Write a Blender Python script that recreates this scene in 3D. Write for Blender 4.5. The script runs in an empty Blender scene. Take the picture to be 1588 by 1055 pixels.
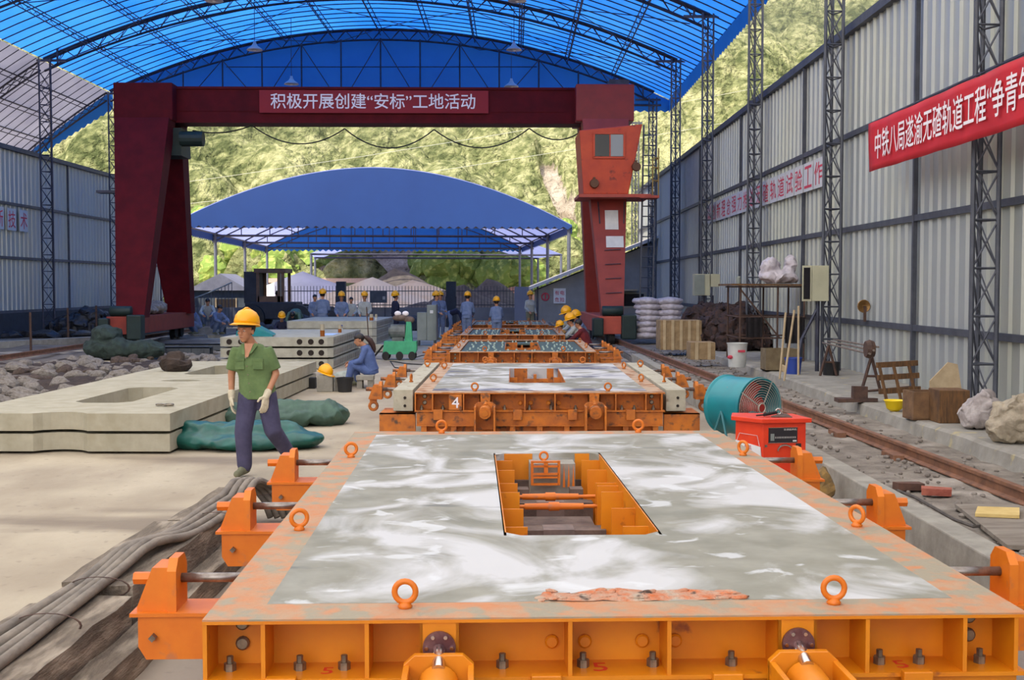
import bpy, math, random
import numpy as np
from mathutils import Vector, Matrix, noise as mnoise
random.seed(7)
C = bpy.context.scene.collection
SC = bpy.context.scene
PI = math.pi

# ---------------------------------------------------------------- camera, sky, sun, exposure
CAM_H = 1.9
F = 1850.0
PITCH = math.atan(82.5 / F)
YAW = math.atan(3.0 / F)
cam_data = bpy.data.cameras.new('camera')
cam = bpy.data.objects.new('camera', cam_data)
C.objects.link(cam)
cam.location = (0, 0, CAM_H)
cam.rotation_euler = (PI / 2 - PITCH, 0, YAW)
cam_data.sensor_width = 36.0
cam_data.lens = F / 1588.0 * 36.0
cam_data.clip_start = 0.05
cam_data.clip_end = 2000
SC.camera = cam

world = bpy.data.worlds.new('world')
SC.world = world
world.use_nodes = True
wn = world.node_tree
wn.nodes.clear()
wo = wn.nodes.new('ShaderNodeOutputWorld')
wb = wn.nodes.new('ShaderNodeBackground')
sky = wn.nodes.new('ShaderNodeTexSky')
sky.sky_type = 'NISHITA'
sky.sun_disc = False
sky.sun_elevation = math.radians(50)
sky.sun_rotation = math.radians(200)
sky.air_density = 1.0
sky.dust_density = 3.0
sky.ozone_density = 0.4
wn.links.new(sky.outputs[0], wb.inputs[0])
wb.inputs[1].default_value = 0.3
wn.links.new(wb.outputs[0], wo.inputs[0])

sun_d = bpy.data.lights.new('sun', 'SUN')
sun_d.energy = 5.0
sun_d.angle = math.radians(1.0)
sun_d.color = (1.0, 0.94, 0.82)
sun = bpy.data.objects.new('sun', sun_d)
C.objects.link(sun)
sun.location = (-20, -20, 60)
SUN_DIR = Vector((0.42, 0.50, -0.92)).normalized()      # travels to the right and away from the camera
sun.rotation_euler = SUN_DIR.to_track_quat('-Z', 'Y').to_euler()

SC.view_settings.view_transform = 'Standard'
SC.view_settings.look = 'None'
SC.view_settings.gamma = 1
SC.view_settings.exposure = 0.2
try:
    SC.view_settings.use_curve_mapping = False
except Exception:
    pass

# ---------------------------------------------------------------- helpers
_R = cam.rotation_euler.to_matrix()
def ray(px, py):
    return _R @ Vector(((px - 794.0) / F, -(py - 527.5) / F, -1.0))
def G(px, py, z=0.0):
    d = ray(px, py)
    t = (z - CAM_H) / d.z
    return Vector((d.x * t, d.y * t, z))
def AY(px, py, y):
    d = ray(px, py)
    t = y / d.y
    return Vector((d.x * t, y, CAM_H + d.z * t))

def lin(c):
    r = []
    for v in c[:3]:
        v = v / 255.0
        r.append(v / 12.92 if v <= 0.04045 else ((v + 0.055) / 1.055) ** 2.4)
    return (r[0], r[1], r[2], 1.0)

MATS = {}
def M(name, c1, c2=None, rough=0.7, metal=0.0, scale=6.0, bump=0.0, bscale=None, lo=0.35, hi=0.65, stretch=None, trans=0.0, spec=None, detail=6.0, c3=None, s3=2.0, lo3=0.55, hi3=0.65):
    if name in MATS:
        return MATS[name]
    m = bpy.data.materials.new(name)
    m.use_nodes = True
    nt = m.node_tree
    N = nt.nodes
    L = nt.links
    b = N.get('Principled BSDF')
    out = N.get('Material Output')
    b.inputs['Roughness'].default_value = rough
    b.inputs['Metallic'].default_value = metal
    if spec is not None:
        b.inputs['Specular IOR Level'].default_value = spec
    tc = N.new('ShaderNodeTexCoord')
    vec = tc.outputs['Object']
    if stretch:
        mp = N.new('ShaderNodeMapping')
        mp.inputs['Scale'].default_value = stretch
        L.new(vec, mp.inputs['Vector'])
        vec = mp.outputs[0]
    col = None
    if c2 is not None:
        nz = N.new('ShaderNodeTexNoise')
        nz.inputs['Scale'].default_value = scale
        nz.inputs['Detail'].default_value = detail
        nz.inputs['Roughness'].default_value = 0.6
        L.new(vec, nz.inputs['Vector'])
        rp = N.new('ShaderNodeValToRGB')
        rp.color_ramp.elements[0].position = lo
        rp.color_ramp.elements[0].color = lin(c1)
        rp.color_ramp.elements[1].position = hi
        rp.color_ramp.elements[1].color = lin(c2)
        L.new(nz.outputs['Fac'], rp.inputs[0])
        col = rp.outputs[0]
        if c3 is not None:
            n3 = N.new('ShaderNodeTexNoise')
            n3.inputs['Scale'].default_value = s3
            n3.inputs['Detail'].default_value = 8
            L.new(vec, n3.inputs['Vector'])
            r3 = N.new('ShaderNodeValToRGB')
            r3.color_ramp.elements[0].position = lo3
            r3.color_ramp.elements[0].color = (0, 0, 0, 1)
            r3.color_ramp.elements[1].position = hi3
            L.new(n3.outputs['Fac'], r3.inputs[0])
            mx = N.new('ShaderNodeMix')
            mx.data_type = 'RGBA'
            L.new(r3.outputs[0], mx.inputs[0])
            L.new(col, mx.inputs[6])
            mx.inputs[7].default_value = lin(c3)
            col = mx.outputs[2]
        L.new(col, b.inputs['Base Color'])
    else:
        b.inputs['Base Color'].default_value = lin(c1)
    if bump:
        nb = N.new('ShaderNodeTexNoise')
        nb.inputs['Scale'].default_value = bscale or scale * 4
        nb.inputs['Detail'].default_value = 8
        L.new(vec, nb.inputs['Vector'])
        bp = N.new('ShaderNodeBump')
        bp.inputs['Strength'].default_value = bump
        bp.inputs['Distance'].default_value = 0.02
        L.new(nb.outputs['Fac'], bp.inputs['Height'])
        L.new(bp.outputs[0], b.inputs['Normal'])
    if trans:
        tr = N.new('ShaderNodeBsdfTranslucent')
        if col is not None:
            L.new(col, tr.inputs[0])
        else:
            tr.inputs[0].default_value = lin(c1)
        mix = N.new('ShaderNodeMixShader')
        mix.inputs[0].default_value = trans
        L.new(b.outputs[0], mix.inputs[1])
        L.new(tr.outputs[0], mix.inputs[2])
        L.new(mix.outputs[0], out.inputs[0])
    MATS[name] = m
    return m

class MB:
    def __init__(s):
        s.v = []
        s.f = []
    def add(s, vs, fs):
        o = len(s.v)
        s.v += [tuple(p) for p in vs]
        s.f += [tuple(i + o for i in q) for q in fs]
        return s
    def box(s, c, d, rot=None):
        x, y, z = d[0] / 2, d[1] / 2, d[2] / 2
        vs = [Vector((a, b, e)) for a in (-x, x) for b in (-y, y) for e in (-z, z)]
        if rot is not None:
            vs = [rot @ p for p in vs]
        c = Vector(c)
        return s.add([p + c for p in vs], [(0, 1, 3, 2), (4, 6, 7, 5), (0, 4, 5, 1), (2, 3, 7, 6), (0, 2, 6, 4), (1, 5, 7, 3)])
    def b2(s, a, b):
        return s.box([(a[i] + b[i]) / 2 for i in range(3)], [abs(b[i] - a[i]) for i in range(3)])
    def bar(s, p0, p1, w, h=None, up=(0, 0, 1)):
        p0 = Vector(p0); p1 = Vector(p1)
        d = p1 - p0
        l = d.length
        if l < 1e-6:
            return s
        d.normalize()
        u = Vector(up)
        if abs(d.dot(u)) > 0.98:
            u = Vector((0, 1, 0))
        sx = d.cross(u).normalized()
        uz = sx.cross(d).normalized()
        rot = Matrix((sx, d, uz)).transposed()
        return s.box((p0 + p1) / 2, (w, l, h or w), rot)
    def tube(s, p0, p1, r0, r1=None, n=8, caps=True):
        return s.path([p0, p1], [r0, r0 if r1 is None else r1], n, caps)
    def path(s, pts, r, n=8, caps=True):
        pts = [Vector(p) for p in pts]
        rs = r if isinstance(r, (list, tuple)) else [r] * len(pts)
        vs = []
        prev = None
        for i, p in enumerate(pts):
            a = pts[max(0, i - 1)]
            b = pts[min(len(pts) - 1, i + 1)]
            d = (b - a)
            if d.length < 1e-9:
                d = Vector((0, 0, 1))
            d.normalize()
            if prev is None:
                u = Vector((0, 0, 1)) if abs(d.z) < 0.9 else Vector((1, 0, 0))
            else:
                u = prev
            sx = d.cross(u)
            if sx.length < 1e-6:
                sx = d.cross(Vector((0.3, 1, 0.2)))
            sx.normalize()
            u = sx.cross(d).normalized()
            prev = u
            for k in range(n):
                t = 2 * PI * k / n
                vs.append(p + sx * (math.cos(t) * rs[i]) + u * (math.sin(t) * rs[i]))
        fs = []
        for i in range(len(pts) - 1):
            for k in range(n):
                k2 = (k + 1) % n
                fs.append((i * n + k, i * n + k2, (i + 1) * n + k2, (i + 1) * n + k))
        if caps:
            fs.append(tuple(range(n - 1, -1, -1)))
            fs.append(tuple((len(pts) - 1) * n + k for k in range(n)))
        return s.add(vs, fs)
    def prism(s, poly, ext):
        n = len(poly)
        e = Vector(ext)
        vs = [Vector(p) for p in poly] + [Vector(p) + e for p in poly]
        fs = [tuple(range(n - 1, -1, -1)), tuple(range(n, 2 * n))]
        for i in range(n):
            j = (i + 1) % n
            fs.append((i, j, n + j, n + i))
        return s.add(vs, fs)
    def lathe(s, prof, c=(0, 0, 0), axis='z', n=24, rot=None, caps=True):
        vs = []
        for (r, h) in prof:
            for k in range(n):
                t = 2 * PI * k / n
                a, b = r * math.cos(t), r * math.sin(t)
                p = Vector((a, b, h)) if axis == 'z' else (Vector((h, a, b)) if axis == 'x' else Vector((a, h, b)))
                if rot is not None:
                    p = rot @ p
                vs.append(p + Vector(c))
        fs = []
        m = len(prof)
        for i in range(m - 1):
            for k in range(n):
                k2 = (k + 1) % n
                fs.append((i * n + k, i * n + k2, (i + 1) * n + k2, (i + 1) * n + k))
        if caps and prof[0][0] > 1e-4:
            fs.append(tuple(range(n - 1, -1, -1)))
        if caps and prof[-1][0] > 1e-4:
            fs.append(tuple((m - 1) * n + k for k in range(n)))
        return s.add(vs, fs)
    def ball(s, c, r, n=12, m=8, rot=None):
        if not isinstance(r, (list, tuple)):
            r = (r, r, r)
        vs = []
        for i in range(m + 1):
            ph = -PI / 2 + PI * i / m
            for k in range(n):
                t = 2 * PI * k / n
                p = Vector((r[0] * math.cos(ph) * math.cos(t), r[1] * math.cos(ph) * math.sin(t), r[2] * math.sin(ph)))
                if rot is not None:
                    p = rot @ p
                vs.append(p + Vector(c))
        fs = []
        for i in range(m):
            for k in range(n):
                k2 = (k + 1) % n
                fs.append((i * n + k, i * n + k2, (i + 1) * n + k2, (i + 1) * n + k))
        return s.add(vs, fs)
    def torus(s, c, R, r, axis='y', n=24, m=8, arc=2 * PI, a0=0.0, rot=None):
        pts = []
        closed = arc > 2 * PI - 1e-3
        cnt = n + (0 if closed else 1)
        vs = []
        for i in range(cnt):
            t = a0 + arc * i / n
            for k in range(m):
                q = 2 * PI * k / m
                rr = R + r * math.cos(q)
                a, b, h = rr * math.cos(t), rr * math.sin(t), r * math.sin(q)
                p = Vector((a, b, h)) if axis == 'z' else (Vector((h, a, b)) if axis == 'x' else Vector((a, h, b)))
                if rot is not None:
                    p = rot @ p
                vs.append(p + Vector(c))
        fs = []
        for i in range(n):
            i2 = (i + 1) % cnt
            for k in range(m):
                k2 = (k + 1) % m
                fs.append((i * m + k, i * m + k2, i2 * m + k2, i2 * m + k))
        return s.add(vs, fs)
    def rough(s, amt, seed=0, scale=1.5):
        o = Vector((seed * 3.1, seed * 1.7, seed * 0.9))
        nv = []
        for p in s.v:
            q = Vector(p)
            d = mnoise.noise_vector(q * scale + o)
            nv.append(tuple(q + d * amt))
        s.v = nv
        return s
    def mesh(s, name, mat=None, smooth=False):
        me = bpy.data.meshes.new(name)
        me.from_pydata(s.v, [], s.f)
        me.validate()
        me.update()
        if mat:
            me.materials.append(mat)
        if smooth:
            me.polygons.foreach_set('use_smooth', [True] * len(me.polygons))
        return me
    def build(s, name, mat, parent=None, smooth=False, bevel=0.0, loc=None, rot=None, auto=False):
        me = s.mesh(name, mat, smooth or auto)
        o = bpy.data.objects.new(name, me)
        C.objects.link(o)
        if parent is not None:
            o.parent = parent
        if loc is not None:
            o.location = loc
        if rot is not None:
            o.rotation_euler = rot
        if bevel:
            b = o.modifiers.new('bevel', 'BEVEL')
            b.width = bevel
            b.segments = 2
            b.limit_method = 'ANGLE'
        if auto:
            try:
                me.set_sharp_from_angle(angle=math.radians(35))
            except Exception:
                pass
        return o

def tag(o, label, cat, group=None, kind=None):
    o['label'] = label
    o['category'] = cat
    if group:
        o['group'] = group
    if kind:
        o['kind'] = kind
    return o
def thing(name, label, cat, loc=(0, 0, 0), rz=0.0, group=None):
    o = bpy.data.objects.new(name, None)
    C.objects.link(o)
    o.empty_display_size = 0.2
    o.location = loc
    o.rotation_euler = (0, 0, rz)
    return tag(o, label, cat, group)
def struct(o):
    o['kind'] = 'structure'
    return o
def copy_tree(o, parent=None):
    c = o.copy()
    C.objects.link(c)
    c.parent = parent
    for ch in list(o.children):
        copy_tree(ch, c)
    return c

def text_mesh(txt, h, depth=0.004, width=None, squeeze=None):
    """letters as MB in the XY plane, x from 0, height h"""
    cu = bpy.data.curves.new('txt', 'FONT')
    cu.body = txt
    cu.size = 1.0
    cu.extrude = 0.0
    cu.resolution_u = 2
    cu.offset = 0.007
    o = bpy.data.objects.new('txt', cu)
    C.objects.link(o)
    dg = bpy.context.evaluated_depsgraph_get()
    me = bpy.data.meshes.new_from_object(o.evaluated_get(dg))
    vs = [v.co.copy() for v in me.vertices]
    fs = [tuple(p.vertices) for p in me.polygons]
    bpy.data.objects.remove(o)
    bpy.data.curves.remove(cu)
    bpy.data.meshes.remove(me)
    x0 = min(v.x for v in vs); x1 = max(v.x for v in vs)
    y0 = min(v.y for v in vs); y1 = max(v.y for v in vs)
    sy = h / (y1 - y0)
    sx = (width / (x1 - x0)) if width else sy
    mb = MB()
    mb.add([Vector(((v.x - x0) * sx, (v.y - y0) * sy, 0)) for v in vs], fs)
    return mb
def place_text(mb, org, ux, uy):
    org = Vector(org); ux = Vector(ux).normalized(); uy = Vector(uy).normalized()
    mb.v = [tuple(org + ux * p[0] + uy * p[1]) for p in mb.v]
    return mb
def bake(parts, voxel, smooth=2, name='body', mat=None):
    """fuse overlapping pieces into one continuous surface"""
    mb = MB()
    for p in parts:
        mb.add(p.v, p.f)
    me = mb.mesh(name)
    o = bpy.data.objects.new(name, me)
    C.objects.link(o)
    r = o.modifiers.new('r', 'REMESH')
    r.mode = 'VOXEL'
    r.voxel_size = voxel
    r.use_smooth_shade = True
    if smooth:
        sm = o.modifiers.new('s', 'SMOOTH')
        sm.factor = 0.5
        sm.iterations = smooth
    dg = bpy.context.evaluated_depsgraph_get()
    out = bpy.data.meshes.new_from_object(o.evaluated_get(dg))
    bpy.data.objects.remove(o)
    out.materials.clear()
    if mat:
        out.materials.append(mat)
    out.polygons.foreach_set('use_smooth', [True] * len(out.polygons))
    return out
def obj(name, me, parent=None, loc=None):
    o = bpy.data.objects.new(name, me)
    C.objects.link(o)
    if parent is not None:
        o.parent = parent
    if loc is not None:
        o.location = loc
    return o

# ---------------------------------------------------------------- materials
ORANGE = M('orange_paint', (222, 136, 10), (208, 118, 10), rough=0.42, scale=3, c3=(150, 78, 30), s3=9, lo3=0.66, hi3=0.74)
ORANGE2 = M('orange_paint_side', (222, 120, 20), (208, 104, 14), rough=0.45, scale=5, c3=(190, 110, 60), s3=14, lo3=0.62, hi3=0.72)
OLDORANGE = M('worn_orange_paint', (206, 116, 26), (168, 92, 32), rough=0.6, scale=6, c3=(90, 62, 44), s3=11, lo3=0.55, hi3=0.68)
RIM = M('scraped_rim', (190, 124, 80), (174, 142, 112), rough=0.75, scale=9, stretch=(1, 1, 1), c3=(152, 140, 118), s3=8, lo3=0.47, hi3=0.58, bump=0.25)
RIMOLD = M('scraped_rim_old', (190, 152, 120), (170, 150, 130), rough=0.8, scale=7, c3=(150, 100, 60), s3=5, lo3=0.5, hi3=0.6)
STEEL = M('bare_steel', (120, 108, 100), (160, 152, 145), rough=0.35, metal=0.8, scale=20)
BOLT = M('bolt_steel', (110, 100, 88), (150, 138, 120), rough=0.4, metal=0.7, scale=30)
CHROME = M('chrome', (210, 205, 200), rough=0.2, metal=1.0)
FLANGE = M('flange_steel', (96, 60, 64), (130, 96, 96), rough=0.4, metal=0.6, scale=20)
RUSTBEAM = M('dusty_brown_steel', (84, 68, 62), (116, 98, 88), rough=0.8, scale=8, bump=0.2)
CONC = M('light_concrete', (176, 168, 148), (160, 152, 130), rough=0.9, scale=4, c3=(160, 150, 126), s3=3, lo3=0.6, hi3=0.75, bump=0.15)
CONCD = M('dull_concrete', (160, 154, 142), (136, 130, 120), rough=0.9, scale=5, bump=0.3)
HOLE = M('dark_hole', (40, 30, 26), rough=0.9)
DKSTEEL = M('dark_blue_steel', (64, 66, 84), (48, 48, 62), rough=0.55, scale=5, metal=0.2)
GYSTEEL = M('grey_blue_steel', (86, 88, 98), (70, 72, 82), rough=0.55, scale=5, metal=0.2)
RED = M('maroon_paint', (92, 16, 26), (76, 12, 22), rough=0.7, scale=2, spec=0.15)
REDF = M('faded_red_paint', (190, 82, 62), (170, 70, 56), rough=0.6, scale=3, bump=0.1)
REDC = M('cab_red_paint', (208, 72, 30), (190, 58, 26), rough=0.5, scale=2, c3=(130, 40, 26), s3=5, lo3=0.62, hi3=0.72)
BANNER = M('banner_red', (198, 22, 36), (180, 16, 32), rough=0.7, scale=1.5)
BANNERD = M('banner_dark_red', (136, 12, 30), rough=0.7)
WHITE = M('white_letter', (236, 228, 232), rough=0.7)
REDTXT = M('red_letter', (196, 60, 80), rough=0.7)
PAPER = M('white_paper', (226, 224, 222), (212, 210, 210), rough=0.8, scale=5)
BLACK = M('black_rubber', (26, 25, 27), (40, 38, 38), rough=0.7, scale=6)
TEAL = M('teal_paint', (16, 132, 140), (24, 118, 128), rough=0.35, scale=3)
WELD = M('welder_orange_red', (232, 64, 22), (218, 52, 20), rough=0.45, scale=4)
YEL = M('yellow_plastic', (250, 176, 0), (240, 164, 4), rough=0.3, scale=3)
YELB = M('yellow_bowl', (244, 208, 10), rough=0.35)
SKIN = M('skin', (190, 134, 100), (174, 118, 86), rough=0.55, scale=12)
HAIR = M('black_hair', (24, 18, 18), (36, 26, 24), rough=0.5, scale=30)
HAIRB = M('brown_hair', (66, 34, 26), (44, 24, 22), rough=0.5, scale=30)
GLOVE = M('cotton_glove', (214, 202, 176), (196, 182, 156), rough=0.95, scale=40, bump=0.3)
SHIRTG = M('green_shirt', (106, 128, 80), (88, 110, 68), rough=0.9, scale=9, bump=0.3, bscale=14)
PANTS = M('blue_grey_trousers', (78, 74, 102), (60, 56, 82), rough=0.9, scale=7, bump=0.35, bscale=12)
BLUEW = M('blue_workwear', (90, 108, 158), (70, 88, 136), rough=0.9, scale=8, bump=0.3, bscale=14)
BLUEP = M('pale_blue_workwear', (118, 130, 156), (94, 108, 138), rough=0.9, scale=8)
NAVY = M('navy_shirt', (36, 36, 62), (28, 28, 46), rough=0.9, scale=8)
GREYS = M('pale_grey_shirt', (176, 176, 168), (156, 156, 150), rough=0.9, scale=8)
MAROONS = M('dark_red_shirt', (110, 26, 30), (84, 20, 26), rough=0.9, scale=8)
SHOE = M('canvas_shoe', (122, 122, 96), (96, 94, 74), rough=0.9, scale=15)
WOOD = M('old_wood', (152, 118, 80), (110, 82, 54), rough=0.85, scale=4, stretch=(1, 6, 1))
WOODD = M('dark_old_wood', (120, 84, 48), (80, 56, 36), rough=0.85, scale=5, stretch=(6, 1, 1), bump=0.3)
WOODP = M('pale_plywood', (186, 164, 132), (168, 146, 114), rough=0.85, scale=5)
DUSTWOOD = M('dusty_timber', (128, 114, 98), (96, 84, 72), rough=0.95, scale=5, stretch=(4, 0.8, 4), c3=(160, 146, 128), s3=3, lo3=0.5, hi3=0.65, bump=0.6)
CABLE = M('dusty_cable', (142, 130, 116), (112, 102, 92), rough=0.8, scale=8, stretch=(1, 0.6, 1), bump=0.3)
ROCK = M('pale_rubble_rock', (140, 132, 124), (108, 98, 90), rough=0.95, scale=5, bump=0.6)
EARTH = M('dark_earth', (70, 56, 48), (48, 38, 34), rough=1.0, scale=6, bump=0.7)
SACK = M('white_sack', (208, 198, 204), (176, 166, 172), rough=0.7, scale=6, bump=0.4)
TARP = M('teal_green_tarpaulin', (16, 92, 82), (10, 70, 62), rough=0.4, scale=5, bump=0.35, bscale=9)
TARPG = M('grey_green_tarpaulin', (74, 102, 86), (56, 80, 70), rough=0.6, scale=5, bump=0.35, bscale=9)
DKBLUEGREY = M('dark_slate', (48, 52, 60), (38, 40, 48), rough=0.8, scale=4)
GREYWALL = M('grey_rendered_wall', (150, 146, 142), (132, 129, 127), rough=0.95, scale=1.2, bump=0.1)
CABINET = M('cream_cabinet', (190, 186, 158), (176, 172, 146), rough=0.5, scale=2)
CABG = M('grey_cabinet', (136, 142, 136), (120, 126, 122), rough=0.5, scale=2)
GREENM = M('green_machine', (66, 168, 122), (52, 146, 106), rough=0.5, scale=4)
BUCKW = M('white_bucket_plastic', (200, 200, 196), (180, 180, 178), rough=0.5, scale=4)
BUCKB = M('blue_bucket_plastic', (40, 66, 150), rough=0.5)
GLASSD = M('dark_glass', (30, 26, 30), rough=0.15)
GLASSL = M('dusty_glass', (150, 150, 146), rough=0.3)
RAILM = M('rusty_rail', (150, 104, 76), (112, 78, 60), rough=0.6, scale=7, metal=0.2)
BRICK = M('red_brick', (168, 96, 76), (140, 72, 58), rough=0.95, scale=7, bump=0.5)
REBAR = M('rusty_rebar', (92, 66, 54), (70, 52, 46), rough=0.8, scale=12)
MOULDG = M('green_grey_formply', (72, 92, 86), (56, 72, 68), rough=0.5, scale=5)
WATERG = M('pale_plastic_sheet', (150, 158, 150), (170, 176, 168), rough=0.5, scale=8, bump=0.5)
TEA = M('amber_tea', (140, 76, 24), rough=0.2)
JAR = M('clear_jar', (170, 160, 140), rough=0.15)
# ---------------------------------------------------------------- special materials
def floor_mat():
    m = bpy.data.materials.new('floor_concrete')
    m.use_nodes = True
    nt = m.node_tree; N = nt.nodes; L = nt.links
    b = N.get('Principled BSDF')
    tc = N.new('ShaderNodeTexCoord')
    def noise(scale, detail, st=(1, 1, 1)):
        mp = N.new('ShaderNodeMapping'); mp.inputs['Scale'].default_value = st
        L.new(tc.outputs['Object'], mp.inputs['Vector'])
        n = N.new('ShaderNodeTexNoise'); n.inputs['Scale'].default_value = scale; n.inputs['Detail'].default_value = detail
        L.new(mp.outputs[0], n.inputs['Vector'])
        return n.outputs['Fac']
    def ramp(f, a, ca, bb, cb):
        r = N.new('ShaderNodeValToRGB')
        r.color_ramp.elements[0].position = a; r.color_ramp.elements[0].color = ca
        r.color_ramp.elements[1].position = bb; r.color_ramp.elements[1].color = cb
        L.new(f, r.inputs[0]); return r.outputs[0]
    def mix(f, a, c):
        x = N.new('ShaderNodeMix'); x.data_type = 'RGBA'
        L.new(f, x.inputs[0]); L.new(a, x.inputs[6])
        if isinstance(c, tuple): x.inputs[7].default_value = c
        else: L.new(c, x.inputs[7])
        return x.outputs[2]
    col = ramp(noise(1.2, 8, (1, 0.6, 1)), 0.35, lin((158, 143, 122)), 0.68, lin((184, 170, 147)))
    k = (0, 0, 0, 1); w = (1, 1, 1, 1)
    col = mix(ramp(noise(0.55, 5, (0.35, 1.3, 1)), 0.56, k, 0.66, (0.75, 0.75, 0.75, 1)), col, lin((116, 101, 87)))
    col = mix(ramp(noise(9, 6), 0.62, k, 0.7, (0.4, 0.4, 0.4, 1)), col, lin((120, 108, 96)))
    # the work area under and between the moulds is darker, most at the near end
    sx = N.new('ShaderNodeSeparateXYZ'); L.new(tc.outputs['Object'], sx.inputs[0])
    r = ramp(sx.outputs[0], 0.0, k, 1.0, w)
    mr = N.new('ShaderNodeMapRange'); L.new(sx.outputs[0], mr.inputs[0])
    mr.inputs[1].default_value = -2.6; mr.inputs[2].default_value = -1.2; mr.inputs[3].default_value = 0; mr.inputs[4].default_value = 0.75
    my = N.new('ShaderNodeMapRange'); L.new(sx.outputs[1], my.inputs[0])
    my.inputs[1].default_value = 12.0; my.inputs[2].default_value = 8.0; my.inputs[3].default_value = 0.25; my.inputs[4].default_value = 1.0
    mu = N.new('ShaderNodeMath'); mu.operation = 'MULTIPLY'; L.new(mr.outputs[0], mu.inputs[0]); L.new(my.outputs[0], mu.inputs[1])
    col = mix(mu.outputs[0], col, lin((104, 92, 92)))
    L.new(col, b.inputs['Base Color'])
    b.inputs['Roughness'].default_value = 0.85
    bp = N.new('ShaderNodeBump'); bp.inputs['Strength'].default_value = 0.25; bp.inputs['Distance'].default_value = 0.02
    L.new(noise(14, 8), bp.inputs['Height']); L.new(bp.outputs[0], b.inputs['Normal'])
    return m
def slab_mat(name='fresh_concrete', dark=False):
    m = bpy.data.materials.new(name)
    m.use_nodes = True
    nt = m.node_tree; N = nt.nodes; L = nt.links
    b = N.get('Principled BSDF')
    tc = N.new('ShaderNodeTexCoord')
    def noise(scale, detail, st, dist=0.0, off=(0, 0, 0)):
        mp = N.new('ShaderNodeMapping'); mp.inputs['Scale'].default_value = st; mp.inputs['Location'].default_value = off
        L.new(tc.outputs['Object'], mp.inputs['Vector'])
        n = N.new('ShaderNodeTexNoise'); n.inputs['Scale'].default_value = scale; n.inputs['Detail'].default_value = detail
        n.inputs['Distortion'].default_value = dist
        L.new(mp.outputs[0], n.inputs['Vector'])
        return n.outputs['Fac']
    def ramp(f, a, ca, bb, cb):
        r = N.new('ShaderNodeValToRGB')
        r.color_ramp.elements[0].position = a; r.color_ramp.elements[0].color = ca
        r.color_ramp.elements[1].position = bb; r.color_ramp.elements[1].color = cb
        L.new(f, r.inputs[0]); return r.outputs[0]
    def mix(f, a, c):
        x = N.new('ShaderNodeMix'); x.data_type = 'RGBA'
        L.new(f, x.inputs[0]); L.new(a, x.inputs[6]); x.inputs[7].default_value = c
        return x.outputs[2]
    k = (0, 0, 0, 1)
    col = ramp(noise(5, 8, (1, 1, 1)), 0.3, lin((126, 122, 106)), 0.7, lin((150, 146, 132)))
    col = mix(ramp(noise(2.8, 5, (0.9, 0.8, 1), 0.8), 0.52, k, 0.7, (0.5, 0.5, 0.5, 1)), col, lin((106, 106, 92)))
    if dark:
        col = mix(ramp(noise(0.9, 5, (0.35, 1.4, 1), 0.3, (2.2, 0, 0)), 0.56, k, 0.62, (0.9, 0.9, 0.9, 1)), col, lin((86, 84, 104)))
    col = mix(ramp(noise(1.5, 9, (1.0, 0.8, 1), 1.0, (0.4, 0.2, 0)), 0.47, k, 0.60, (0.85, 0.85, 0.85, 1)), col, lin((202, 200, 200)))
    col = mix(ramp(noise(5.0, 8, (0.7, 0.8, 1), 0.9, (5, 1, 0)), 0.60, k, 0.66, (0.7, 0.7, 0.7, 1)), col, lin((208, 208, 208)))
    col = mix(ramp(noise(3.4, 7, (0.4, 1.6, 1), 0.2, (1, 7, 0)), 0.68, k, 0.73, (0.8, 0.8, 0.8, 1)), col, lin((104, 104, 98)))
    L.new(col, b.inputs['Base Color'])
    b.inputs['Roughness'].default_value = 0.6
    bp = N.new('ShaderNodeBump'); bp.inputs['Strength'].default_value = 0.3; bp.inputs['Distance'].default_value = 0.01
    L.new(noise(6, 9, (0.5, 1.2, 1), 0.5), bp.inputs['Height']); L.new(bp.outputs[0], b.inputs['Normal'])
    return m
FLOORM = floor_mat()
FRESH = slab_mat()
FRESH2 = slab_mat('fresh_concrete_streaked', True)
GRAVEL = M('dusty_gravel', (140, 130, 118), (108, 98, 88), rough=0.95, scale=5, c3=(164, 154, 142), s3=2, lo3=0.5, hi3=0.68, bump=1.0, bscale=26)
DIRT = M('fine_grey_dirt', (128, 118, 106), (104, 92, 80), rough=0.95, scale=1.6, c3=(84, 74, 64), s3=0.9, lo3=0.56, hi3=0.7, bump=0.6, bscale=20)
LEDGE = M('pale_ledge_concrete', (158, 152, 142), (134, 128, 118), rough=0.9, scale=3, c3=(170, 156, 120), s3=5, lo3=0.62, hi3=0.7, bump=0.6, bscale=9)
SHEET = M('galvanised_wall_sheet', (170, 173, 174), (164, 167, 170), rough=0.36, metal=0.25, scale=0.6, stretch=(1, 1.0, 0.5), c3=(182, 182, 166), s3=0.4, lo3=0.45, hi3=0.8)
BLUER = M('blue_roof_sheet', (54, 134, 226), (34, 114, 218), rough=0.5, scale=0.35, trans=0.62, stretch=(1, 0.6, 1))
BLUEG = M('blue_gable_sheet', (34, 112, 200), (28, 104, 192), rough=0.5, scale=0.5, trans=0.35)
WHITER = M('white_translucent_sheet', (240, 240, 238), rough=0.5, trans=0.75)
GREYR = M('grey_translucent_sheet', (150, 150, 168), (128, 128, 148), rough=0.5, scale=0.5, trans=0.35)
WROOF = M('white_cement_roof', (226, 214, 204), (206, 192, 182), rough=0.9, scale=2)
SAND = M('pale_sand', (232, 204, 160), (214, 184, 140), rough=1.0, scale=0.8, c3=(226, 206, 170), s3=0.3, lo3=0.45, hi3=0.6, bump=0.3)
GREYMOUND = M('grey_gravel_mound', (96, 88, 80), (70, 64, 60), rough=1.0, scale=2, bump=0.6)
OUTG = M('outdoor_dirt', (182, 164, 138), (156, 138, 112), rough=1.0, scale=0.4)

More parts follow.
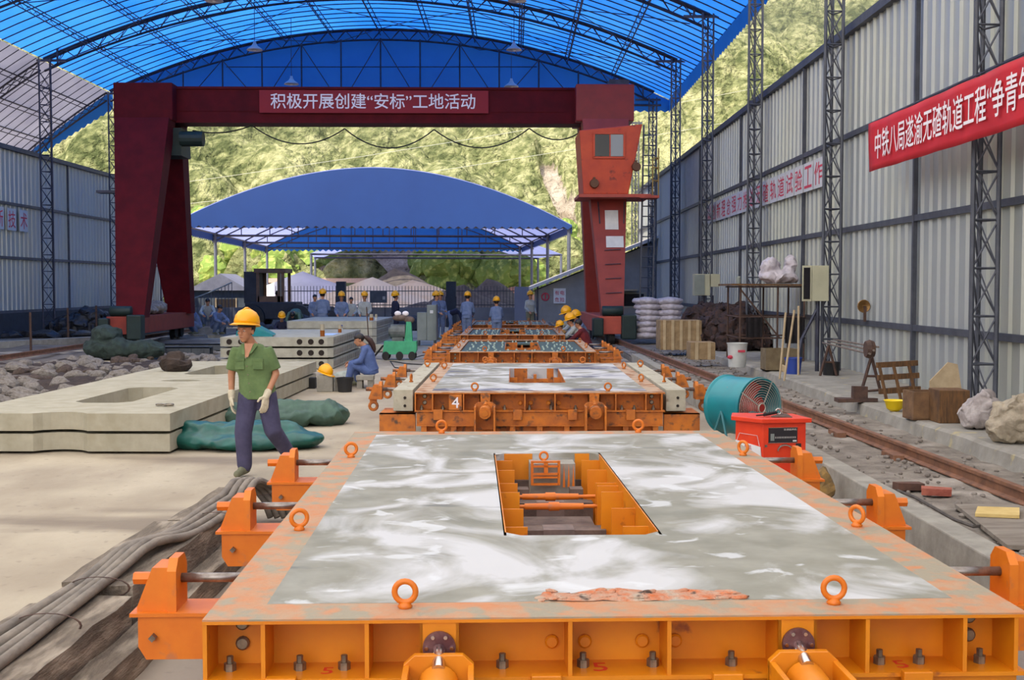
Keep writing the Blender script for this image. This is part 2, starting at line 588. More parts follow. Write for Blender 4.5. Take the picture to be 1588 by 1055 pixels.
# ---------------------------------------------------------------- ground
def plane_grid(x0, x1, y0, y1, z, nx, ny, amp=0.0, sc=1.0, seed=0):
    mb = MB()
    vs = []
    for j in range(ny + 1):
        for i in range(nx + 1):
            x = x0 + (x1 - x0) * i / nx; y = y0 + (y1 - y0) * j / ny
            dz = amp * mnoise.fractal((Vector((x * sc, y * sc, seed * 3.3))), 1.0, 2.0, 5) if amp else 0
            vs.append((x, y, z + dz))
    fs = [(j * (nx + 1) + i, j * (nx + 1) + i + 1, (j + 1) * (nx + 1) + i + 1, (j + 1) * (nx + 1) + i) for j in range(ny) for i in range(nx)]
    return mb.add(vs, fs)
struct(plane_grid(-18.3, 2.95, -14, 56, 0, 40, 140).build('floor', FLOORM))
struct(plane_grid(-400, 400, -60, 700, -0.06, 4, 4).build('ground_outdoors', OUTG))
struct(plane_grid(3.0, 4.9, -2, 56, 0.13, 30, 500, 0.022, 3.0).build('floor_gravel', GRAVEL, smooth=True))
struct(MB().b2((3.0, -2, -0.05), (3.1, 54, 0.1)).build('floor_gravel_bed', GRAVEL))
struct(plane_grid(-18.2, -7.2, 17.5, 54, 0.02, 60, 150, 0.10, 0.6, 4).build('floor_earth', DIRT, smooth=True))
# kerb beam running beside the mould pit
kb = MB()
kb.prism([(2.86, -2, -0.02), (3.07, -2, -0.02), (3.07, -2, 0.27), (2.87, -2, 0.27)], (0.0, 31.0, 0))
kb.rough(0.012, 3, 2.0)
tag(kb.build('kerb_beam', CONCD, bevel=0.012), 'long grey concrete kerb beam between the orange moulds and the gravel strip', 'kerb')
# raised ledge below the right wall
lg = MB()
n = 90
poly_l = []
for i in range(n + 1):
    y = -2 + 58 * i / n
    e = 4.86 - 0.0030 * y + 0.05 * mnoise.noise(Vector((y * 1.3, 0, 0))) + 0.04 * mnoise.noise(Vector((y * 4.1, 5, 0)))
    poly_l.append((e, y))
vs = []
for (e, y) in poly_l:
    vs += [(e - 0.06, y, 0.0), (e, y, 0.27), (e + 0.05, y, 0.30), (6.55, y, 0.30)]
fs = []
for i in range(n):
    for k in range(3):
        a = i * 4 + k
        fs.append((a, a + 1, a + 5, a + 4))
lg.add(vs, fs)
struct(lg.build('floor_ledge', LEDGE))

# ---------------------------------------------------------------- walls
def corr_wall(name, x, y0, y1, z0, z1, sgn, mat, pitch=0.38, yaw=0.0, posts=(), girts=(), label=None):
    root = bpy.data.objects.new(name, None)
    C.objects.link(root)
    root.location = (x, 0, 0)
    root.rotation_euler = (0, 0, yaw)
    struct(root)
    vs = []; y = y0
    pr = [(0, 0), (0.0, pitch * 0.78), (0.045, pitch * 0.84), (0.045, pitch * 0.93)]
    prof = []
    while y < y1:
        for (dx, dy) in pr:
            prof.append((-sgn * dx, y + dy))
        y += pitch
    vs = []
    for (dx, yy) in prof:
        vs += [(dx, yy, z0), (dx, yy, z1)]
    fs = [(2 * i, 2 * i + 2, 2 * i + 3, 2 * i + 1) for i in range(len(prof) - 1)]
    sh = MB().add(vs, fs).build('wall_sheet', mat, root)
    s2 = sh.modifiers.new('solid', 'SOLIDIFY'); s2.thickness = 0.004
    for z in girts:
        MB().b2((-sgn * 0.10, y0, z - 0.05), (-sgn * 0.04, y1, z + 0.05)).build('girt', GYSTEEL, root)
    for yy in posts:
        MB().b2((-sgn * 0.11, yy - 0.035, z0), (-sgn * 0.04, yy + 0.035, z1)).build('post', GYSTEEL, root)
    MB().b2((-sgn * 0.14, y0, z1 - 0.02), (sgn * 0.12, y1, z1 + 0.14)).build('cap_rail', GYSTEEL, root)
    return root
COLY = [15.5 + 7.4 * k for k in range(7)]
corr_wall('wall_right', 6.5, -14, 62, 0.28, 6.75, 1, SHEET, posts=[y + 3.7 for y in COLY[:6]] + [11.8, 4.4], girts=(1.24, 3.0, 4.8))
corr_wall('wall_left', -18.25, -14, 62, 0.95, 6.85, -1, SHEET, posts=[y + 3.7 for y in COLY[:6]], girts=(1.0, 2.95, 4.9))
struct(MB().b2((-18.4, -14, 0), (-18.15, 62, 0.95)).build('wall_left_plinth', DKBLUEGREY))

def lattice(h, w=0.34, seg=0.62, r=0.032):
    """triangular lattice column, local base at z=0; two chords towards the hall, one behind"""
    P = [(-w / 2, -w * 0.45), (w / 2, -w * 0.35), (w * 0.12, w * 0.5)]
    mbs = []
    for (x, y) in P:
        mbs.append(MB().tube((x, y, 0), (x, y, h), r, n=6))
    br = MB()
    n = int(h / seg)
    for i in range(n):
        z0 = i * seg; z1 = z0 + seg
        for a in range(3):
            b = (a + 1) % 3
            p, q = P[a], P[b]
            br.tube((p[0], p[1], z0), (q[0], q[1], z0), r * 0.45, n=4)
            br.tube((p[0], p[1], z0), (q[0], q[1], z1), r * 0.42, n=4)
            if a == 0:
                br.tube((q[0], q[1], z0), (p[0], p[1], z1), r * 0.42, n=4)
    return mbs, br
def roofz(x):
    return 13.1 - 2.7 * ((x + 5.8) / 11.9) ** 2
colR = ['lattice steel column nearest the camera on the right, crossed by the red banner',
        'lattice steel column holding the cream open meter box on the right',
        'lattice steel column behind the scaffold rack on the right',
        'lattice steel column behind the dark heap and carrying the twin cream cabinet',
        'lattice steel column behind the stack of white sacks, fifth along the right wall',
        'lattice steel column just right of the gantry leg, sixth along the right wall',
        'farthest lattice steel column of the right row, beside the gantry leg']
proto = None
for i, y in enumerate(COLY):
    t = thing('lattice_column', colR[i], 'column', (6.05, y, 0.28 if y < 50 else 0), 0, 'lattice columns along the right wall')
    ch, br = lattice(10.15)
    if proto is None:
        proto = [c.mesh('chord', GYSTEEL) for c in ch] + [br.mesh('bracing', GYSTEEL)]
        proto.append(MB().b2((-0.75, -0.05, 10.02), (0.35, 0.05, 10.1)).b2((-0.45, -0.03, 10.1), (-0.39, 0.03, 10.75)).mesh('head_bracket', GYSTEEL))
    for k in range(3):
        obj('chord', proto[k], t)
    obj('bracing', proto[3], t)
    obj('head_bracket', proto[4], t)
colL = {44.9: 'lattice steel column nearest the camera on the left wall, beside the white character panels',
        52.5: 'lattice steel column just left of the maroon gantry leg',
        59.9: 'lattice steel column glimpsed between the two left gantry legs'}
for y in (44.9, 52.5, 59.9):
    t = thing('lattice_column', colL[y], 'column', (-17.45, y, 0), 0, 'lattice columns along the left wall')
    ch, br = lattice(10.4, w=0.42)
    for c in ch:
        c.build('chord', DKSTEEL, t)
    br.build('bracing', DKSTEEL, t)
    MB().b2((-0.35, -0.05, 10.3), (0.75, 0.05, 10.38)).b2((0.39, -0.03, 10.38), (0.45, 0.03, 11.0)).build('head_bracket', DKSTEEL, t)

# ---------------------------------------------------------------- big arched roof
roof = bpy.data.objects.new('ceiling', None)
C.objects.link(roof); struct(roof)
XS = [-17.7 + 24.5 * i / 56 for i in range(57)]
def vault(y0, y1, mat, name, xs=XS, zf=roofz, dz=0.06):
    vs = []
    for x in xs:
        vs += [(x, y0, zf(x) + dz), (x, y1, zf(x) + dz)]
    fs = [(2 * i, 2 * i + 2, 2 * i + 3, 2 * i + 1) for i in range(len(xs) - 1)]
    o = MB().add(vs, fs).build(name, mat, roof, smooth=True)
    return o
vault(29.8, 52.8, BLUER, 'blue_roof_sheet')
vault(-14, 29.8, WHITER, 'unseen_diffuser_sheet')  # unseen near roof, made white and translucent to give soft light below
# eave drop on the right, scalloped
def scallop(p0, p1, drop, pitch, amp, mat, name, parent, zf=None):
    p0 = Vector(p0); p1 = Vector(p1)
    n = max(2, int((p1 - p0).length / (pitch / 2)))
    vs = []
    for i in range(n + 1):
        p = p0.lerp(p1, i / n)
        top = zf(p.x) if zf else p.z
        vs += [(p.x, p.y, top), (p.x, p.y, p.z - drop - (amp if i % 2 else 0))]
    fs = [(2 * i, 2 * i + 2, 2 * i + 3, 2 * i + 1) for i in range(n)]
    return MB().add(vs, fs).build(name, mat, parent)
vs = [(6.8, 29.8, roofz(6.8) + .06), (6.8, 52.8, roofz(6.8) + .06)]
scallop((6.8, 29.8, roofz(6.8) + .06), (6.8, 52.8, roofz(6.8) + .06), 0.55, 0.5, 0.08, BLUEG, 'eave_sheet', roof)
scallop((-17.4, 52.7, 9.75), (6.8, 52.7, 9.75), 0.12, 0.36, 0.09, BLUEG, 'gable_sheet', roof, zf=roofz)
def chordz(x, d):
    return roofz(x) - d
def arch_truss(y, xa=-17.6, xb=6.1, dep=0.46, r=0.045, n=30, mat=DKSTEEL, zf=roofz, w=0.22):
    mb = MB()
    xs = [xa + (xb - xa) * i / n for i in range(n + 1)]
    top1 = [Vector((x, y - w / 2, zf(x) - 0.02)) for x in xs]
    top2 = [Vector((x, y + w / 2, zf(x) - 0.02)) for x in xs]
    bot = [Vector((x, y, zf(x) - dep)) for x in xs]
    mb.path(top1, r, 4); mb.path(top2, r, 4); mb.path(bot, r, 4)
    for i in range(n):
        m = (bot[i] + bot[i + 1]) / 2
        for tp in (top1, top2):
            mb.tube(tp[i], m, r * 0.4, n=3, caps=False)
            mb.tube(m, tp[i + 1], r * 0.4, n=3, caps=False)
    return mb
for y in (15.5, 22.9, 30.3, 37.7, 45.1, 52.4):
    arch_truss(y).build('arch_truss', DKSTEEL, roof)
PX = [-15.9, -13.9, -11.9, -9.9, -7.9, -5.8, -3.7, -1.7, 0.3, 2.3, 4.3]
for x in PX:
    mb = MB()
    z = roofz(x)
    n = 34
    y0, y1 = 29.9, 52.4
    mb.tube((x - 0.09, y0, z - 0.04), (x - 0.09, y1, z - 0.04), 0.022, n=4)
    mb.tube((x + 0.09, y0, z - 0.04), (x + 0.09, y1, z - 0.04), 0.022, n=4)
    mb.tube((x, y0, z - 0.26), (x, y1, z - 0.26), 0.022, n=4)
    for i in range(n):
        a = y0 + (y1 - y0) * i / n; b = y0 + (y1 - y0) * (i + 1) / n
        mb.tube((x, a, z - 0.26), (x + 0.09, (a + b) / 2, z - 0.04), 0.01, n=3, caps=False)
        mb.tube((x, b, z - 0.26), (x - 0.09, (a + b) / 2, z - 0.04), 0.01, n=3, caps=False)
    mb.build('lattice_purlin', DKSTEEL, roof)
y = 30.7
while y < 52.3:
    mb = MB()
    mb.path([(x, y, roofz(x) + 0.03) for x in XS[::2]], 0.022, 4)
    mb.build('sheet_batten', DKSTEEL, roof)
    y += 0.78
# long wind-bracing rods under the sheets and the gable frame
br = MB()
for (xa, ya, xb, yb) in ((-15.5, 37.7, -7.8, 45.1), (-7.8, 37.7, -15.5, 45.1), (-1.5, 37.7, 5.5, 45.1), (5.5, 37.7, -1.5, 45.1), (-15.5, 45.1, -7.8, 52.4), (-7.8, 45.1, -15.5, 52.4), (-7.8, 45.1, -1.5, 52.4), (-1.5, 45.1, -7.8, 52.4), (-1.5, 45.1, 5.5, 52.4), (5.5, 45.1, -1.5, 52.4)):
    br.path([(xa + (xb - xa) * k / 8, ya + (yb - ya) * k / 8, roofz(xa + (xb - xa) * k / 8) - 0.55) for k in range(9)], 0.016, 4)
br.build('wind_bracing', DKSTEEL, roof)
gf = MB()
gx = [-5.8 + 1.72 * k for k in range(-6, 7)]
for i, x in enumerate(gx):
    gf.tube((x, 52.35, 9.75), (x, 52.35, roofz(x) - 0.4), 0.035, n=4)
for i in range(len(gx) - 1):
    a, b = gx[i], gx[i + 1]
    if i % 2 == 0:
        gf.tube((a, 52.3, roofz(a) - 0.45), (b, 52.3, 9.8), 0.02, n=4)
    else:
        gf.tube((a, 52.3, 9.8), (b, 52.3, roofz(b) - 0.45), 0.02, n=4)
gf.tube((-12.5, 52.3, 11.45), (1.0, 52.3, 11.45), 0.022, n=4)
gf.tube((-17.4, 52.3, 9.8), (6.4, 52.3, 9.8), 0.05, n=4)
gf.build('gable_frame', DKSTEEL, roof)
# grey lean-to strip that hangs outside the left columns
LX = [-17.75 - 3.5 * i / 8 for i in range(9)]
def lz(x):
    t = (-17.75 - x) / 3.5
    return 10.42 - 2.2 * t - 0.35 * t * t
vault(22, 52.8, GREYR, 'grey_side_sheet', LX, lz, 0.0)
scallop((-21.25, 52.75, 7.6), (-17.6, 52.75, 9.85), 0.1, 0.32, 0.09, BLUEG, 'side_gable_sheet', roof, zf=lambda x: lz(x) + 0.02)
for y in (30.3, 37.7, 45.1, 52.4):
    mb = MB()
    for d in (0.05, 0.4):
        mb.path([(x, y, lz(x) - d) for x in LX], 0.04, 4)
    for i in range(8):
        mb.tube((LX[i], y, lz(LX[i]) - 0.05), (LX[i + 1], y, lz(LX[i + 1]) - 0.4), 0.018, n=3)
        mb.tube((LX[i], y, lz(LX[i]) - 0.4), (LX[i + 1], y, lz(LX[i + 1]) - 0.05), 0.018, n=3)
    mb.build('side_rafter', DKSTEEL, roof)
y = 30.7
while y < 52.5:
    MB().path([(x, y, lz(x) - 0.01) for x in LX], 0.02, 4).build('sheet_batten', DKSTEEL, roof)
    y += 0.78
for x in (-18.6, -19.6, -20.6):
    MB().tube((x, 29.9, lz(x) - 0.06), (x, 52.5, lz(x) - 0.06), 0.03, n=4).tube((x, 29.9, lz(x) - 0.25), (x, 52.5, lz(x) - 0.25), 0.02, n=4).build('lattice_purlin', DKSTEEL, roof)

# pendant lamps
LAMPM = M('lamp_enamel', (176, 170, 176), rough=0.4)
for (px, py, yy, lb) in ((395, 78, 45.1, 'pendant lamp hanging under the roof left of the middle, above the banner beam'),
                     (452, 131, 49.0, 'pendant lamp hanging low in front of the gable at the left'),
                     (797, 78, 45.1, 'pendant lamp hanging under the roof right of the middle'),
                     (793, 135, 49.0, 'pendant lamp hanging low in front of the gable at the right'),
                     (332, 2, 38.5, 'pendant lamp cut by the top edge, left of the middle'),
                     (802, 2, 38.5, 'pendant lamp cut by the top edge, right of the middle')):
    p = AY(px, py, yy)
    t = thing('pendant_lamp', lb, 'lamp', p, 0, 'pendant lamps under the blue roof')
    MB().lathe([(0.30, 0.0), (0.26, 0.06), (0.12, 0.16), (0.06, 0.26), (0.05, 0.34)], n=16).build('lamp_shade', LAMPM, t, smooth=True)
    MB().ball((0, 0, 0.03), 0.07, 8, 6).build('bulb', WHITE, t, smooth=True)
    MB().tube((0, 0, 0.3), (0, 0, roofz(p.x) - p.z - 0.1), 0.012, n=4).build('cord', DKSTEEL, t)

# ---------------------------------------------------------------- gantry crane
gy = 40.0
g = thing('gantry_crane', 'maroon gantry crane spanning the hall with a red cab on its right leg', 'crane', (-4.6, gy, 0), math.radians(1.2))
def tapered(top, bot, st, sb):
    """box column: centres and (x,y) sizes"""
    vs = []
    for (c, s) in ((bot, sb), (top, st)):
        for (a, b) in ((-1, -1), (1, -1), (1, 1), (-1, 1)):
            vs.append((c[0] + a * s[0] / 2, c[1] + b * s[1] / 2, c[2]))
    return MB().add(vs, [(3, 2, 1, 0), (4, 5, 6, 7), (0, 1, 5, 4), (1, 2, 6, 5), (2, 3, 7, 6), (3, 0, 4, 7)])
MB().b2((-7.9, -0.45, 7.32), (6.9, 0.45, 8.4)).b2((-7.9, -0.5, 8.38), (6.9, 0.5, 8.46)).b2((-7.9, -0.5, 7.28), (6.9, 0.5, 7.34)).b2((-7.0, -0.47, 7.66), (6.2, -0.43, 7.70)).build('bridge_girder', RED, g)
XL, XR = -7.42, 7.55
for (x, s) in ((XL, -1), (XR, 1)):  # left reds darker, right reds lighter: shade and light painted into the colours
    wtop = 1.75
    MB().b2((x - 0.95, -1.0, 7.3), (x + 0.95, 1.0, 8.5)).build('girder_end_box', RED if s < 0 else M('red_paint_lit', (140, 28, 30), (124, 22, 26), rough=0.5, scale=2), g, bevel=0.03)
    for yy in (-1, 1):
        tapered((x, yy * 0.75, 7.35), (x + (0.15 if s < 0 else 0.05), yy * 2.9, 0.95), (wtop if s < 0 else 1.5, 0.85), (0.85 if s < 0 else 0.66, 0.6)).build('leg', RED if s < 0 else M('leg_red_lit', (156, 58, 48), (138, 48, 42), rough=0.6, scale=2), g)
    MB().b2((x - 0.42, -3.7, 0.45), (x + 0.42, 3.7, 1.0)).build('end_truck', M('truck_red_shaded', (140, 46, 32), (122, 38, 28), rough=0.6, scale=3) if s < 0 else REDF, g, bevel=0.02)
    for yy in (-3.3, -2.5, 2.5, 3.3):
        MB().lathe([(0.0, -0.1), (0.30, -0.1), (0.30, -0.05), (0.24, -0.05), (0.24, 0.08), (0.0, 0.08)], c=(x, yy, 0.33), axis='x', n=20).build('wheel', BLACK, g)
    mt = MB().b2((x - 0.62, -3.9, 0.4), (x - 0.3, -3.35, 0.95)).build('drive_motor', M('motor_green', (26, 46, 44), (20, 38, 36), rough=0.6, scale=5), g, bevel=0.04)
    MB().b2((x + 0.25, -3.95, 0.3), (x + 0.7, -3.5, 1.05)).build('drive_motor', M('motor_green', (0, 0, 0)), g, bevel=0.04)
    MB().lathe([(0, -0.32), (0.14, -0.32), (0.16, -0.3), (0.16, 0.3), (0.14, 0.32), (0, 0.32)], c=(x + 0.0, -3.6, 1.16), axis='x', n=14).build('motor_drum', M('motor_green', (0, 0, 0)), g, smooth=True)
# cab on the right near leg
cx = 7.55
cabp = [(cx - 0.98, -1.95, 6.75), (cx + 0.98, -1.95, 6.95), (cx + 0.70, -1.95, 5.55), (cx + 0.55, -1.95, 4.78), (cx - 0.85, -1.95, 4.78)]
cab = MB().prism([(a, -2.9, c) for (a, b, c) in cabp], (0, 1.9, 0)).build('cab', REDC, g, bevel=0.03)
MB().b2((cx - 0.50, -2.93, 5.95), (cx - 0.05, -2.89, 6.62)).build('cab_window', GLASSD, cab)
MB().b2((cx - 0.02, -2.93, 5.95), (cx + 0.38, -2.89, 6.62)).build('cab_window', GLASSL, cab)
MB().b2((cx - 0.56, -2.95, 5.88), (cx + 0.44, -2.90, 5.94)).b2((cx - 0.56, -2.95, 6.63), (cx + 0.44, -2.90, 6.69)).b2((cx - 0.56, -2.95, 5.9), (cx - 0.50, -2.90, 6.66)).b2((cx + 0.38, -2.95, 5.9), (cx + 0.44, -2.90, 6.66)).b2((cx - 0.05, -2.94, 5.94), (cx - 0.01, -2.9, 6.63)).build('window_frame', REDC, cab)
for (dx, dz) in ((-0.52, 5.1), (0.78, 5.62)):
    MB().lathe([(0, -0.1), (0.13, -0.1), (0.15, 0), (0.06, 0.08), (0, 0.08)], c=(cx + dx, -3.0, dz), axis='y', n=12).b2((cx + dx - 0.03, -3.0, dz), (cx + dx + 0.03, -2.9, dz + 0.2)).build('floodlight', M('lamp_brass', (90, 60, 44), rough=0.4, metal=0.5), cab)
MB().b2((cx - 1.0, -3.0, 4.68), (cx + 1.25, -1.0, 4.78)).b2((cx + 0.9, -3.0, 4.66), (cx + 1.5, -2.2, 4.74)).build('cab_platform', REDF, g)
rl = MB()
for (x, y) in ((1.3, -2.95), (1.48, -2.95), (1.48, -2.25)):
    rl.tube((cx + x, y, 4.7), (cx + x, y, 5.9 + 0.3 * (x > 1.4)), 0.025, n=5)
for z in (5.2, 5.6, 5.9):
    rl.tube((cx + 1.3, -2.95, z), (cx + 1.48, -2.95, z), 0.02, n=5).tube((cx + 1.48, -2.95, z), (cx + 1.48, -2.25, z), 0.02, n=5)
rl.build('handrail', M('rail_yellowish', (150, 120, 60), rough=0.6), g)
# ladder beside the leg
ld = MB()
for dx in (0.0, 0.4):
    ld.tube((cx + 0.95 + dx, -2.6, 0.3), (cx + 1.1 + dx, -2.3, 7.0), 0.03, n=5)
for k in range(20):
    z = 0.6 + k * 0.32
    q = (z - 0.3) / 6.7
    ld.tube((cx + 0.95 + 0.15 * q, -2.6 + 0.3 * q, z), (cx + 1.35 + 0.15 * q, -2.6 + 0.3 * q, z), 0.018, n=4)
ld.build('ladder', GYSTEEL, g)
MB().b2((cx + 0.2, -0.4, 8.5), (cx + 0.85, 0.3, 8.75)).build('junction_box', DKSTEEL, g)
bdp = [(cx + 0.02, 3.72, 4.02, 0.48, 0.62), (cx + 0.1, 3.1, 3.1, 0.6, 0.36)]
def on_leg(x, z):      # near face of the right near leg
    q = (7.35 - z) / 6.4
    return -(0.75 + 2.15 * q) - (0.85 - 0.25 * q) / 2
for (dx, z, w, h) in ((0.1, 4.02, 0.42, 0.62), (0.18, 3.32, 0.55, 0.36)):
    ya = on_leg(0, z - h / 2) - 0.02; yb = on_leg(0, z + h / 2) - 0.02
    nb = MB().prism([(cx + dx - w / 2, ya, z - h / 2), (cx + dx + w / 2, ya, z - h / 2), (cx + dx + w / 2, yb, z + h / 2), (cx + dx - w / 2, yb, z + h / 2)], (0, 0.02, 0)).build('notice_board', PAPER, g)
    if h < 0.5:
        for k in range(3):
            tm = place_text(text_mesh('安全生产' if k == 0 else '注意安全严禁', 0.06), (cx + dx - 0.2, on_leg(0, z + 0.08 - 0.1 * k) - 0.04, z + 0.06 - 0.1 * k), (1, 0, 0), (0, 0, 1))
            if k == 9:
                tm.build('lettering', REDTXT, nb)
# ribs on the right leg
for dx in (-0.42, 0.42):
    MB().bar((cx + dx * 0.9 + 0.1, on_leg(0, 3.9) - 0.02, 3.9), (cx + dx + 0.1, on_leg(0, 4.6) - 0.02, 4.6), 0.03).build('cable_clip', DKSTEEL, g)
for k in range(4):
    z = 1.7 + k * 0.45
    MB().bar((cx - 0.25 + 0.1, on_leg(0, z) - 0.03, z), (cx + 0.25 + 0.1, on_leg(0, z) - 0.03, z + 0.03), 0.02).build('step_bar', DKSTEEL, g)
# banner on the girder
bn = thing('girder_banner', 'dark red banner with white characters hung along the gantry girder', 'banner', (-4.6, gy, 0), math.radians(1.2))
MB().b2((-3.75, -0.56, 7.60), (3.75, -0.54, 8.34)).build('banner_cloth', BANNERD, bn)
place_text(text_mesh('积极开展创建“安标”工地活动', 0.52, width=6.7), (-3.38, -0.575, 7.72), (1, 0, 0), (0, 0, 1)).build('lettering', WHITE, bn)
# hoist motor on left inside and festoon cable
hm = MB().b2((-6.95, -0.6, 6.2), (-6.3, 0.6, 7.1)).lathe([(0, 0), (0.25, 0), (0.25, 0.75), (0, 0.75)], c=(-6.35, -0.5, 6.75), axis='x', n=14).build('hoist_motor', M('motor_green', (0, 0, 0)), g)
fc = MB()
pts = [(-6.0, 7.05), (-4.05, 7.22), (-1.0, 7.12), (1.95, 7.10), (5.1, 7.15), (6.9, 7.1)]
for i in range(len(pts) - 1):
    a, b = pts[i], pts[i + 1]
    sag = [0.15, 0.55, 0.62, 0.62, 0.35][i]
    fc.path([(a[0] + (b[0] - a[0]) * k / 14, -0.3, a[1] + (b[1] - a[1]) * k / 14 - sag * (1 - (2 * k / 14 - 1) ** 2)) for k in range(15)], 0.022, 5)
fc.build('festoon_cable', BLACK, g)
# left leg stripes: small ladder platform
MB().b2((XL - 1.35, -1.6, 4.9), (XL - 0.3, -1.1, 4.98)).build('step_plate', DKSTEEL, g)

# crane rails
def rail(x0, y0, x1, y1, z, mat, label):
    mb = MB()
    d = Vector((x1 - x0, y1 - y0, 0)); 
    prof = [(-0.055, 0), (0.055, 0), (0.055, 0.012), (0.012, 0.03), (0.012, 0.09), (0.034, 0.1), (0.034, 0.13), (-0.034, 0.13), (-0.034, 0.1), (-0.012, 0.09), (-0.012, 0.03), (-0.055, 0.012)]
    mb.prism([(x0 + a, y0, z + b) for a, b in prof], d)
    return tag(mb.build('crane_rail', mat), label, 'rail')
rail(4.52, -2, 2.72, 53, 0.14, RAILM, 'rusty crane rail running along the gravel strip on the right')
rail(-12.15, 17, -12.9, 53, 0.12, RAILM, 'crane rail along the dark left side of the hall')
# ---------------------------------------------------------------- steel moulds
def hexnut(mb, c, r, h):
    return mb.lathe([(r, 0), (r, h), (r * 0.55, h), (r * 0.55, h * 1.9)], c=c, axis='z', n=6)
def eye_bolt_mesh(R=0.036, r=0.0105):
    return MB().torus((0, 0, R + r + 0.012), R, r, axis='y', n=20, m=8).lathe([(0.022, 0), (0.026, 0.01), (0.014, 0.025)], n=10)
EYE = eye_bolt_mesh().mesh('eye_bolt', ORANGE2, True)
EYEOLD = eye_bolt_mesh().mesh('eye_bolt', OLDORANGE, True)
_b = MB(); hexnut(_b, (0, 0, 0), 0.021, 0.026); BOLTME = _b.mesh('bolt', BOLT)
_b = MB().lathe([(0.024, 0), (0.024, 0.012), (0.018, 0.018), (0.0, 0.018)], axis='y', n=12)
_b.v = [(x, -y, z) for x, y, z in _b.v]; _b.f = [tuple(reversed(q)) for q in _b.f]
RIVME = _b.mesh('web_bolt', BOLT); RIVOR = _b.mesh('web_bolt', ORANGE)

def side_bracket_meshes(mat):
    """left hand bracket: mould side at x=0, bracket reaches to x=-0.44; z=0 is the rim top"""
    shelf = MB().b2((-0.43, -0.11, -0.172), (0.0, 0.11, -0.158))
    shelf.prism([(-0.40, -0.10, -0.172), (0.0, -0.10, -0.172), (0.0, -0.10, -0.34), (-0.37, -0.10, -0.34), (-0.40, -0.10, -0.29)], (0, 0.20, 0))
    body = MB().prism([(-0.41, -0.075, -0.158), (-0.41, -0.075, -0.142), (-0.35, -0.075, 0.012), (-0.285, -0.075, 0.012), (-0.285, -0.075, -0.158)], (0, 0.15, 0))
    plate = MB().prism([(-0.29, -0.09, -0.158), (-0.29, 0.09, -0.158), (-0.29, 0.09, 0.0), (-0.29, 0.05, 0.045), (-0.29, -0.05, 0.045), (-0.29, -0.09, 0.0)], (0.035, 0, 0))
    screw = MB().tube((-0.26, 0, -0.045), (0.02, 0, -0.045), 0.019, n=12)
    hexb = MB().tube((-0.44, 0, -0.045), (-0.34, 0, -0.045), 0.025, n=6).tube((-0.345, 0, -0.045), (-0.325, 0, -0.045), 0.034, n=12)
    lug = MB().tube((-0.34, -0.101, -0.25), (-0.34, -0.13, -0.25), 0.015, n=4)
    return dict(side_bracket=shelf.mesh('side_bracket', mat), wedge=body.mesh('wedge', mat), bracket_plate=plate.mesh('bracket_plate', mat), screw_shaft=screw.mesh('screw_shaft', STEEL, True), hex_bolt=hexb.mesh('hex_bolt', mat), lug=lug.mesh('lug', STEEL))
BRK = {ORANGE2.name: side_bracket_meshes(ORANGE2), OLDORANGE.name: side_bracket_meshes(OLDORANGE)}
W2 = 1.38
L0 = 5.10
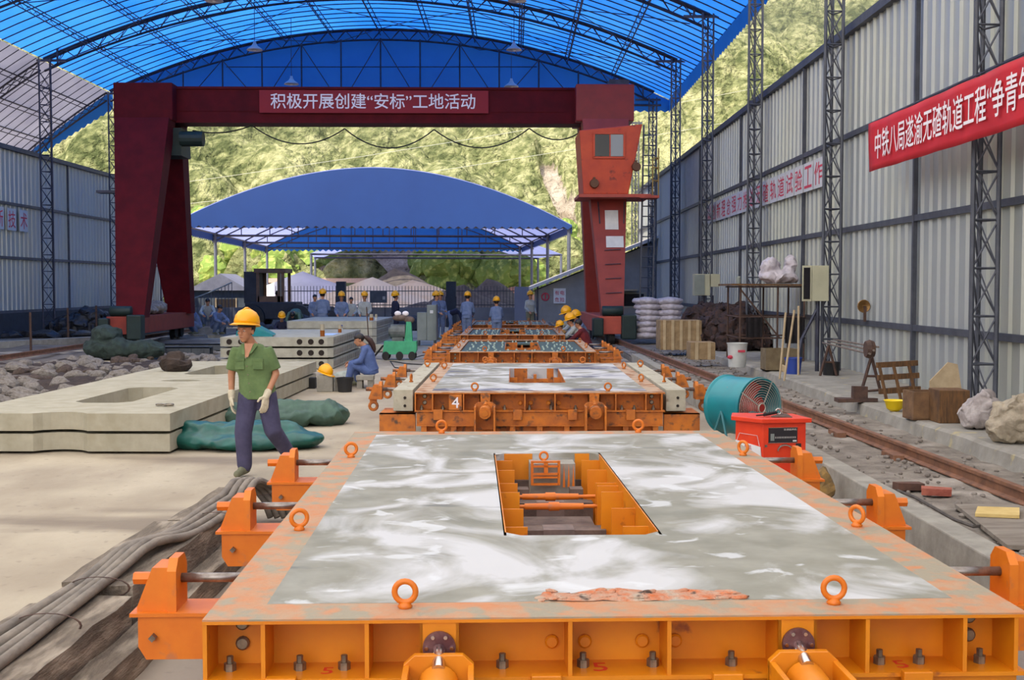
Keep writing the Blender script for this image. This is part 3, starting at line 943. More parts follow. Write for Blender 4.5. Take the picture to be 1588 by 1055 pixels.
def build_mould(label, x, y, rz, T, mat, rimmat, fine=True, brackets=((0.78, 2.32, 3.86), (0.78, 2.32, 3.86)), number=None, bo=0.0):
    t = thing('slab_mould', label, 'mould', (x, y, 0), rz, 'steel slab moulds in a row')
    brk = BRK[(ORANGE2 if mat is ORANGE else mat).name]
    eye = EYE if mat is ORANGE else EYEOLD
    # near and far end beams (open channels with ribs)
    for far in (0, 1):
        mb = MB()
        def yb(a, b):
            return (a, b) if not far else (L0 - b, L0 - a)
        def bb(x0, x1, ya, yb_, z0, z1):
            p, q = yb(ya, yb_)
            mb.b2((x0, p, z0), (x1, q, z1))
        bb(-W2, W2, 0, 0.20, T - 0.014, T - 0.003)
        bb(-W2, W2, 0, 0.20, T - 0.212, T - 0.198)
        bb(-W2, W2, 0.175, 0.19, T - 0.2, T - 0.012)
        for rx in (-1.373, -1.182, -0.84, -0.164, 0.168, 0.838, 1.17, 1.345):
            bb(rx - 0.007, rx + 0.007, 0.004, 0.176, T - 0.2, T - 0.012)
        for rx in (-0.6, 0.6):
            bb(rx - 0.065, rx + 0.065, 0.004, 0.016, T - 0.2, T - 0.012)
            bb(rx - 0.065, rx - 0.055, 0.004, 0.176, T - 0.2, T - 0.012)
            bb(rx + 0.055, rx + 0.065, 0.004, 0.176, T - 0.2, T - 0.012)
        eb = mb.build('end_beam', mat, t)
        if not far:
            for bx in (-1.31, -1.075, -0.925, -0.388, -0.112, 0.127, 0.398, 0.912, 1.05, 1.262):
                o = obj('bolt', BOLTME, eb, (bx, 0.10, T - 0.198))
            for bx, bz in ((-1.28, -0.055), (-1.28, -0.125), (-0.215, -0.13), (-0.10, -0.13), (0.10, -0.13), (0.215, -0.13), (1.25, -0.055), (1.25, -0.12)):
                obj('web_bolt', RIVME if abs(bx) > 1 else RIVOR, eb, (bx, 0.174, T + bz))
            # lower base beam and lugs
            lb = MB().b2((-1.36, 0.03, T - 0.36), (1.36, 0.05, T - 0.212)).b2((-1.36, 0.0, T - 0.372), (1.36, 0.2, T - 0.36))
            lb.build('base_beam', mat, t)
            for bx in (-1.12, -0.245, 0.36, 1.0):
                MB().b2((bx - 0.05, -0.035, T - 0.30), (bx + 0.05, 0.0, T - 0.185)).build('clamp_lug', mat, t, bevel=0.004)
            if not fine or T < 0.79:
                # understructure seen under the second mould
                us = MB()
                for bx in (-1.28, -0.95, -0.55, -0.30, 0.30, 0.55, 0.0, 0.95, 1.28):
                    us.b2((bx - 0.03, 0.02, 0.1), (bx + 0.03, 0.16, T - 0.36))
                us.b2((-1.3, 0.14, 0.05), (1.3, 0.17, T - 0.36))
                us.b2((-1.3, 0.0, 0.04), (1.3, 0.2, 0.1))
                us.build('base_frame', mat, t)
    for s in (-1, 1):
        mb = MB()
        x0, x1 = (-W2, -W2 + 0.18) if s < 0 else (W2 - 0.18, W2)
        mb.b2((x0, 0.2, T - 0.014), (x1, L0 - 0.2, T - 0.003))
        mb.b2((x0, 0.2, T - 0.212), (x1, L0 - 0.2, T - 0.198))
        wx = (-W2 + 0.16) if s < 0 else (W2 - 0.175)
        mb.b2((wx, 0.2, T - 0.2), (wx + 0.015, L0 - 0.2, T - 0.012))
        for k in range(9):
            yy = 0.35 + k * 0.55
            mb.b2((x0 + 0.004, yy - 0.007, T - 0.2), (x1 - 0.004, yy + 0.007, T - 0.012))
        mb.build('side_beam', mat, t)
    # rim plates
    rp = MB()
    rp.b2((-W2, 0, T - 0.003), (W2, 0.192, T + 0.003)).b2((-W2, L0 - 0.192, T - 0.003), (W2, L0, T + 0.003))
    rp.b2((-W2, 0.192, T - 0.003), (-1.20, L0 - 0.192, T + 0.003)).b2((1.20, 0.192, T - 0.003), (W2, L0 - 0.192, T + 0.003))
    # the half-round notch formers at both ends
    for far in (0, 1):
        arc = []
        for k in range(15):
            a = PI * k / 14
            xx = 0.40 * math.cos(a); yy = 0.14 * math.sin(a) ** 0.8
            arc.append((xx, 0.18 + yy if not far else L0 - 0.165 - yy, T - 0.003))
        rp.prism(arc if not far else list(reversed(arc)), (0, 0, 0.0065))
    rp.build('rim_plate', rimmat, t)
    # eye bolts on the rim
    for (ex, ey, er) in ((-0.72, 0.13, 0), (0.76, 0.13, 0), (-0.72, L0 - 0.1, 0), (0.76, L0 - 0.1, 0), (-1.27, 1.45, 1.0), (1.27, 1.45, 1.0), (-1.27, 3.75, 1.0), (1.27, 3.75, 1.0)):
        o = obj('eye_bolt', eye, t, (ex, ey, T))
        o.rotation_euler = (0, 0, er * (0.35 if ex < 0 else -0.9) + random.uniform(-0.1, 0.1))
    # side brackets with clamping screws
    for s in (0, 1):
        for yy in brackets[s]:
            e = None
            m = 1 if s == 0 else -1
            p = obj('side_bracket', brk['side_bracket'], t, ((-W2 - bo) * m, yy, T))
            p.scale = (m, 1, 1)
            for nm in ('wedge', 'bracket_plate', 'screw_shaft', 'hex_bolt', 'lug'):
                obj(nm, brk[nm], p)
    # jack brackets in front of the near end beam
    for rx in (-0.6, 0.6):
        jb = MB().b2((rx - 0.115, -0.30, T - 0.62), (rx - 0.095, -0.06, T - 0.13)).b2((rx + 0.095, -0.30, T - 0.62), (rx + 0.115, -0.06, T - 0.13))
        jb.prism([(rx - 0.115, -0.08, T - 0.4), (rx + 0.115, -0.08, T - 0.4), (rx + 0.115, -0.08, T - 0.13), (rx + 0.08, -0.08, T - 0.098), (rx - 0.08, -0.08, T - 0.098), (rx - 0.115, -0.08, T - 0.13)], (0, 0.03, 0))
        jo = jb.build('jack_bracket', mat, t, bevel=0.003)
        fl = MB().lathe([(0.055, -0.012), (0.055, 0.0)], c=(rx, 0.0, T - 0.095), axis='y', n=24)
        for k in range(6 if fine else 0):
            a = k * PI / 3
            MB().lathe([(0.007, -0.02), (0.007, -0.01)], c=(rx + 0.042 * math.cos(a), 0, T - 0.095 + 0.042 * math.sin(a)), axis='y', n=6).build('flange_bolt', CHROME, jo)
        fl.build('flange', FLANGE if fine else mat, jo, auto=True)
        MB().tube((rx, -0.01, T - 0.10), (rx, -0.12, T - 0.135), 0.022, n=14).build('jack_shaft', CHROME if fine else mat, jo, auto=True)
        MB().tube((rx, -0.09, T - 0.19), (rx, -0.26, T - 0.20), 0.066, n=20).tube((rx, -0.26, T - 0.20), (rx, -0.28, T - 0.202), 0.035, n=14).build('jack_cylinder', mat, jo, auto=True)
    # long floor beams
    for fx in (-1.0, 1.0):
        MB().b2((fx - 0.08, 0.25, 0.0), (fx + 0.08, L0 - 0.25, 0.16)).b2((fx - 0.02, 0.25, 0.16), (fx + 0.02, L0 - 0.25, T - 0.22)).build('floor_beam', mat, t)
    # core box round the central opening
    OX0, OX1, OY0, OY1 = -0.345, 0.345, 1.30, 3.90
    for s in (-1, 1):
        xe = OX0 if s < 0 else OX1
        MB().b2((xe - 0.006, OY0, T - 0.5), (xe + 0.006, OY1, T + 0.004)).build('core_side', mat, t)
    MB().b2((OX0, OY0 - 0.006, T - 0.5), (OX1, OY0 + 0.006, T - 0.02)).build('core_end', mat, t)
    MB().b2((OX0, OY1 - 0.006, T - 0.5), (OX0 + 0.25, OY1 + 0.006, T)).build('core_end', mat, t)
    MB().b2((OX1 - 0.16, OY1 - 0.006, T - 0.5), (OX1, OY1 + 0.006, T)).build('core_end', mat, t)
    if fine:
        for k, yy in enumerate((1.65, 2.11, 2.6, 2.9, 3.39, 3.8)):
            MB().b2((OX0 + 0.006, yy - 0.005, T - 0.3), (OX0 + 0.115, yy + 0.005, T - 0.03)).build('core_rib', mat, t)
        for k, yy in enumerate((1.65, 2.11, 2.6, 2.8, 2.9, 3.39, 3.8)):
            MB().b2((OX1 - 0.125, yy - 0.005, T - 0.3), (OX1 - 0.006, yy + 0.005, T - 0.03)).build('core_rib', mat, t)
        for (ya, w, zt) in ((1.9, 0.2, -0.24), (2.56, 0.14, -0.235), (3.28, 0.12, -0.215), (3.86, 0.04, -0.17)):
            cbm = MB().b2((OX0 + 0.1, ya, T - 0.34), (OX1 - 0.1, ya + w, T + zt)).build('cross_beam', RUSTBEAM, t)
            MB().b2((-0.1, ya - 0.003, T - 0.3), (0.07, ya + w + 0.003, T + zt + 0.004)).build('beam_cap', M('cap_steel', (132, 112, 104), (104, 90, 84), rough=0.7, scale=9), cbm)
        MB().b2((OX0 + 0.1, 2.7, T - 0.32), (OX1 - 0.14, 3.06, T - 0.255)).build('cross_plate', RUSTBEAM, t)
        for yy in (2.9, 3.22):
            tb = MB().lathe([(0.011, -0.30), (0.011, -0.17), (0.018, -0.17), (0.020, -0.03), (0.026, -0.03), (0.026, 0.03), (0.020, 0.03), (0.018, 0.17), (0.011, 0.17), (0.011, 0.30)], c=(-0.02, yy, T - 0.165), axis='x', n=14)
            tb.build('turnbuckle', ORANGE2, t, auto=True)
        cf = MB()
        for xx in (-0.11, 0.06):
            cf.b2((xx - 0.008, 3.6, T - 0.16), (xx + 0.008, 3.63, T - 0.005))
        for zz in (-0.155, -0.11, -0.09, -0.04, -0.012):
            cf.b2((-0.11, 3.6, T + zz - 0.006), (0.06, 3.63, T + zz + 0.006))
        cf.b2((-0.035, 3.6, T - 0.09), (-0.01, 3.63, T - 0.01))
        cfo = cf.build('core_frame', ORANGE2, t)
        obj('eye_bolt', EYE, t, (-0.03, 3.72, T - 0.03)).scale = (0.7, 0.7, 0.7)
        MB().b2((-0.12, 3.68, T - 0.3), (0.17, 3.88, T - 0.035)).build('core_block', CONCD, t)
        MB().b2((-0.22, 3.45, T - 0.3), (-0.14, 3.56, T - 0.16)).build('bolt_block', RUSTBEAM, t)
        MB().b2((0.12, 3.45, T - 0.3), (0.20, 3.56, T - 0.16)).build('bolt_block', RUSTBEAM, t)
        for xx in (0.095, 0.125, 0.155):
            MB().prism([(xx - 0.008, 3.64, T - 0.18), (xx + 0.008, 3.64, T - 0.18), (xx, 3.64, T - 0.03)], (0, 0.006, 0)).build('core_fin', ORANGE2, t)
    else:
        cf = MB()
        for zz in (-0.1, -0.2, -0.3):
            cf.b2((-0.14, 3.0, T + zz - 0.02), (0.18, 3.06, T + zz + 0.02))
        cf.b2((-0.02, 2.98, T - 0.4), (0.02, 3.08, T - 0.02))
        MB().b2((-0.22, 2.2, T - 0.16), (0.22, 2.3, T - 0.1)).build('cross_beam', RUSTBEAM, t)
        MB().b2((-0.22, 1.7, T - 0.3), (0.22, 1.85, T - 0.2)).build('cross_beam', RUSTBEAM, t)
        cf.build('core_frame', mat, t)
        for s in (-1, 1):
            MB().b2((s * 0.29 - 0.05, 1.6, T - 0.5), (s * 0.29 + 0.05, 1.62, T - 0.03)).build('core_rib', mat, t)
            MB().b2((s * 0.29 - 0.05, 2.6, T - 0.5), (s * 0.29 + 0.05, 2.62, T - 0.03)).build('core_rib', mat, t)
    if number:
        place_text(text_mesh(number, 0.11), (-1.0 - 0.05, -0.004 + 0.17, T - 0.16), (1, 0, 0), (0, 0, 1)).build('number', WHITE, t)
    return t
def ring_slab(T, thick=0.19, mb=None, x0=-1.2, x1=1.2, y0=0.192, y1=L0 - 0.192, ox=0.345, oy0=1.30, oy1=3.90, c=0.07, n=24):
    """rectangular slab with a rectangular opening whose corners are cut"""
    mb = mb or MB()
    hole = [(-ox + c, oy0), (ox - c, oy0), (ox, oy0 + c), (ox, oy1 - c), (ox - c, oy1), (-ox + c, oy1), (-ox, oy1 - c), (-ox, oy0 + c)]
    outer = [(-ox + c, y0), (ox - c, y0), (x1, y0), (x1, y1), (ox - c, y1), (-ox + c, y1), (x0, y1), (x0, y0)]
    # walk: 0-1 near edge, 2 near right corner, 3 far right corner ...
    vs = []
    for z in (T, T - thick):
        vs += [(a, b, z) for a, b in hole] + [(a, b, z) for a, b in outer]
    quads = [(8, 9, 1, 0), (9, 10, 2, 1), (10, 11, 3, 2), (11, 12, 4, 3), (12, 13, 5, 4), (13, 14, 6, 5), (14, 15, 7, 6), (15, 8, 0, 7)]
    fs = list(quads) + [tuple(i + 16 for i in reversed(q)) for q in quads]
    for i in range(8):
        j = (i + 1) % 8
        fs.append((i, i + 16, j + 16, j))
        fs.append((8 + i, 8 + j, 24 + j, 24 + i))
    return mb.add(vs, fs)

m1x, m1y, m1r = 0.352, 3.93, math.radians(2.0)
T1 = 0.80
m1 = build_mould('bright orange steel mould nearest the camera, filled with fresh concrete', m1x, m1y, m1r, T1, ORANGE, RIM)
s1 = ring_slab(T1 + 0.004).build('cast_slab', FRESH)
s1.location = (m1x, m1y, 0); s1.rotation_euler = (0, 0, m1r)
tag(s1, 'fresh grey concrete slab with white laitance, lying in the nearest orange mould', 'slab', 'cast slabs in the moulds')
# spilled concrete crust over the near rim
cr = MB()
rc = random.Random(4)
cr.ball((0.10, 0.26, 0), (0.34, 0.075, 0.006), 22, 6).ball((-0.10, 0.245, 0), (0.16, 0.06, 0.008), 14, 6).ball((0.30, 0.25, 0), (0.2, 0.055, 0.007), 14, 6)
for k in range(40):
    a = rc.uniform(-0.25, 0.48)
    cr.ball((a, 0.25 + rc.uniform(-0.05, 0.055), 0.004), (rc.uniform(0.01, 0.035), rc.uniform(0.006, 0.014), rc.uniform(0.004, 0.009)), 7, 5)
cr.rough(0.012, 5, 14)
CRUST = M('orange_grey_crust', (196, 106, 58), (178, 160, 140), rough=0.9, scale=16, c3=(84, 66, 56), s3=12, lo3=0.58, hi3=0.64, bump=0.6)
cro = cr.build('dried_crust', CRUST, loc=(m1x, m1y, T1 + 0.005), rot=(0, 0, m1r))
tag(cro, 'flaky orange and grey crust at the middle of the near rim of the nearest mould', 'crust', kind='stuff')
red5 = place_text(text_mesh('5', 0.09), (0.02 - 0.1, 0.05, T1 - 0.1975), (1, 0.0, 0), (0, 1, 0))
red5.build('painted_number', M('red_chalk', (214, 52, 24), rough=0.8), m1)
place_text(text_mesh('5', 0.07), (-1.0, 0.05, T1 - 0.1975), (1, 0.0, 0), (0, 1, 0)).build('painted_number', M('red_chalk', (0, 0, 0)), m1)
place_text(text_mesh('5', 0.08), (0.96, 0.05, T1 - 0.1975), (1, 0.0, 0), (0, 1, 0)).build('painted_number', M('red_chalk', (0, 0, 0)), m1)

m2 = build_mould('second mould from the camera, marked with a white 4, its side rails slid out', 0.285, 13.1, 0.0, 0.735, OLDORANGE, RIMOLD, fine=False, brackets=((), ()))
T2 = 0.735
s2 = ring_slab(T2 + 0.004).build('cast_slab', FRESH2)
s2.location = (0.285, 13.1, 0)
tag(s2, 'concrete slab with white and violet streaks in the second mould, marked 4', 'slab', 'cast slabs in the moulds')
place_text(text_mesh('4', 0.12), (-0.97, -0.001, T2 - 0.17), (1, 0, 0), (0, 0, 1)).build('painted_number', WHITE, MB().b2((-1.0, 0.0, T2 - 0.19), (-0.86, 0.004, T2 - 0.02)).build('number_plate', OLDORANGE, m2))
# slid out side rails and their screws
PALEP = M('pale_painted_rail', (188, 180, 160), (166, 158, 138), rough=0.8, scale=6, c3=(120, 92, 70), s3=7, lo3=0.6, hi3=0.7)
for s in (-1, 1):
    xc = s * 1.52
    rl_ = MB().b2((xc - 0.11, 0.15, T2 - 0.22), (xc + 0.11, 4.9, T2 + 0.02)).build('side_rail', PALEP, m2, bevel=0.006)
    for zz in (-0.07, -0.16):
        MB().lathe([(0, -0.01), (0.016, -0.01), (0.016, 0.0)], c=(xc + 0.02, 0.15, T2 + zz), axis='y', n=10).build('rail_hole', HOLE, rl_)
    obj('eye_bolt', EYEOLD, m2, (xc, 3.9, T2 + 0.02))
    obj('eye_bolt', EYEOLD, m2, (xc, 1.2, T2 + 0.02)).rotation_euler = (0, 0, 1.4)
    MB().b2((s * 1.38, 0.1, T2 - 0.44), (s * 1.78, 0.16, T2 - 0.24)).b2((s * 1.38, 0.1, T2 - 0.25), (s * 1.78, 0.7, T2 - 0.24)).build('outrigger', OLDORANGE, m2)
    for k, yy in enumerate((0.75, 2.3, 3.85)):
        p = obj('side_bracket', BRK[OLDORANGE.name]['wedge'], m2, (s * 1.56, yy, T2 + 0.02)); p.scale = (-s, 1, 1)
        p.data = BRK[OLDORANGE.name]['wedge']
        for nm in ('bracket_plate', 'screw_shaft', 'hex_bolt'):
            obj(nm, BRK[OLDORANGE.name][nm], p)
        q = MB().tube((0.0, 0, -0.045), (0.06, 0, -0.045), 0.022, n=8).tube((-0.45, 0, -0.045), (-0.2, 0, -0.045), 0.022, n=8).build('screw_bar', RUSTBEAM, p)
        MB().torus((-0.36, -0.02, -0.24), 0.045, 0.018, axis='y', n=12, m=6).b2((-0.40, -0.04, -0.2), (-0.32, 0.0, -0.14)).build('hanging_lug', OLDORANGE, p)
lbl = {3: 'third mould from the camera, empty with a green-grey base, old orange', 4: 'fourth mould from the camera, empty with a green-grey base', 5: 'farthest mould of the row, beside the crouching workers'}
for k, (xc, yy, T) in {3: (0.17, 22.3, 0.68), 4: (-0.03, 31.2, 0.64), 5: (-0.2, 40.2, 0.62)}.items():
    mt = build_mould(lbl[k], xc, yy, 0.0, T, OLDORANGE, RIMOLD, fine=False, bo=0.12)
    base = ring_slab(T - 0.03, 0.03)
    bo_ = base.build('form_base', MOULDG, mt)
    st = MB()
    for i in range(14):
        for j in range(8):
            xx = -1.1 + 2.2 * (i + 0.5) / 14; y2 = 0.3 + 4.5 * (j + 0.5) / 8
            xx += random.uniform(-0.05, 0.05); y2 += random.uniform(-0.2, 0.2)
            if abs(xx) < 0.4 and 1.2 < y2 < 4.0:
                continue
            st.lathe([(0.02, 0), (0.015, 0.03), (0.0, 0.03)], c=(xx, y2, T - 0.03), n=6)
    so = st.build('anchor_studs', M('pale_studs', (170, 186, 176), rough=0.6), mt)
    so['kind'] = 'stuff'

# ---------------------------------------------------------------- timber and cable bundle on the left
def rbox(x0, x1, y0, y1, z0, z1, seed, amp=0.012, nseg=10):
    """long timber split along y so that it can look worn"""
    mb = MB(); vs = []
    for i in range(nseg + 1):
        y = y0 + (y1 - y0) * i / nseg
        for (a, b) in ((x0, z0), (x1, z0), (x1, z1), (x0, z1)):
            q = mnoise.noise_vector(Vector((a * 3 + seed, y * 2.2, b * 5 + seed)))
            vs.append((a + q.x * amp, y + q.y * amp, b + q.z * amp))
    fs = [(0, 3, 2, 1)[::-1], tuple(nseg * 4 + k for k in (0, 1, 2, 3))]
    fs = [(0, 1, 2, 3), tuple(nseg * 4 + k for k in (3, 2, 1, 0))]
    for i in range(nseg):
        for k in range(4):
            k2 = (k + 1) % 4
            fs.append((i * 4 + k, (i + 1) * 4 + k, (i + 1) * 4 + k2, i * 4 + k2))
    return mb.add(vs, fs)
TB = [(-2.45, -2.2, 3.3, 6.0, 0.0, 0.26, 'wide dusty timber at the near end of the cable bundle, left side'),
      (-2.2, -1.98, 3.3, 6.1, 0.0, 0.30, 'dusty timber below the cables at the near end of the bundle'),
      (-2.5, -2.26, 6.1, 8.2, 0.0, 0.24, 'dusty timber on the left side of the bundle, middle piece'),
      (-2.26, -2.0, 6.2, 8.3, 0.0, 0.33, 'thick dusty timber below the cable bend beside the second bracket'),
      (-2.42, -2.2, 8.3, 9.7, 0.02, 0.27, 'short dusty plank at the far end of the cable bundle'),
      (-1.98, -1.84, 5.2, 8.2, 0.0, 0.15, 'low grey timber lying against the right foot of the bundle'),
      (-2.62, -2.5, 4.4, 7.2, 0.0, 0.10, 'thin split board along the left foot of the cable bundle')]
for i, (a, b, c, d, e, f, lb) in enumerate(TB):
    tag(rbox(a, b, c, d, e, f, i * 7.3, 0.022).build('timber', DUSTWOOD), lb, 'timber', 'dusty timbers under the cables')
def boards(x0, x1, y0, y1, z, seed, lb):
    tag(rbox(x0, x1, y0, y1, z, z + 0.025, seed, 0.02).build('plank', DUSTWOOD), lb, 'plank', 'loose planks on the cable bundle')
boards(-2.46, -2.3, 4.2, 6.0, 0.27, 3, 'thin loose plank on top of the bundle, near left')
boards(-2.5, -2.32, 6.5, 8.2, 0.25, 5, 'thin loose plank on top of the bundle beside the cable bend')
for k in range(4):
    off = -0.105 + 0.056 * k
    pts = []
    for i in range(40):
        q = i / 39
        y = 3.2 + 6.3 * q
        x = -2.12 + off + 0.0 * q + 0.09 * math.exp(-((y - 6.95) / 0.45) ** 2) * 0 + 0.15 / (1 + math.exp(-(y - 7.0) * 4)) - 0.10
        z = 0.335 + 0.015 * math.sin(y * 1.7 + k) + 0.06 * math.exp(-((y - 6.9) / 0.35) ** 2)
        if y > 8.9:
            z = 0.34 + 0.05 * math.sin((y - 8.9) / 0.6 * PI) 
        pts.append((x, y, z))
    e = pts[-1]
    for (dx, dy, dz) in ((0.06, 0.12, -0.06), (0.14, 0.15, -0.18), (0.2, 0.1, -0.32)):
        pts.append((e[0] + dx, e[1] + dy, max(0.03, e[2] + dz)))
    tag(MB().path(pts, 0.026, 10).build('cable', CABLE, smooth=True), ['leftmost grey cable of the four bundled on the timbers', 'second grey cable from the left of the bundle', 'third grey cable from the left of the bundle', 'rightmost grey cable of the bundle, nearest the orange brackets'][k], 'cable', 'thick cables on the timbers')
for y in (4.25, 5.5, 6.2, 8.0, 9.3):
    MBt = MB().torus((-2.12 + (0.1 if y > 7 else -0.06) - 0.0, y, 0.32), 0.16, 0.006, axis='y', n=20, m=5)
    MBt.v = [(a, b, 0.32 + (c - 0.32) * 0.36) for a, b, c in MBt.v]
    tag(MBt.build('wire_tie', REBAR), {4.25: 'wire tie round the cables, nearest the camera', 5.5: 'wire tie round the cables, second from the camera', 6.2: 'wire tie round the cables just before their bend', 8.0: 'wire tie round the cables just past their bend', 9.3: 'wire tie round the cables at the far end'}[y], 'tie', 'wire ties on the cables')
# ---------------------------------------------------------------- precast slabs lying on the left
def frame_slab(mat, W=2.5, Lg=4.75, th=0.20, nr=0.31):
    """slab with a half-round dip in both ends and a long opening; local near right top corner at (0,0,th)"""
    def outline(y0, y1):
        return None
    ox0, ox1, oy0, oy1, c = -W / 2 - 0.36, -W / 2 + 0.36, 1.25, Lg - 1.2, 0.16
    xm = -W / 2
    near = [(-W, 0), (xm - nr, 0)] + [(xm - nr + 2 * nr * (k / 8), 0.17 * math.sin(PI * k / 8) ** 0.7 if 0 < k < 8 else 0) for k in range(1, 8)] + [(xm + nr, 0), (0, 0)]
    far = [(x, Lg - y) for x, y in near]
    hole = [(ox0 + c, oy0), (ox1 - c, oy0), (ox1, oy0 + c), (ox1, oy1 - c), (ox1 - c, oy1), (ox0 + c, oy1), (ox0, oy1 - c), (ox0, oy0 + c)]
    import bmesh
    bm = bmesh.new()
    outer = near + list(reversed(far))
    vo = [bm.verts.new((x, y, th)) for x, y in outer]
    vh = [bm.verts.new((x, y, th)) for x, y in hole]
    es = [bm.edges.new((vo[i], vo[(i + 1) % len(vo)])) for i in range(len(vo))]
    es += [bm.edges.new((vh[i], vh[(i + 1) % 8])) for i in range(8)]
    bmesh.ops.triangle_fill(bm, edges=es, use_beauty=True, use_dissolve=False)
    for f in list(bm.faces):
        cc = f.calc_center_median()
        if ox0 + 0.01 < cc.x < ox1 - 0.01 and oy0 + 0.01 < cc.y < oy1 - 0.01:
            inside = (cc.x - ox0) + (cc.y - oy0) > c and (ox1 - cc.x) + (cc.y - oy0) > c and (cc.x - ox0) + (oy1 - cc.y) > c and (ox1 - cc.x) + (oy1 - cc.y) > c
            if inside:
                bm.faces.remove(f)
    bmesh.ops.recalc_face_normals(bm, faces=bm.faces)
    if bm.faces and list(bm.faces)[0].normal.z < 0:
        bmesh.ops.reverse_faces(bm, faces=bm.faces)
    r = bmesh.ops.extrude_face_region(bm, geom=list(bm.faces))
    for v in [g_ for g_ in r['geom'] if isinstance(g_, bmesh.types.BMVert)]:
        v.co.z -= th
    bmesh.ops.recalc_face_normals(bm, faces=bm.faces)
    me = bpy.data.meshes.new('frame_slab')
    bm.to_mesh(me); bm.free()
    me.materials.append(mat)
    return me
FS = frame_slab(CONC)
SR = math.radians(-0.6)
c1 = G(262, 641, 0.47)
c2 = G(405, 590, 0.47)
for (cn, nm) in ((c1, 'nearest'), (c2, 'second')):
    for lv in (0, 1):
        o = obj('frame_slab', FS, None, (cn.x + (0.01 if lv else 0), cn.y - (0.0 if lv else -0.02), 0.03 + lv * 0.235))
        o.rotation_euler = (0, 0, SR)
        tag(o, '%s pale concrete slab with notched end and long opening in the %s pair behind the tarpaulins' % ('upper' if lv else 'lower', nm), 'slab', 'notched frame slabs in two low pairs')
        for (dx, dy) in ((-0.35, 0.5), (-2.1, 0.5), (-0.35, 4.2), (-2.1, 4.2)):
            p = Matrix.Rotation(SR, 3, 'Z') @ Vector((dx, dy, 0))
            q = tag(MB().b2((-0.22, -0.04, 0), (0.22, 0.04, 0.034 if lv else 0.03)).build('spacer', DUSTWOOD, loc=(cn.x + p.x, cn.y + p.y, (0.231 if lv else 0.0))),
                    'thin wood spacer %s the %s pair of slabs, %s %s corner' % ('between' if lv else 'under', nm, 'near' if dy < 1 else 'far', 'right' if dx > -1 else 'left'), 'spacer', 'spacers %s the %s slab pair' % ('between' if lv else 'under', nm))
# lifting loop tool on the nearest slab, lump on the second
p = G(262, 630, 0.47)
tl = tag(MB().torus((0, 0, 0.02), 0.05, 0.014, axis='z', n=14, m=6).torus((-0.12, 0.02, 0.02), 0.035, 0.012, axis='z', n=14, m=6).tube((-0.09, 0.02, 0.02), (-0.04, 0, 0.02), 0.012, n=6).build('shackle', BOLT, loc=(p.x, p.y, 0.467)), 'small steel shackle lying on the nearest pale slab', 'shackle')
p = G(243, 578, 0.47)
tag(MB().ball((0, 0, 0.12), (0.26, 0.22, 0.13), 12, 8).ball((0.03, 0, 0.24), (0.15, 0.14, 0.11), 10, 7).rough(0.09, 3, 6).build('debris_lump', EARTH, loc=(p.x + 0.2, p.y + 0.4, 0.45)), 'brown lump of debris on the left edge of the second slab pair', 'debris')

# perforated box slabs, third and fourth stack
def box_slab(mat, W=2.6, Lg=5.0, th=0.21, holes=(0.16, 0.40, 0.66, 0.66 + 1.35, 0.66 + 1.62), seed=0):
    mb = MB()
    mb.prism([(0, 0.12, 0), (-0.12, 0, 0), (-W + 0.05, 0, 0), (-W, 0.05, 0), (-W, Lg, 0), (0, Lg, 0)][::-1], (0, 0, th))
    hl = MB()
    for h in holes:
        x = -h - 0.1
        hl.lathe([(0.058, -0.008), (0.058, 0.02)], c=(x, 0.0, th / 2), axis='y', n=14)
        hl.torus((x, -0.006, th / 2), 0.058, 0.008, axis='y', n=14, m=5)
    cb = MB()
    n = 26
    for i in range(n):
        y = 0.25 + (Lg - 0.4) * i / n
        cb.b2((0.0, y - 0.006, 0.05), (0.005, y + 0.006, th - 0.05))
        cb.b2((0.0, y - 0.005, 0.05), (0.005, y + 0.05, 0.058))
    return mb.mesh('box_slab', mat), hl.mesh('duct_hole', HOLE), cb.mesh('rebar_comb', REBAR)
CONC3 = M('stack_concrete', (176, 172, 158), (156, 152, 138), rough=0.9, scale=4, bump=0.2)
BS = box_slab(CONC3)
c3 = G(516, 573, 0.0)
for lv in range(3):
    t = thing('box_slab', ['bottom', 'middle', 'top'][lv] + ' perforated slab of the three-high stack behind the man in green', 'slab', (c3.x, c3.y, 0.02 + lv * 0.255), math.radians(0.0), 'perforated box slabs in the front stack')
    obj('slab_block', BS[0], t); obj('duct_hole', BS[1], t); obj('rebar_comb', BS[2], t)
    for dy in (0.6, 4.2):
        if lv:
            tag(MB().b2((-2.4, -0.05, 0), (-0.2, 0.05, 0.045)).build('batten', DUSTWOOD, loc=(c3.x, c3.y + dy, lv * 0.255 - 0.026)), 'wood batten below the %s perforated slab, at its %s end' % (('bottom', 'middle', 'top')[lv], 'near' if dy < 1 else 'far'), 'batten', 'battens in the perforated stack')
c4 = Vector((-4.0, 34.6, 0))
for lv in range(4):
    t = thing('box_slab', ['lowest', 'second', 'third', 'topmost'][lv] + ' slab of the rear stack where the row of workers stands', 'slab', (c4.x + (0.35 if lv == 0 else 0), c4.y, 0.02 + lv * 0.225), 0, 'box slabs in the rear stack')
    obj('slab_block', BS[0], t); obj('rebar_comb', BS[2], t)
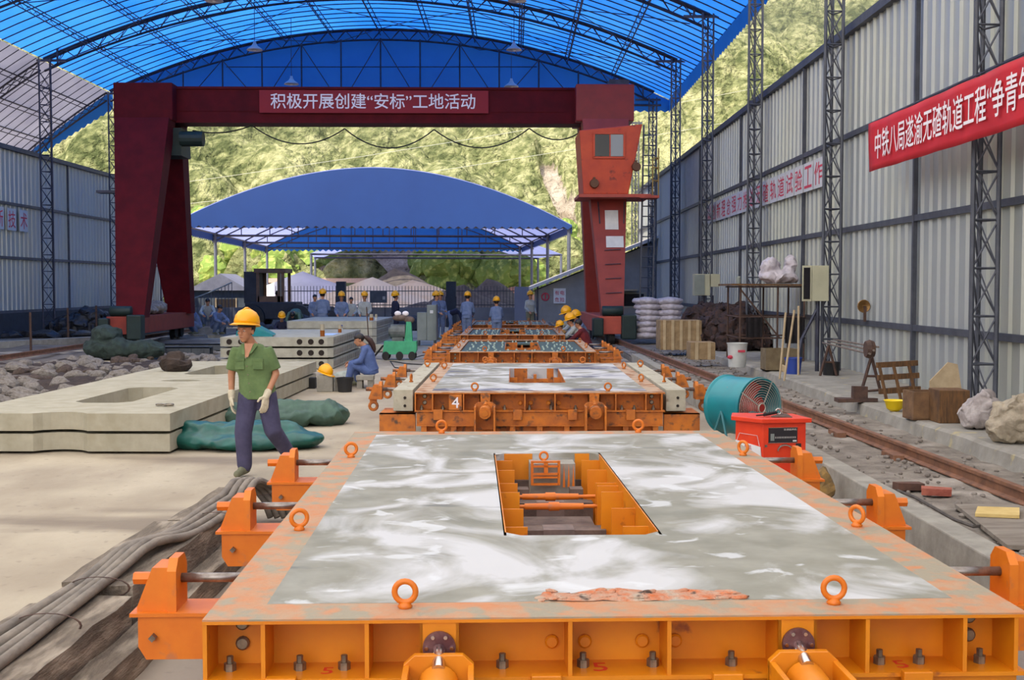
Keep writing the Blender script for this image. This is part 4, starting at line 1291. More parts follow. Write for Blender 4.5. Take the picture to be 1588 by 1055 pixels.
# jars, cup, bottle and a paper on the stacks
ztop = 0.02 + 2 * 0.255 + 0.21
def jar(p, label, tea=0.5, h=0.2, r=0.05):
    t = thing('tea_jar', label, 'jar', p, 0, 'drinking jars on the slab stacks')
    MB().lathe([(r, 0.0), (r, h * tea), (0, h * tea)], n=14).build('tea', TEA, t, smooth=False)
    MB().lathe([(r + 0.004, 0.0), (r + 0.004, h), (r * 0.8, h + 0.01)], n=14).lathe([(r + 0.002, h * tea), (r + 0.002, h * tea)], n=3).build('glass', JAR, t) if tea < 0.6 else None
    MB().lathe([(r * 0.9, h), (r * 0.9, h + 0.03), (0, h + 0.03)], n=14).build('lid', JAR if tea < 0.6 else BOLT, t)
def solid_jar(px, py, z, label, h=0.17, r=0.045, tea=True, cap=None, at=None):
    p = at or G(px, py, z)
    t = thing('tea_jar', label, 'jar', p, 0, 'drinking jars on the slab stacks')
    MB().lathe([(r, 0.0), (r, h * 0.55)], n=14).build('tea', TEA if tea else BUCKW, t, smooth=False)
    MB().lathe([(r, h * 0.55), (r, h)], n=14).build('empty_glass', JAR, t)
    MB().lathe([(r * 0.92, h), (r * 0.92, h + 0.03), (0, h + 0.03)], n=14).build('lid', cap or JAR, t)
solid_jar(500, 522, ztop, 'tea jar with amber tea on the front slab stack, nearest its corner', h=0.26, r=0.055)
solid_jar(527, 516, ztop, 'second tea jar standing near the right edge of the front slab stack')
solid_jar(529, 513, ztop, 'small clear bottle with blue cap near the edge of the front slab stack', tea=False, cap=BUCKB, h=0.12)
z4 = 0.02 + 3 * 0.225 + 0.21
solid_jar(562, 502, z4, 'short jar of tea on the rear slab stack', h=0.16, r=0.06, at=(-4.22, 35.3, z4))
solid_jar(567, 501.5, z4, 'white drinking cup beside the jar on the rear slab stack', tea=False, h=0.16, r=0.04, at=(-4.08, 35.3, z4))
p = G(511, 519, ztop)
tag(MB().b2((-0.16, -0.5, 0), (0.16, 0.5, 0.012)).build('paper_pad', M('pale_blue_paper', (176, 200, 236), rough=0.8), loc=p), 'pale blue paper pad lying between the tea jars', 'paper')
p = G(452, 530, ztop)
ft = MB().prism([(-0.55, 0, 0), (0.6, 0, 0), (0.62, 0, 0.04), (0.1, 0, 0.24), (-0.3, 0, 0.3), (-0.5, 0, 0.12)], (0, 0.5, 0)).rough(0.05, 2, 3).build('folded_tarpaulin', TEAL, loc=(-6.05, c3.y + 0.25, ztop + 0.02))
ft.scale = (0.75, 0.8, 0.9)
tag(ft, 'folded teal tarpaulin on the stack behind the man in green', 'tarpaulin')
p = G(560, 556, 0)
tag(MB().tube((0, 0, 0), (-0.08, 0.02, 1.35), 0.016, n=6).build('iron_bar', REBAR, loc=(-3.95, 32.6, 0.0)), 'thin iron bar leaning upright against the slab stacks above the seated woman', 'bar')

# ---------------------------------------------------------------- tarpaulin heaps
def heap(name, parts, mat, lb, cat, voxel=0.03, amp=0.03, sc=5, seed=1, sm=2, group=None):
    mb = MB()
    for (c, r) in parts:
        mb.ball(c, r, 18, 12)
    me = bake([mb], voxel, sm, name, mat)
    o_ = Vector((seed * 3.1, seed, 0))
    for v in me.vertices:
        q = v.co
        d = mnoise.noise_vector(q * sc + o_) * amp + mnoise.noise_vector(q * sc * 2.7 + o_) * amp * 0.45
        v.co = q + d
        if v.co.z < 0.0:
            v.co.z = 0.0
    o = obj(name, me)
    return tag(o, lb, cat, group)
p0 = G(375, 700, 0)
t_ = heap('tarpaulin', [((-0.55, 0.1, 0.10), (0.42, 0.35, 0.12)), ((0.0, 0, 0.09), (0.6, 0.38, 0.11)), ((0.5, 0.1, 0.10), (0.42, 0.32, 0.11)), ((0.1, 0.2, 0.22), (0.55, 0.26, 0.09)), ((-0.5, 0.2, 0.23), (0.35, 0.22, 0.08))], TARP, 'folded glossy teal green tarpaulin on the floor behind the walking man', 'tarpaulin', amp=0.035, sc=4)
t_.location = (p0.x, p0.y + 0.2, 0)
p0 = G(440, 662, 0)
t_ = heap('tarpaulin', [((-0.7, 0.1, 0.13), (0.5, 0.5, 0.17)), ((0.0, 0, 0.14), (0.6, 0.4, 0.18)), ((0.5, 0.1, 0.14), (0.42, 0.35, 0.2))], TARPG, 'crumpled grey-green tarpaulin beside the second pair of slabs', 'tarpaulin', amp=0.07, sc=4, seed=3)
t_.location = (p0.x - 0.05, p0.y + 0.2, 0)

# blocks, helmet, buckets, stool near the seated woman
def block(px, py, w, d, h, lb, mat=CONCD, name='concrete_block', rz=0.0, group='concrete test blocks beside the woman'):
    p = G(px, py, 0)
    o = MB().b2((-w / 2, 0, 0), (w / 2, d, h)).build(name, mat, bevel=0.01, loc=p, rot=(0, 0, rz))
    return tag(o, lb, 'block', group)
block(498, 608, 0.15, 0.2, 0.30, 'left concrete block under the yellow helmet')
block(509, 608, 0.16, 0.2, 0.30, 'right concrete block under the yellow helmet')
block(525, 607, 0.14, 0.25, 0.26, 'concrete block partly hidden behind the black bucket')
def helmet_mesh(r=0.135):
    mb = MB().lathe([(r * 1.0, 0.0), (r * 1.01, 0.03), (r * 0.93, 0.08), (r * 0.7, 0.125), (r * 0.35, 0.15), (0.0, 0.157)], n=22)
    mb.v = [(x * 0.88, y * 1.08, z) for x, y, z in mb.v]
    # brim
    pts = []
    n = 22
    vs = []; 
    for k in range(n):
        a = 2 * PI * k / n
        x, y = math.cos(a), math.sin(a)
        ext = 0.014 + 0.052 * max(0, -y) ** 1.5
        for (rr, z) in ((r * 0.98, 0.010), (r * 0.98 + ext, -0.008 - 0.012 * max(0, -y)), (r * 0.98 + ext, -0.013 - 0.012 * max(0, -y)), (r * 0.98, 0.002)):
            vs.append((x * rr * 0.88, y * rr * 1.08, z))
    fs = []
    for k in range(n):
        k2 = (k + 1) % n
        for j in range(4):
            j2 = (j + 1) % 4
            fs.append((k * 4 + j, k2 * 4 + j, k2 * 4 + j2, k * 4 + j2))
    mb.add(vs, fs)
    # ridge
    mb.path([(0, -r * 0.95 * math.cos(a), 0.02 + 0.142 * math.sin(a)) for a in [PI * k / 10 for k in range(1, 10)]], 0.012, 6)
    return mb.mesh('helmet', YEL, True)
HELM = helmet_mesh()
p = G(503, 608, 0)
hh = obj('helmet', HELM, None, (p.x, p.y + 0.12, 0.34)); hh.rotation_euler = (0.25, 0.1, 1.1)
tag(hh, 'yellow safety helmet lying on the concrete blocks beside the woman', 'helmet')
def bucket(px, py, z, r, h, mat, lb, taper=0.8, name='bucket', stripe=None):
    p = G(px, py, z)
    t = thing(name, lb, name, p, 0)
    MB().lathe([(r * taper, 0), (r, h), (r * 1.05, h), (r * 1.05, h - 0.02), (r * 0.92, h - 0.02), (r * taper * 0.9, 0.02), (0, 0.02)], n=22).build('bucket_body', mat, t, auto=True)
    MB().torus((0, 0, h - 0.02), r * 1.02, 0.006, axis='y', n=14, m=5, arc=PI, a0=PI, rot=Matrix.Rotation(-0.2, 3, 'X')).build('handle', BOLT, t)
    if stripe:
        MB().lathe([(r * (taper + (1 - taper) * 0.45) + 0.003, h * 0.45), (r * (taper + (1 - taper) * 0.6) + 0.003, h * 0.6)], n=22).build('label_band', stripe, t)
    return t
bucket(535, 608, 0, 0.15, 0.26, BLACK, 'black bucket at the feet of the seated woman')
t_ = heap('plastic_sheet', [((0, 0, 0.13), (0.26, 0.2, 0.13)), ((0.12, 0, 0.2), (0.15, 0.14, 0.1))], WATERG, 'crumpled pale plastic sheet behind the black bucket', 'sheet', amp=0.05, seed=5)
p = G(533, 600, 0); t_.location = (p.x, p.y + 0.35, 0.0)
block(482, 603, 0.16, 0.2, 0.2, 'dark box beside the blocks at the end of the slab pair', mat=BLACK, name='dark_box', group=None)
p = G(567, 602, 0)
st = thing('low_stool', 'low stool of stacked blocks under the seated woman', 'stool', (p.x, p.y, 0))
MB().b2((-0.16, -0.15, 0.16), (0.16, 0.15, 0.24)).build('seat', CONCD, st)
for sx in (-0.1, 0.1):
    MB().b2((sx - 0.05, -0.12, 0), (sx + 0.05, 0.12, 0.16)).build('leg', CONCD, st)

# ---------------------------------------------------------------- green cart, grey cabinets
p = G(622, 559, 0)
ct = thing('machine_cart', 'green trolley with a motor on small wheels beside the slab stacks', 'cart', p)
ct.scale = (0.8, 0.8, 0.95)
MB().prism([(-0.6, 0, 0.16), (0.42, 0, 0.16), (0.5, 0, 0.26), (0.5, 0, 0.52), (-0.55, 0, 0.52)], (0, 0.5, 0)).build('tray', GREENM, ct, bevel=0.01)
MB().prism([(0.1, 0.1, 0.5), (0.36, 0.1, 0.5), (0.32, 0.1, 1.05), (0.16, 0.1, 1.05)], (0, 0.25, 0)).build('upright', GREENM, ct, bevel=0.01)
MB().tube((-0.35, 0.25, 0.78), (0.12, 0.25, 0.78), 0.2, n=16).tube((-0.42, 0.25, 0.78), (-0.35, 0.25, 0.78), 0.12, n=12).b2((-0.3, 0.1, 0.52), (0.05, 0.4, 0.62)).build('motor', M('grey_motor', (104, 108, 108), (80, 84, 84), rough=0.6, scale=6), ct)
MB().ball((-0.05, 0.2, 1.15), (0.25, 0.12, 0.09), 12, 8).ball((0.25, 0.2, 1.1), (0.18, 0.12, 0.1), 12, 8).build('engine_head', RUSTBEAM, ct)
for (x, y) in ((-0.5, 0.0), (-0.05, 0.0), (0.35, 0.0), (-0.5, 0.5), (0.35, 0.5)):
    MB().lathe([(0, -0.03), (0.11, -0.03), (0.12, -0.01), (0.12, 0.03), (0, 0.03)], c=(x, y, 0.12), axis='y', n=16).lathe([(0, -0.04), (0.05, -0.04), (0.05, 0.0)], c=(x, y, 0.12), axis='y', n=8).build('wheel', BLACK, ct)
MB().tube((-0.6, 0.05, 0.4), (-0.95, 0.05, -0.0 + 0.03), 0.02, n=6).tube((-0.6, 0.45, 0.4), (-0.95, 0.45, 0.03), 0.02, n=6).tube((-0.95, 0.05, 0.03), (-0.95, 0.45, 0.03), 0.02, n=6).build('drawbar', BLACK, ct)
for (dx, s) in ((-0.12, 0.11), (0.13, 0.11)):
    MB().ball((0 + dx, 0.2, 1.27), (s, 0.06, 0.07), 12, 8).build('white_bag', WHITE, ct, smooth=True)
cw = MB().path([tuple(G(a, b, 0.012)) for a, b in ((640, 556), (652, 552), (668, 549), (682, 553), (676, 562), (655, 566), (630, 564), (605, 560), (612, 570), (650, 575), (690, 572))], 0.012, 5)
tag(cw.build('floor_cable', BLACK), 'thin black cable looping on the floor beside the green trolley', 'cable')
p = G(667, 537, 0)
cb = thing('control_cabinet', 'tall grey control cabinet with open door beside the paired workers', 'cabinet', (p.x, p.y, 0))
MB().b2((-0.1, 0, 0.18), (0.20, 0.45, 1.32)).build('cabinet_body', CABG, cb, bevel=0.01)
MB().b2((-0.42, 0.05, 0.18), (-0.11, 0.5, 1.08)).build('side_case', CABG, cb, bevel=0.01)
MB().b2((0.22, -0.35, 0.2), (0.25, 0.02, 1.34)).build('door', GYSTEEL, cb)
MB().b2((0.0, -0.012, 1.05), (0.1, 0.0, 1.15)).build('label_plate', PAPER, cb)
for x in (-0.38, 0.14):
    MB().b2((x - 0.03, 0.02, 0), (x + 0.03, 0.08, 0.18)).build('leg', GYSTEEL, cb)
    MB().b2((x - 0.03, 0.38, 0), (x + 0.03, 0.44, 0.18)).build('leg', GYSTEEL, cb)
p = G(596, 530, 0)
tag(MB().b2((-0.12, 0, 0), (0.14, 0.3, 0.42)).lathe([(0.07, 0.42), (0.07, 0.46), (0, 0.46)], c=(0.0, 0.15, 0), n=10).build('small_case', CABG, bevel=0.02, loc=p), 'small grey case standing behind the green trolley', 'case')

# ---------------------------------------------------------------- fan
fp = G(1140, 668, 0.0)
FY = 12.9
fp = AY(1149, 668, FY); fp.z = 0
fan = thing('drum_fan', 'teal drum fan with wire guard and red blades beside the welding machine', 'fan', (fp.x, FY, 0.0), 0)
fr = Matrix.Rotation(math.radians(34), 3, 'Z')       # axis looks to the right and to the camera
R_ = 0.312
fan_c = Vector((0.0, 0, 0.61))
def faxis(p):
    """local y = fan axis, pointing back; turned so that the mouth faces right-front"""
    return fr @ Vector(p) + fan_c
def fmb(mb):
    mb.v = [tuple(faxis(v)) for v in mb.v]
    return mb
fmb(MB().lathe([(R_ * 0.97, -0.27), (R_ * 1.06, -0.275), (R_ * 1.06, -0.25), (R_, -0.23), (R_, 0.20), (R_ * 1.05, 0.22), (R_ * 1.05, 0.24), (R_ * 0.96, 0.24), (R_ * 0.96, -0.25), (R_ * 0.97, -0.27)], axis='y', n=40, caps=False)).build('drum', TEAL, fan, auto=True)
gd = MB()
for k in range(11):
    gd.torus((0, -0.30 + 0.012 * abs(k - 11) * 0.0, 0), 0.065 + k * 0.0255, 0.0028, axis='y', n=36, m=4)
for k in range(4):
    a = PI / 4 + k * PI / 2 + 0.2
    gd.tube((0.05 * math.cos(a), -0.305, 0.05 * math.sin(a)), (R_ * 1.03 * math.cos(a), -0.28, R_ * 1.03 * math.sin(a)), 0.006, n=6)
gd.torus((0, -0.31, 0), 0.05, 0.008, axis='y', n=24, m=6)
fmb(gd).build('wire_guard', M('guard_wire', (176, 170, 156), rough=0.4, metal=0.3), fan)
bl = MB()
for k in range(6):
    a = k * PI / 3
    for s in range(1):
        q = [Vector((0.06, -0.06, -0.05)), Vector((0.29, -0.09, -0.09)), Vector((0.30, -0.02, 0.09)), Vector((0.06, 0.02, 0.05))]
        rt = Matrix.Rotation(a, 3, 'Y')
        bl.prism([rt @ v for v in q], rt @ Vector((0, 0.006, 0)))
bl.lathe([(0, -0.14), (0.05, -0.14), (0.07, -0.08), (0.07, 0.08), (0, 0.1)], axis='y', n=16)
fmb(bl).build('fan_blades', M('fan_red', (206, 60, 50), rough=0.5), fan)
MB().tube(faxis((0, 0.0, 0)), faxis((0, 0.2, 0)), 0.1, n=16).build('fan_motor', M('fan_motor_grey', (80, 90, 90), rough=0.5), fan)
for s in (-1, 1):
    hub = faxis((s * R_, -0.02, -0.04))
    lg_ = MB()
    for dy in (-0.22, 0.2):
        ft = faxis((s * (R_ + 0.03), dy, 0)); ft.z = 0.01
        lg_.tube(hub, ft, 0.014, n=6)
    a = faxis((s * (R_ + 0.03), -0.24, 0)); a.z = 0.012
    b = faxis((s * (R_ + 0.03), 0.24, 0)); b.z = 0.012
    lg_.tube(a, b, 0.014, n=6)
    lg_.build('stand_leg', M('stand_teal', (60, 120, 126), rough=0.5), fan)
bar = MB()
a = faxis((-R_, -0.24, 0)); a.z = 0.012
b = faxis((R_, -0.24, 0)); b.z = 0.012
bar.tube(a, b, 0.012, n=6).build('stand_bar', M('stand_bar', (130, 150, 150), rough=0.5), fan)

# ---------------------------------------------------------------- welding machine
wr = math.radians(-24)
wp = AY(1200, 790, 10.0)
wd = thing('welding_machine', 'orange-red box welding machine on the floor beside the nearest mould', 'welder', (2.50, 11.4, 0.0), 0)
wd.scale = (0.93, 0.93, 0.75)
# plan of the box: a wide right face and a left face meeting at the front corner
A = (-0.36, 0.22); B = (-0.13, -0.05); Cc = (0.33, 0.02); D = (0.25, 0.42); E = (-0.3, 0.5)
MB().prism([(a, b, 0.04) for a, b in (A, B, Cc, D, E)], (0, 0, 0.78)).build('case', WELD, wd, bevel=0.008)
o5 = [(A[0] - 0.05, A[1] - 0.01), (B[0] - 0.02, B[1] - 0.05), (Cc[0] + 0.05, Cc[1] - 0.04), (D[0] + 0.04, D[1] + 0.03), (E[0] - 0.04, E[1] + 0.04)]
MB().prism([(a, b, 0.80) for a, b in o5], (0, 0, 0.055)).build('lid', WELD, wd, bevel=0.006)
ux = Vector((Cc[0] - B[0], Cc[1] - B[1], 0)).normalized(); nx = Vector((ux.y, -ux.x, 0))
def onface(u, z, off=0.004):
    return Vector((B[0], B[1], 0)) + ux * u + nx * off + Vector((0, 0, z))
def facebox(u0, u1, z0, z1, th, name, mat):
    q = [onface(u0, z0, 0), onface(u1, z0, 0), onface(u1, z1, 0), onface(u0, z1, 0)]
    return MB().prism(q, nx * th).build(name, mat, wd)
pl = facebox(0.06, 0.37, 0.545, 0.735, 0.008, 'rating_plate', M('plate_black', (40, 36, 40), rough=0.4))
facebox(0.055, 0.375, 0.54, 0.545, 0.010, 'plate_edge', CHROME); facebox(0.055, 0.375, 0.735, 0.74, 0.010, 'plate_edge', CHROME)
place_text(text_mesh('交流弧焊机', 0.024, width=0.14), onface(0.22, 0.70, 0.010), ux, (0, 0, 1)).build('lettering', M('plate_text', (210, 206, 200), rough=0.5), wd)
place_text(text_mesh('|||||||||||||', 0.022, width=0.22), onface(0.13, 0.60, 0.010), ux, (0, 0, 1)).build('scale_marks', M('plate_text', (0, 0, 0)), wd)
facebox(0.08, 0.12, 0.57, 0.66, 0.010, 'dial', CABG)
facebox(0.32, 0.36, 0.555, 0.575, 0.010, 'plate_tag', PAPER)
facebox(0.355, 0.41, 0.40, 0.53, 0.012, 'switch', BLACK)
MB().torus(onface(0.23, 0.44, 0.03), 0.075, 0.012, axis='y', n=16, m=6, arc=PI, a0=0).build('lifting_handle', CHROME, wd)
facebox(0.02, 0.045, 0.49, 0.52, 0.01, 'stud', STEEL)
vx = Vector((B[0] - A[0], B[1] - A[1], 0)).normalized(); vn = Vector((vx.y, -vx.x, 0))
q = [Vector((A[0], A[1], 0)) + vx * u + Vector((0, 0, z)) + vn * 0.004 for (u, z) in ((0.0, 0.38), (0.345, 0.33), (0.33, 0.49), (0.01, 0.545))]
pc = MB().prism(q, vn * 0.008).build('paper_sign', PAPER, wd)
place_text(text_mesh('焊机', 0.06, width=0.09), Vector((A[0], A[1], 0)) + vx * 0.13 + vn * 0.016 + Vector((0, 0, 0.44)), vx, (0, 0, 1)).build('lettering', REDTXT, wd)
MB().path([Vector((A[0], A[1], 0)) + vx * u + Vector((0, 0, z)) + vn * 0.01 for (u, z) in ((0.02, 0.53), (0.06, 0.64), (0.29, 0.63), (0.32, 0.5))], 0.003, 4).build('sign_string', PAPER, wd)
tq = thing('welding_clamp', 'dark welding clamp with ring lying on the red machine lid', 'clamp', (2.50, 11.4, 0.643))
MB().tube((-0.08, 0.1, 0.02), (0.06, 0.22, 0.03), 0.016, n=8).tube((-0.08, 0.1, 0.02), (-0.16, 0.08, 0.015), 0.008, n=6).build('clamp_body', BLACK, tq)
MB().torus((0.09, 0.24, 0.035), 0.028, 0.007, axis='y', n=14, m=6).build('ring', CHROME, tq)
rg = MB()
for k in range(5):
    rg.b2((0.02 + k * 0.03, 0.05 + k * 0.05, 0.0), (0.22, 0.08 + k * 0.05, 0.012))
tag(rg.rough(0.01, 3, 6).build('rag', RUSTBEAM, loc=(2.46, 11.4, 0.643)), 'dark dirty rag on the welding machine lid', 'rag')
tag(MB().ball((0, 0, 0.15), (0.1, 0.12, 0.16), 10, 8).rough(0.07, 5, 7).build('rag', M('rag_ochre', (150, 116, 60), (80, 70, 60), rough=0.9, scale=9), loc=(2.68, 10.3, 0)), 'ochre and grey rag heap right of the welding machine foot', 'rag')
# ---------------------------------------------------------------- people
def capsule(p0, p1, r0, r1, n=14):
    p0 = Vector(p0); p1 = Vector(p1)
    d = (p1 - p0)
    L = d.length
    d.normalize()
    pts = []; rs = []
    for k in (0, 1, 2):
        a = PI / 2 * (1 - k / 3)
        pts.append(p0 - d * r0 * math.sin(a)); rs.append(max(0.001, r0 * math.cos(a)))
    pts.append(p0); rs.append(r0)
    pts.append(p1); rs.append(r1)
    for k in (2, 1, 0):
        a = PI / 2 * (1 - k / 3)
        pts.append(p1 + d * r1 * math.sin(a)); rs.append(max(0.001, r1 * math.cos(a)))
    return MB().path(pts, rs, n)
def loft(stations, side, fwd, n=20):
    """stations: (centre, half width, half depth)"""
    side = Vector(side).normalized(); fwd = Vector(fwd).normalized()
    vs = []
    for (c, w, d) in stations:
        c = Vector(c)
        for k in range(n):
            t = 2 * PI * k / n
            ct, s_ = math.cos(t), math.sin(t)
            e = 0.8
            vs.append(c + side * (w * math.copysign(abs(ct) ** e, ct)) + fwd * (d * math.copysign(abs(s_) ** e, s_)))
    fs = []
    m = len(stations)
    for i in range(m - 1):
        for k in range(n):
            k2 = (k + 1) % n
            fs.append((i * n + k, i * n + k2, (i + 1) * n + k2, (i + 1) * n + k))
    fs.append(tuple(range(n - 1, -1, -1))); fs.append(tuple((m - 1) * n + k for k in range(n)))
    mb = MB().add(vs, fs)
    return mb
def hand_parts(wr, d, palm_n, thumb_side, size=1.0, curl=0.35, thick=1.0):
    """wrist point, direction of the hand, palm normal, thumb side vector"""
    d = Vector(d).normalized(); pn = Vector(palm_n).normalized(); ts = Vector(thumb_side).normalized()
    wr = Vector(wr)
    s = size
    parts = []
    parts.append(loft([(wr - d * 0.01 * s, 0.024 * s * thick, 0.018 * s * thick), (wr + d * 0.03 * s, 0.034 * s * thick, 0.018 * s * thick), (wr + d * 0.085 * s, 0.040 * s * thick, 0.014 * s * thick)], ts, pn, 14))
    lens = [0.068, 0.078, 0.072, 0.056]
    for k in range(4):
        off = (0.030 - 0.0205 * k) * s
        b = wr + d * 0.083 * s + ts * off
        c = curl * (1 + 0.18 * k)
        a1 = c * 0.5
        d1 = (d * math.cos(a1) + pn * math.sin(a1))
        d2 = (d * math.cos(a1 + c) + pn * math.sin(a1 + c))
        d3 = (d * math.cos(a1 + 2 * c) + pn * math.sin(a1 + 2 * c))
        l = lens[k] * s
        p1 = b + d1 * l * 0.45; p2 = p1 + d2 * l * 0.32; p3 = p2 + d3 * l * 0.25
        r = 0.0088 * s * thick
        parts += [capsule(b - d1 * 0.01, p1, r * 1.05, r, 10), capsule(p1, p2, r, r * 0.93, 10), capsule(p2, p3, r * 0.93, r * 0.8, 10)]
    tb = wr + d * 0.022 * s + ts * 0.026 * s
    t1 = tb + (ts * 0.8 + d * 0.7 + pn * 0.25).normalized() * 0.038 * s
    t2 = t1 + (ts * 0.35 + d * 0.95 + pn * 0.3).normalized() * 0.032 * s
    parts += [capsule(tb, t1, 0.013 * s * thick, 0.0105 * s * thick, 10), capsule(t1, t2, 0.0105 * s * thick, 0.0085 * s * thick, 10)]
    return parts
def head_parts(c, fwd, up, s=1.0, detail=True):
    """c = centre of the skull, s = scale for a 0.23 m head"""
    fwd = Vector(fwd).normalized(); up = Vector(up).normalized()
    sd = fwd.cross(up).normalized(); up = sd.cross(fwd).normalized()
    R = Matrix((sd, fwd, up)).transposed()
    def P(x, y, z):
        return Vector(c) + R @ Vector((x, y, z)) * s
    ps = [MB().ball(P(0, -0.01, 0.025), (0.074 * s, 0.092 * s, 0.085 * s), 20, 14, R),
          MB().ball(P(0, 0.022, -0.045), (0.054 * s, 0.062 * s, 0.066 * s), 18, 12, R),
          MB().ball(P(0, 0.048, -0.092), (0.028 * s, 0.026 * s, 0.022 * s), 12, 8, R)]
    if detail:
        ps += [capsule(P(0, 0.082, 0.012), P(0, 0.100, -0.028), 0.009 * s, 0.013 * s, 10),
               MB().ball(P(0.012, 0.088, -0.03), 0.009 * s, 8, 6), MB().ball(P(-0.012, 0.088, -0.03), 0.009 * s, 8, 6),
               MB().ball(P(0.036, 0.060, -0.02), (0.02 * s, 0.018 * s, 0.018 * s), 10, 8), MB().ball(P(-0.036, 0.060, -0.02), (0.02 * s, 0.018 * s, 0.018 * s), 10, 8),
               capsule(P(-0.045, 0.066, 0.022), P(0.045, 0.066, 0.022), 0.012 * s, 0.012 * s, 8),
               capsule(P(-0.018, 0.080, -0.057), P(0.018, 0.080, -0.057), 0.0075 * s, 0.0075 * s, 8),
               capsule(P(-0.015, 0.079, -0.068), P(0.015, 0.079, -0.068), 0.008 * s, 0.008 * s, 8)]
        for k in (-1, 1):
            ps.append(MB().ball(P(k * 0.076, -0.008, -0.015), (0.009 * s, 0.019 * s, 0.031 * s), 10, 8, R))
    return ps, R, P
def face_details(P, R, s, parent, hairm, mouth=True):
    """eyes, brows and lips as small parts on the head"""
    for k in (-1, 1):
        e = MB().ball(P(k * 0.030, 0.078, 0.002), (0.013 * s, 0.007 * s, 0.0055 * s), 10, 6, R).build('eye', M('eye_white', (214, 206, 200), rough=0.3), parent, smooth=True)
        MB().ball(P(k * 0.030, 0.0845, 0.001), (0.0055 * s, 0.003 * s, 0.005 * s), 8, 6, R).build('iris', HAIR, e, smooth=True)
        MB().path([P(k * 0.016, 0.0835, 0.021), P(k * 0.032, 0.0825, 0.026), P(k * 0.049, 0.072, 0.021)], [0.003 * s, 0.0035 * s, 0.002 * s], 5).build('eyebrow', hairm, parent)
    MB().path([P(-0.020, 0.084, -0.062), P(0, 0.0895, -0.0605), P(0.020, 0.084, -0.062)], [0.002 * s, 0.0042 * s, 0.002 * s], 6).build('lips', M('lip_tone', (140, 84, 70), rough=0.5), parent)

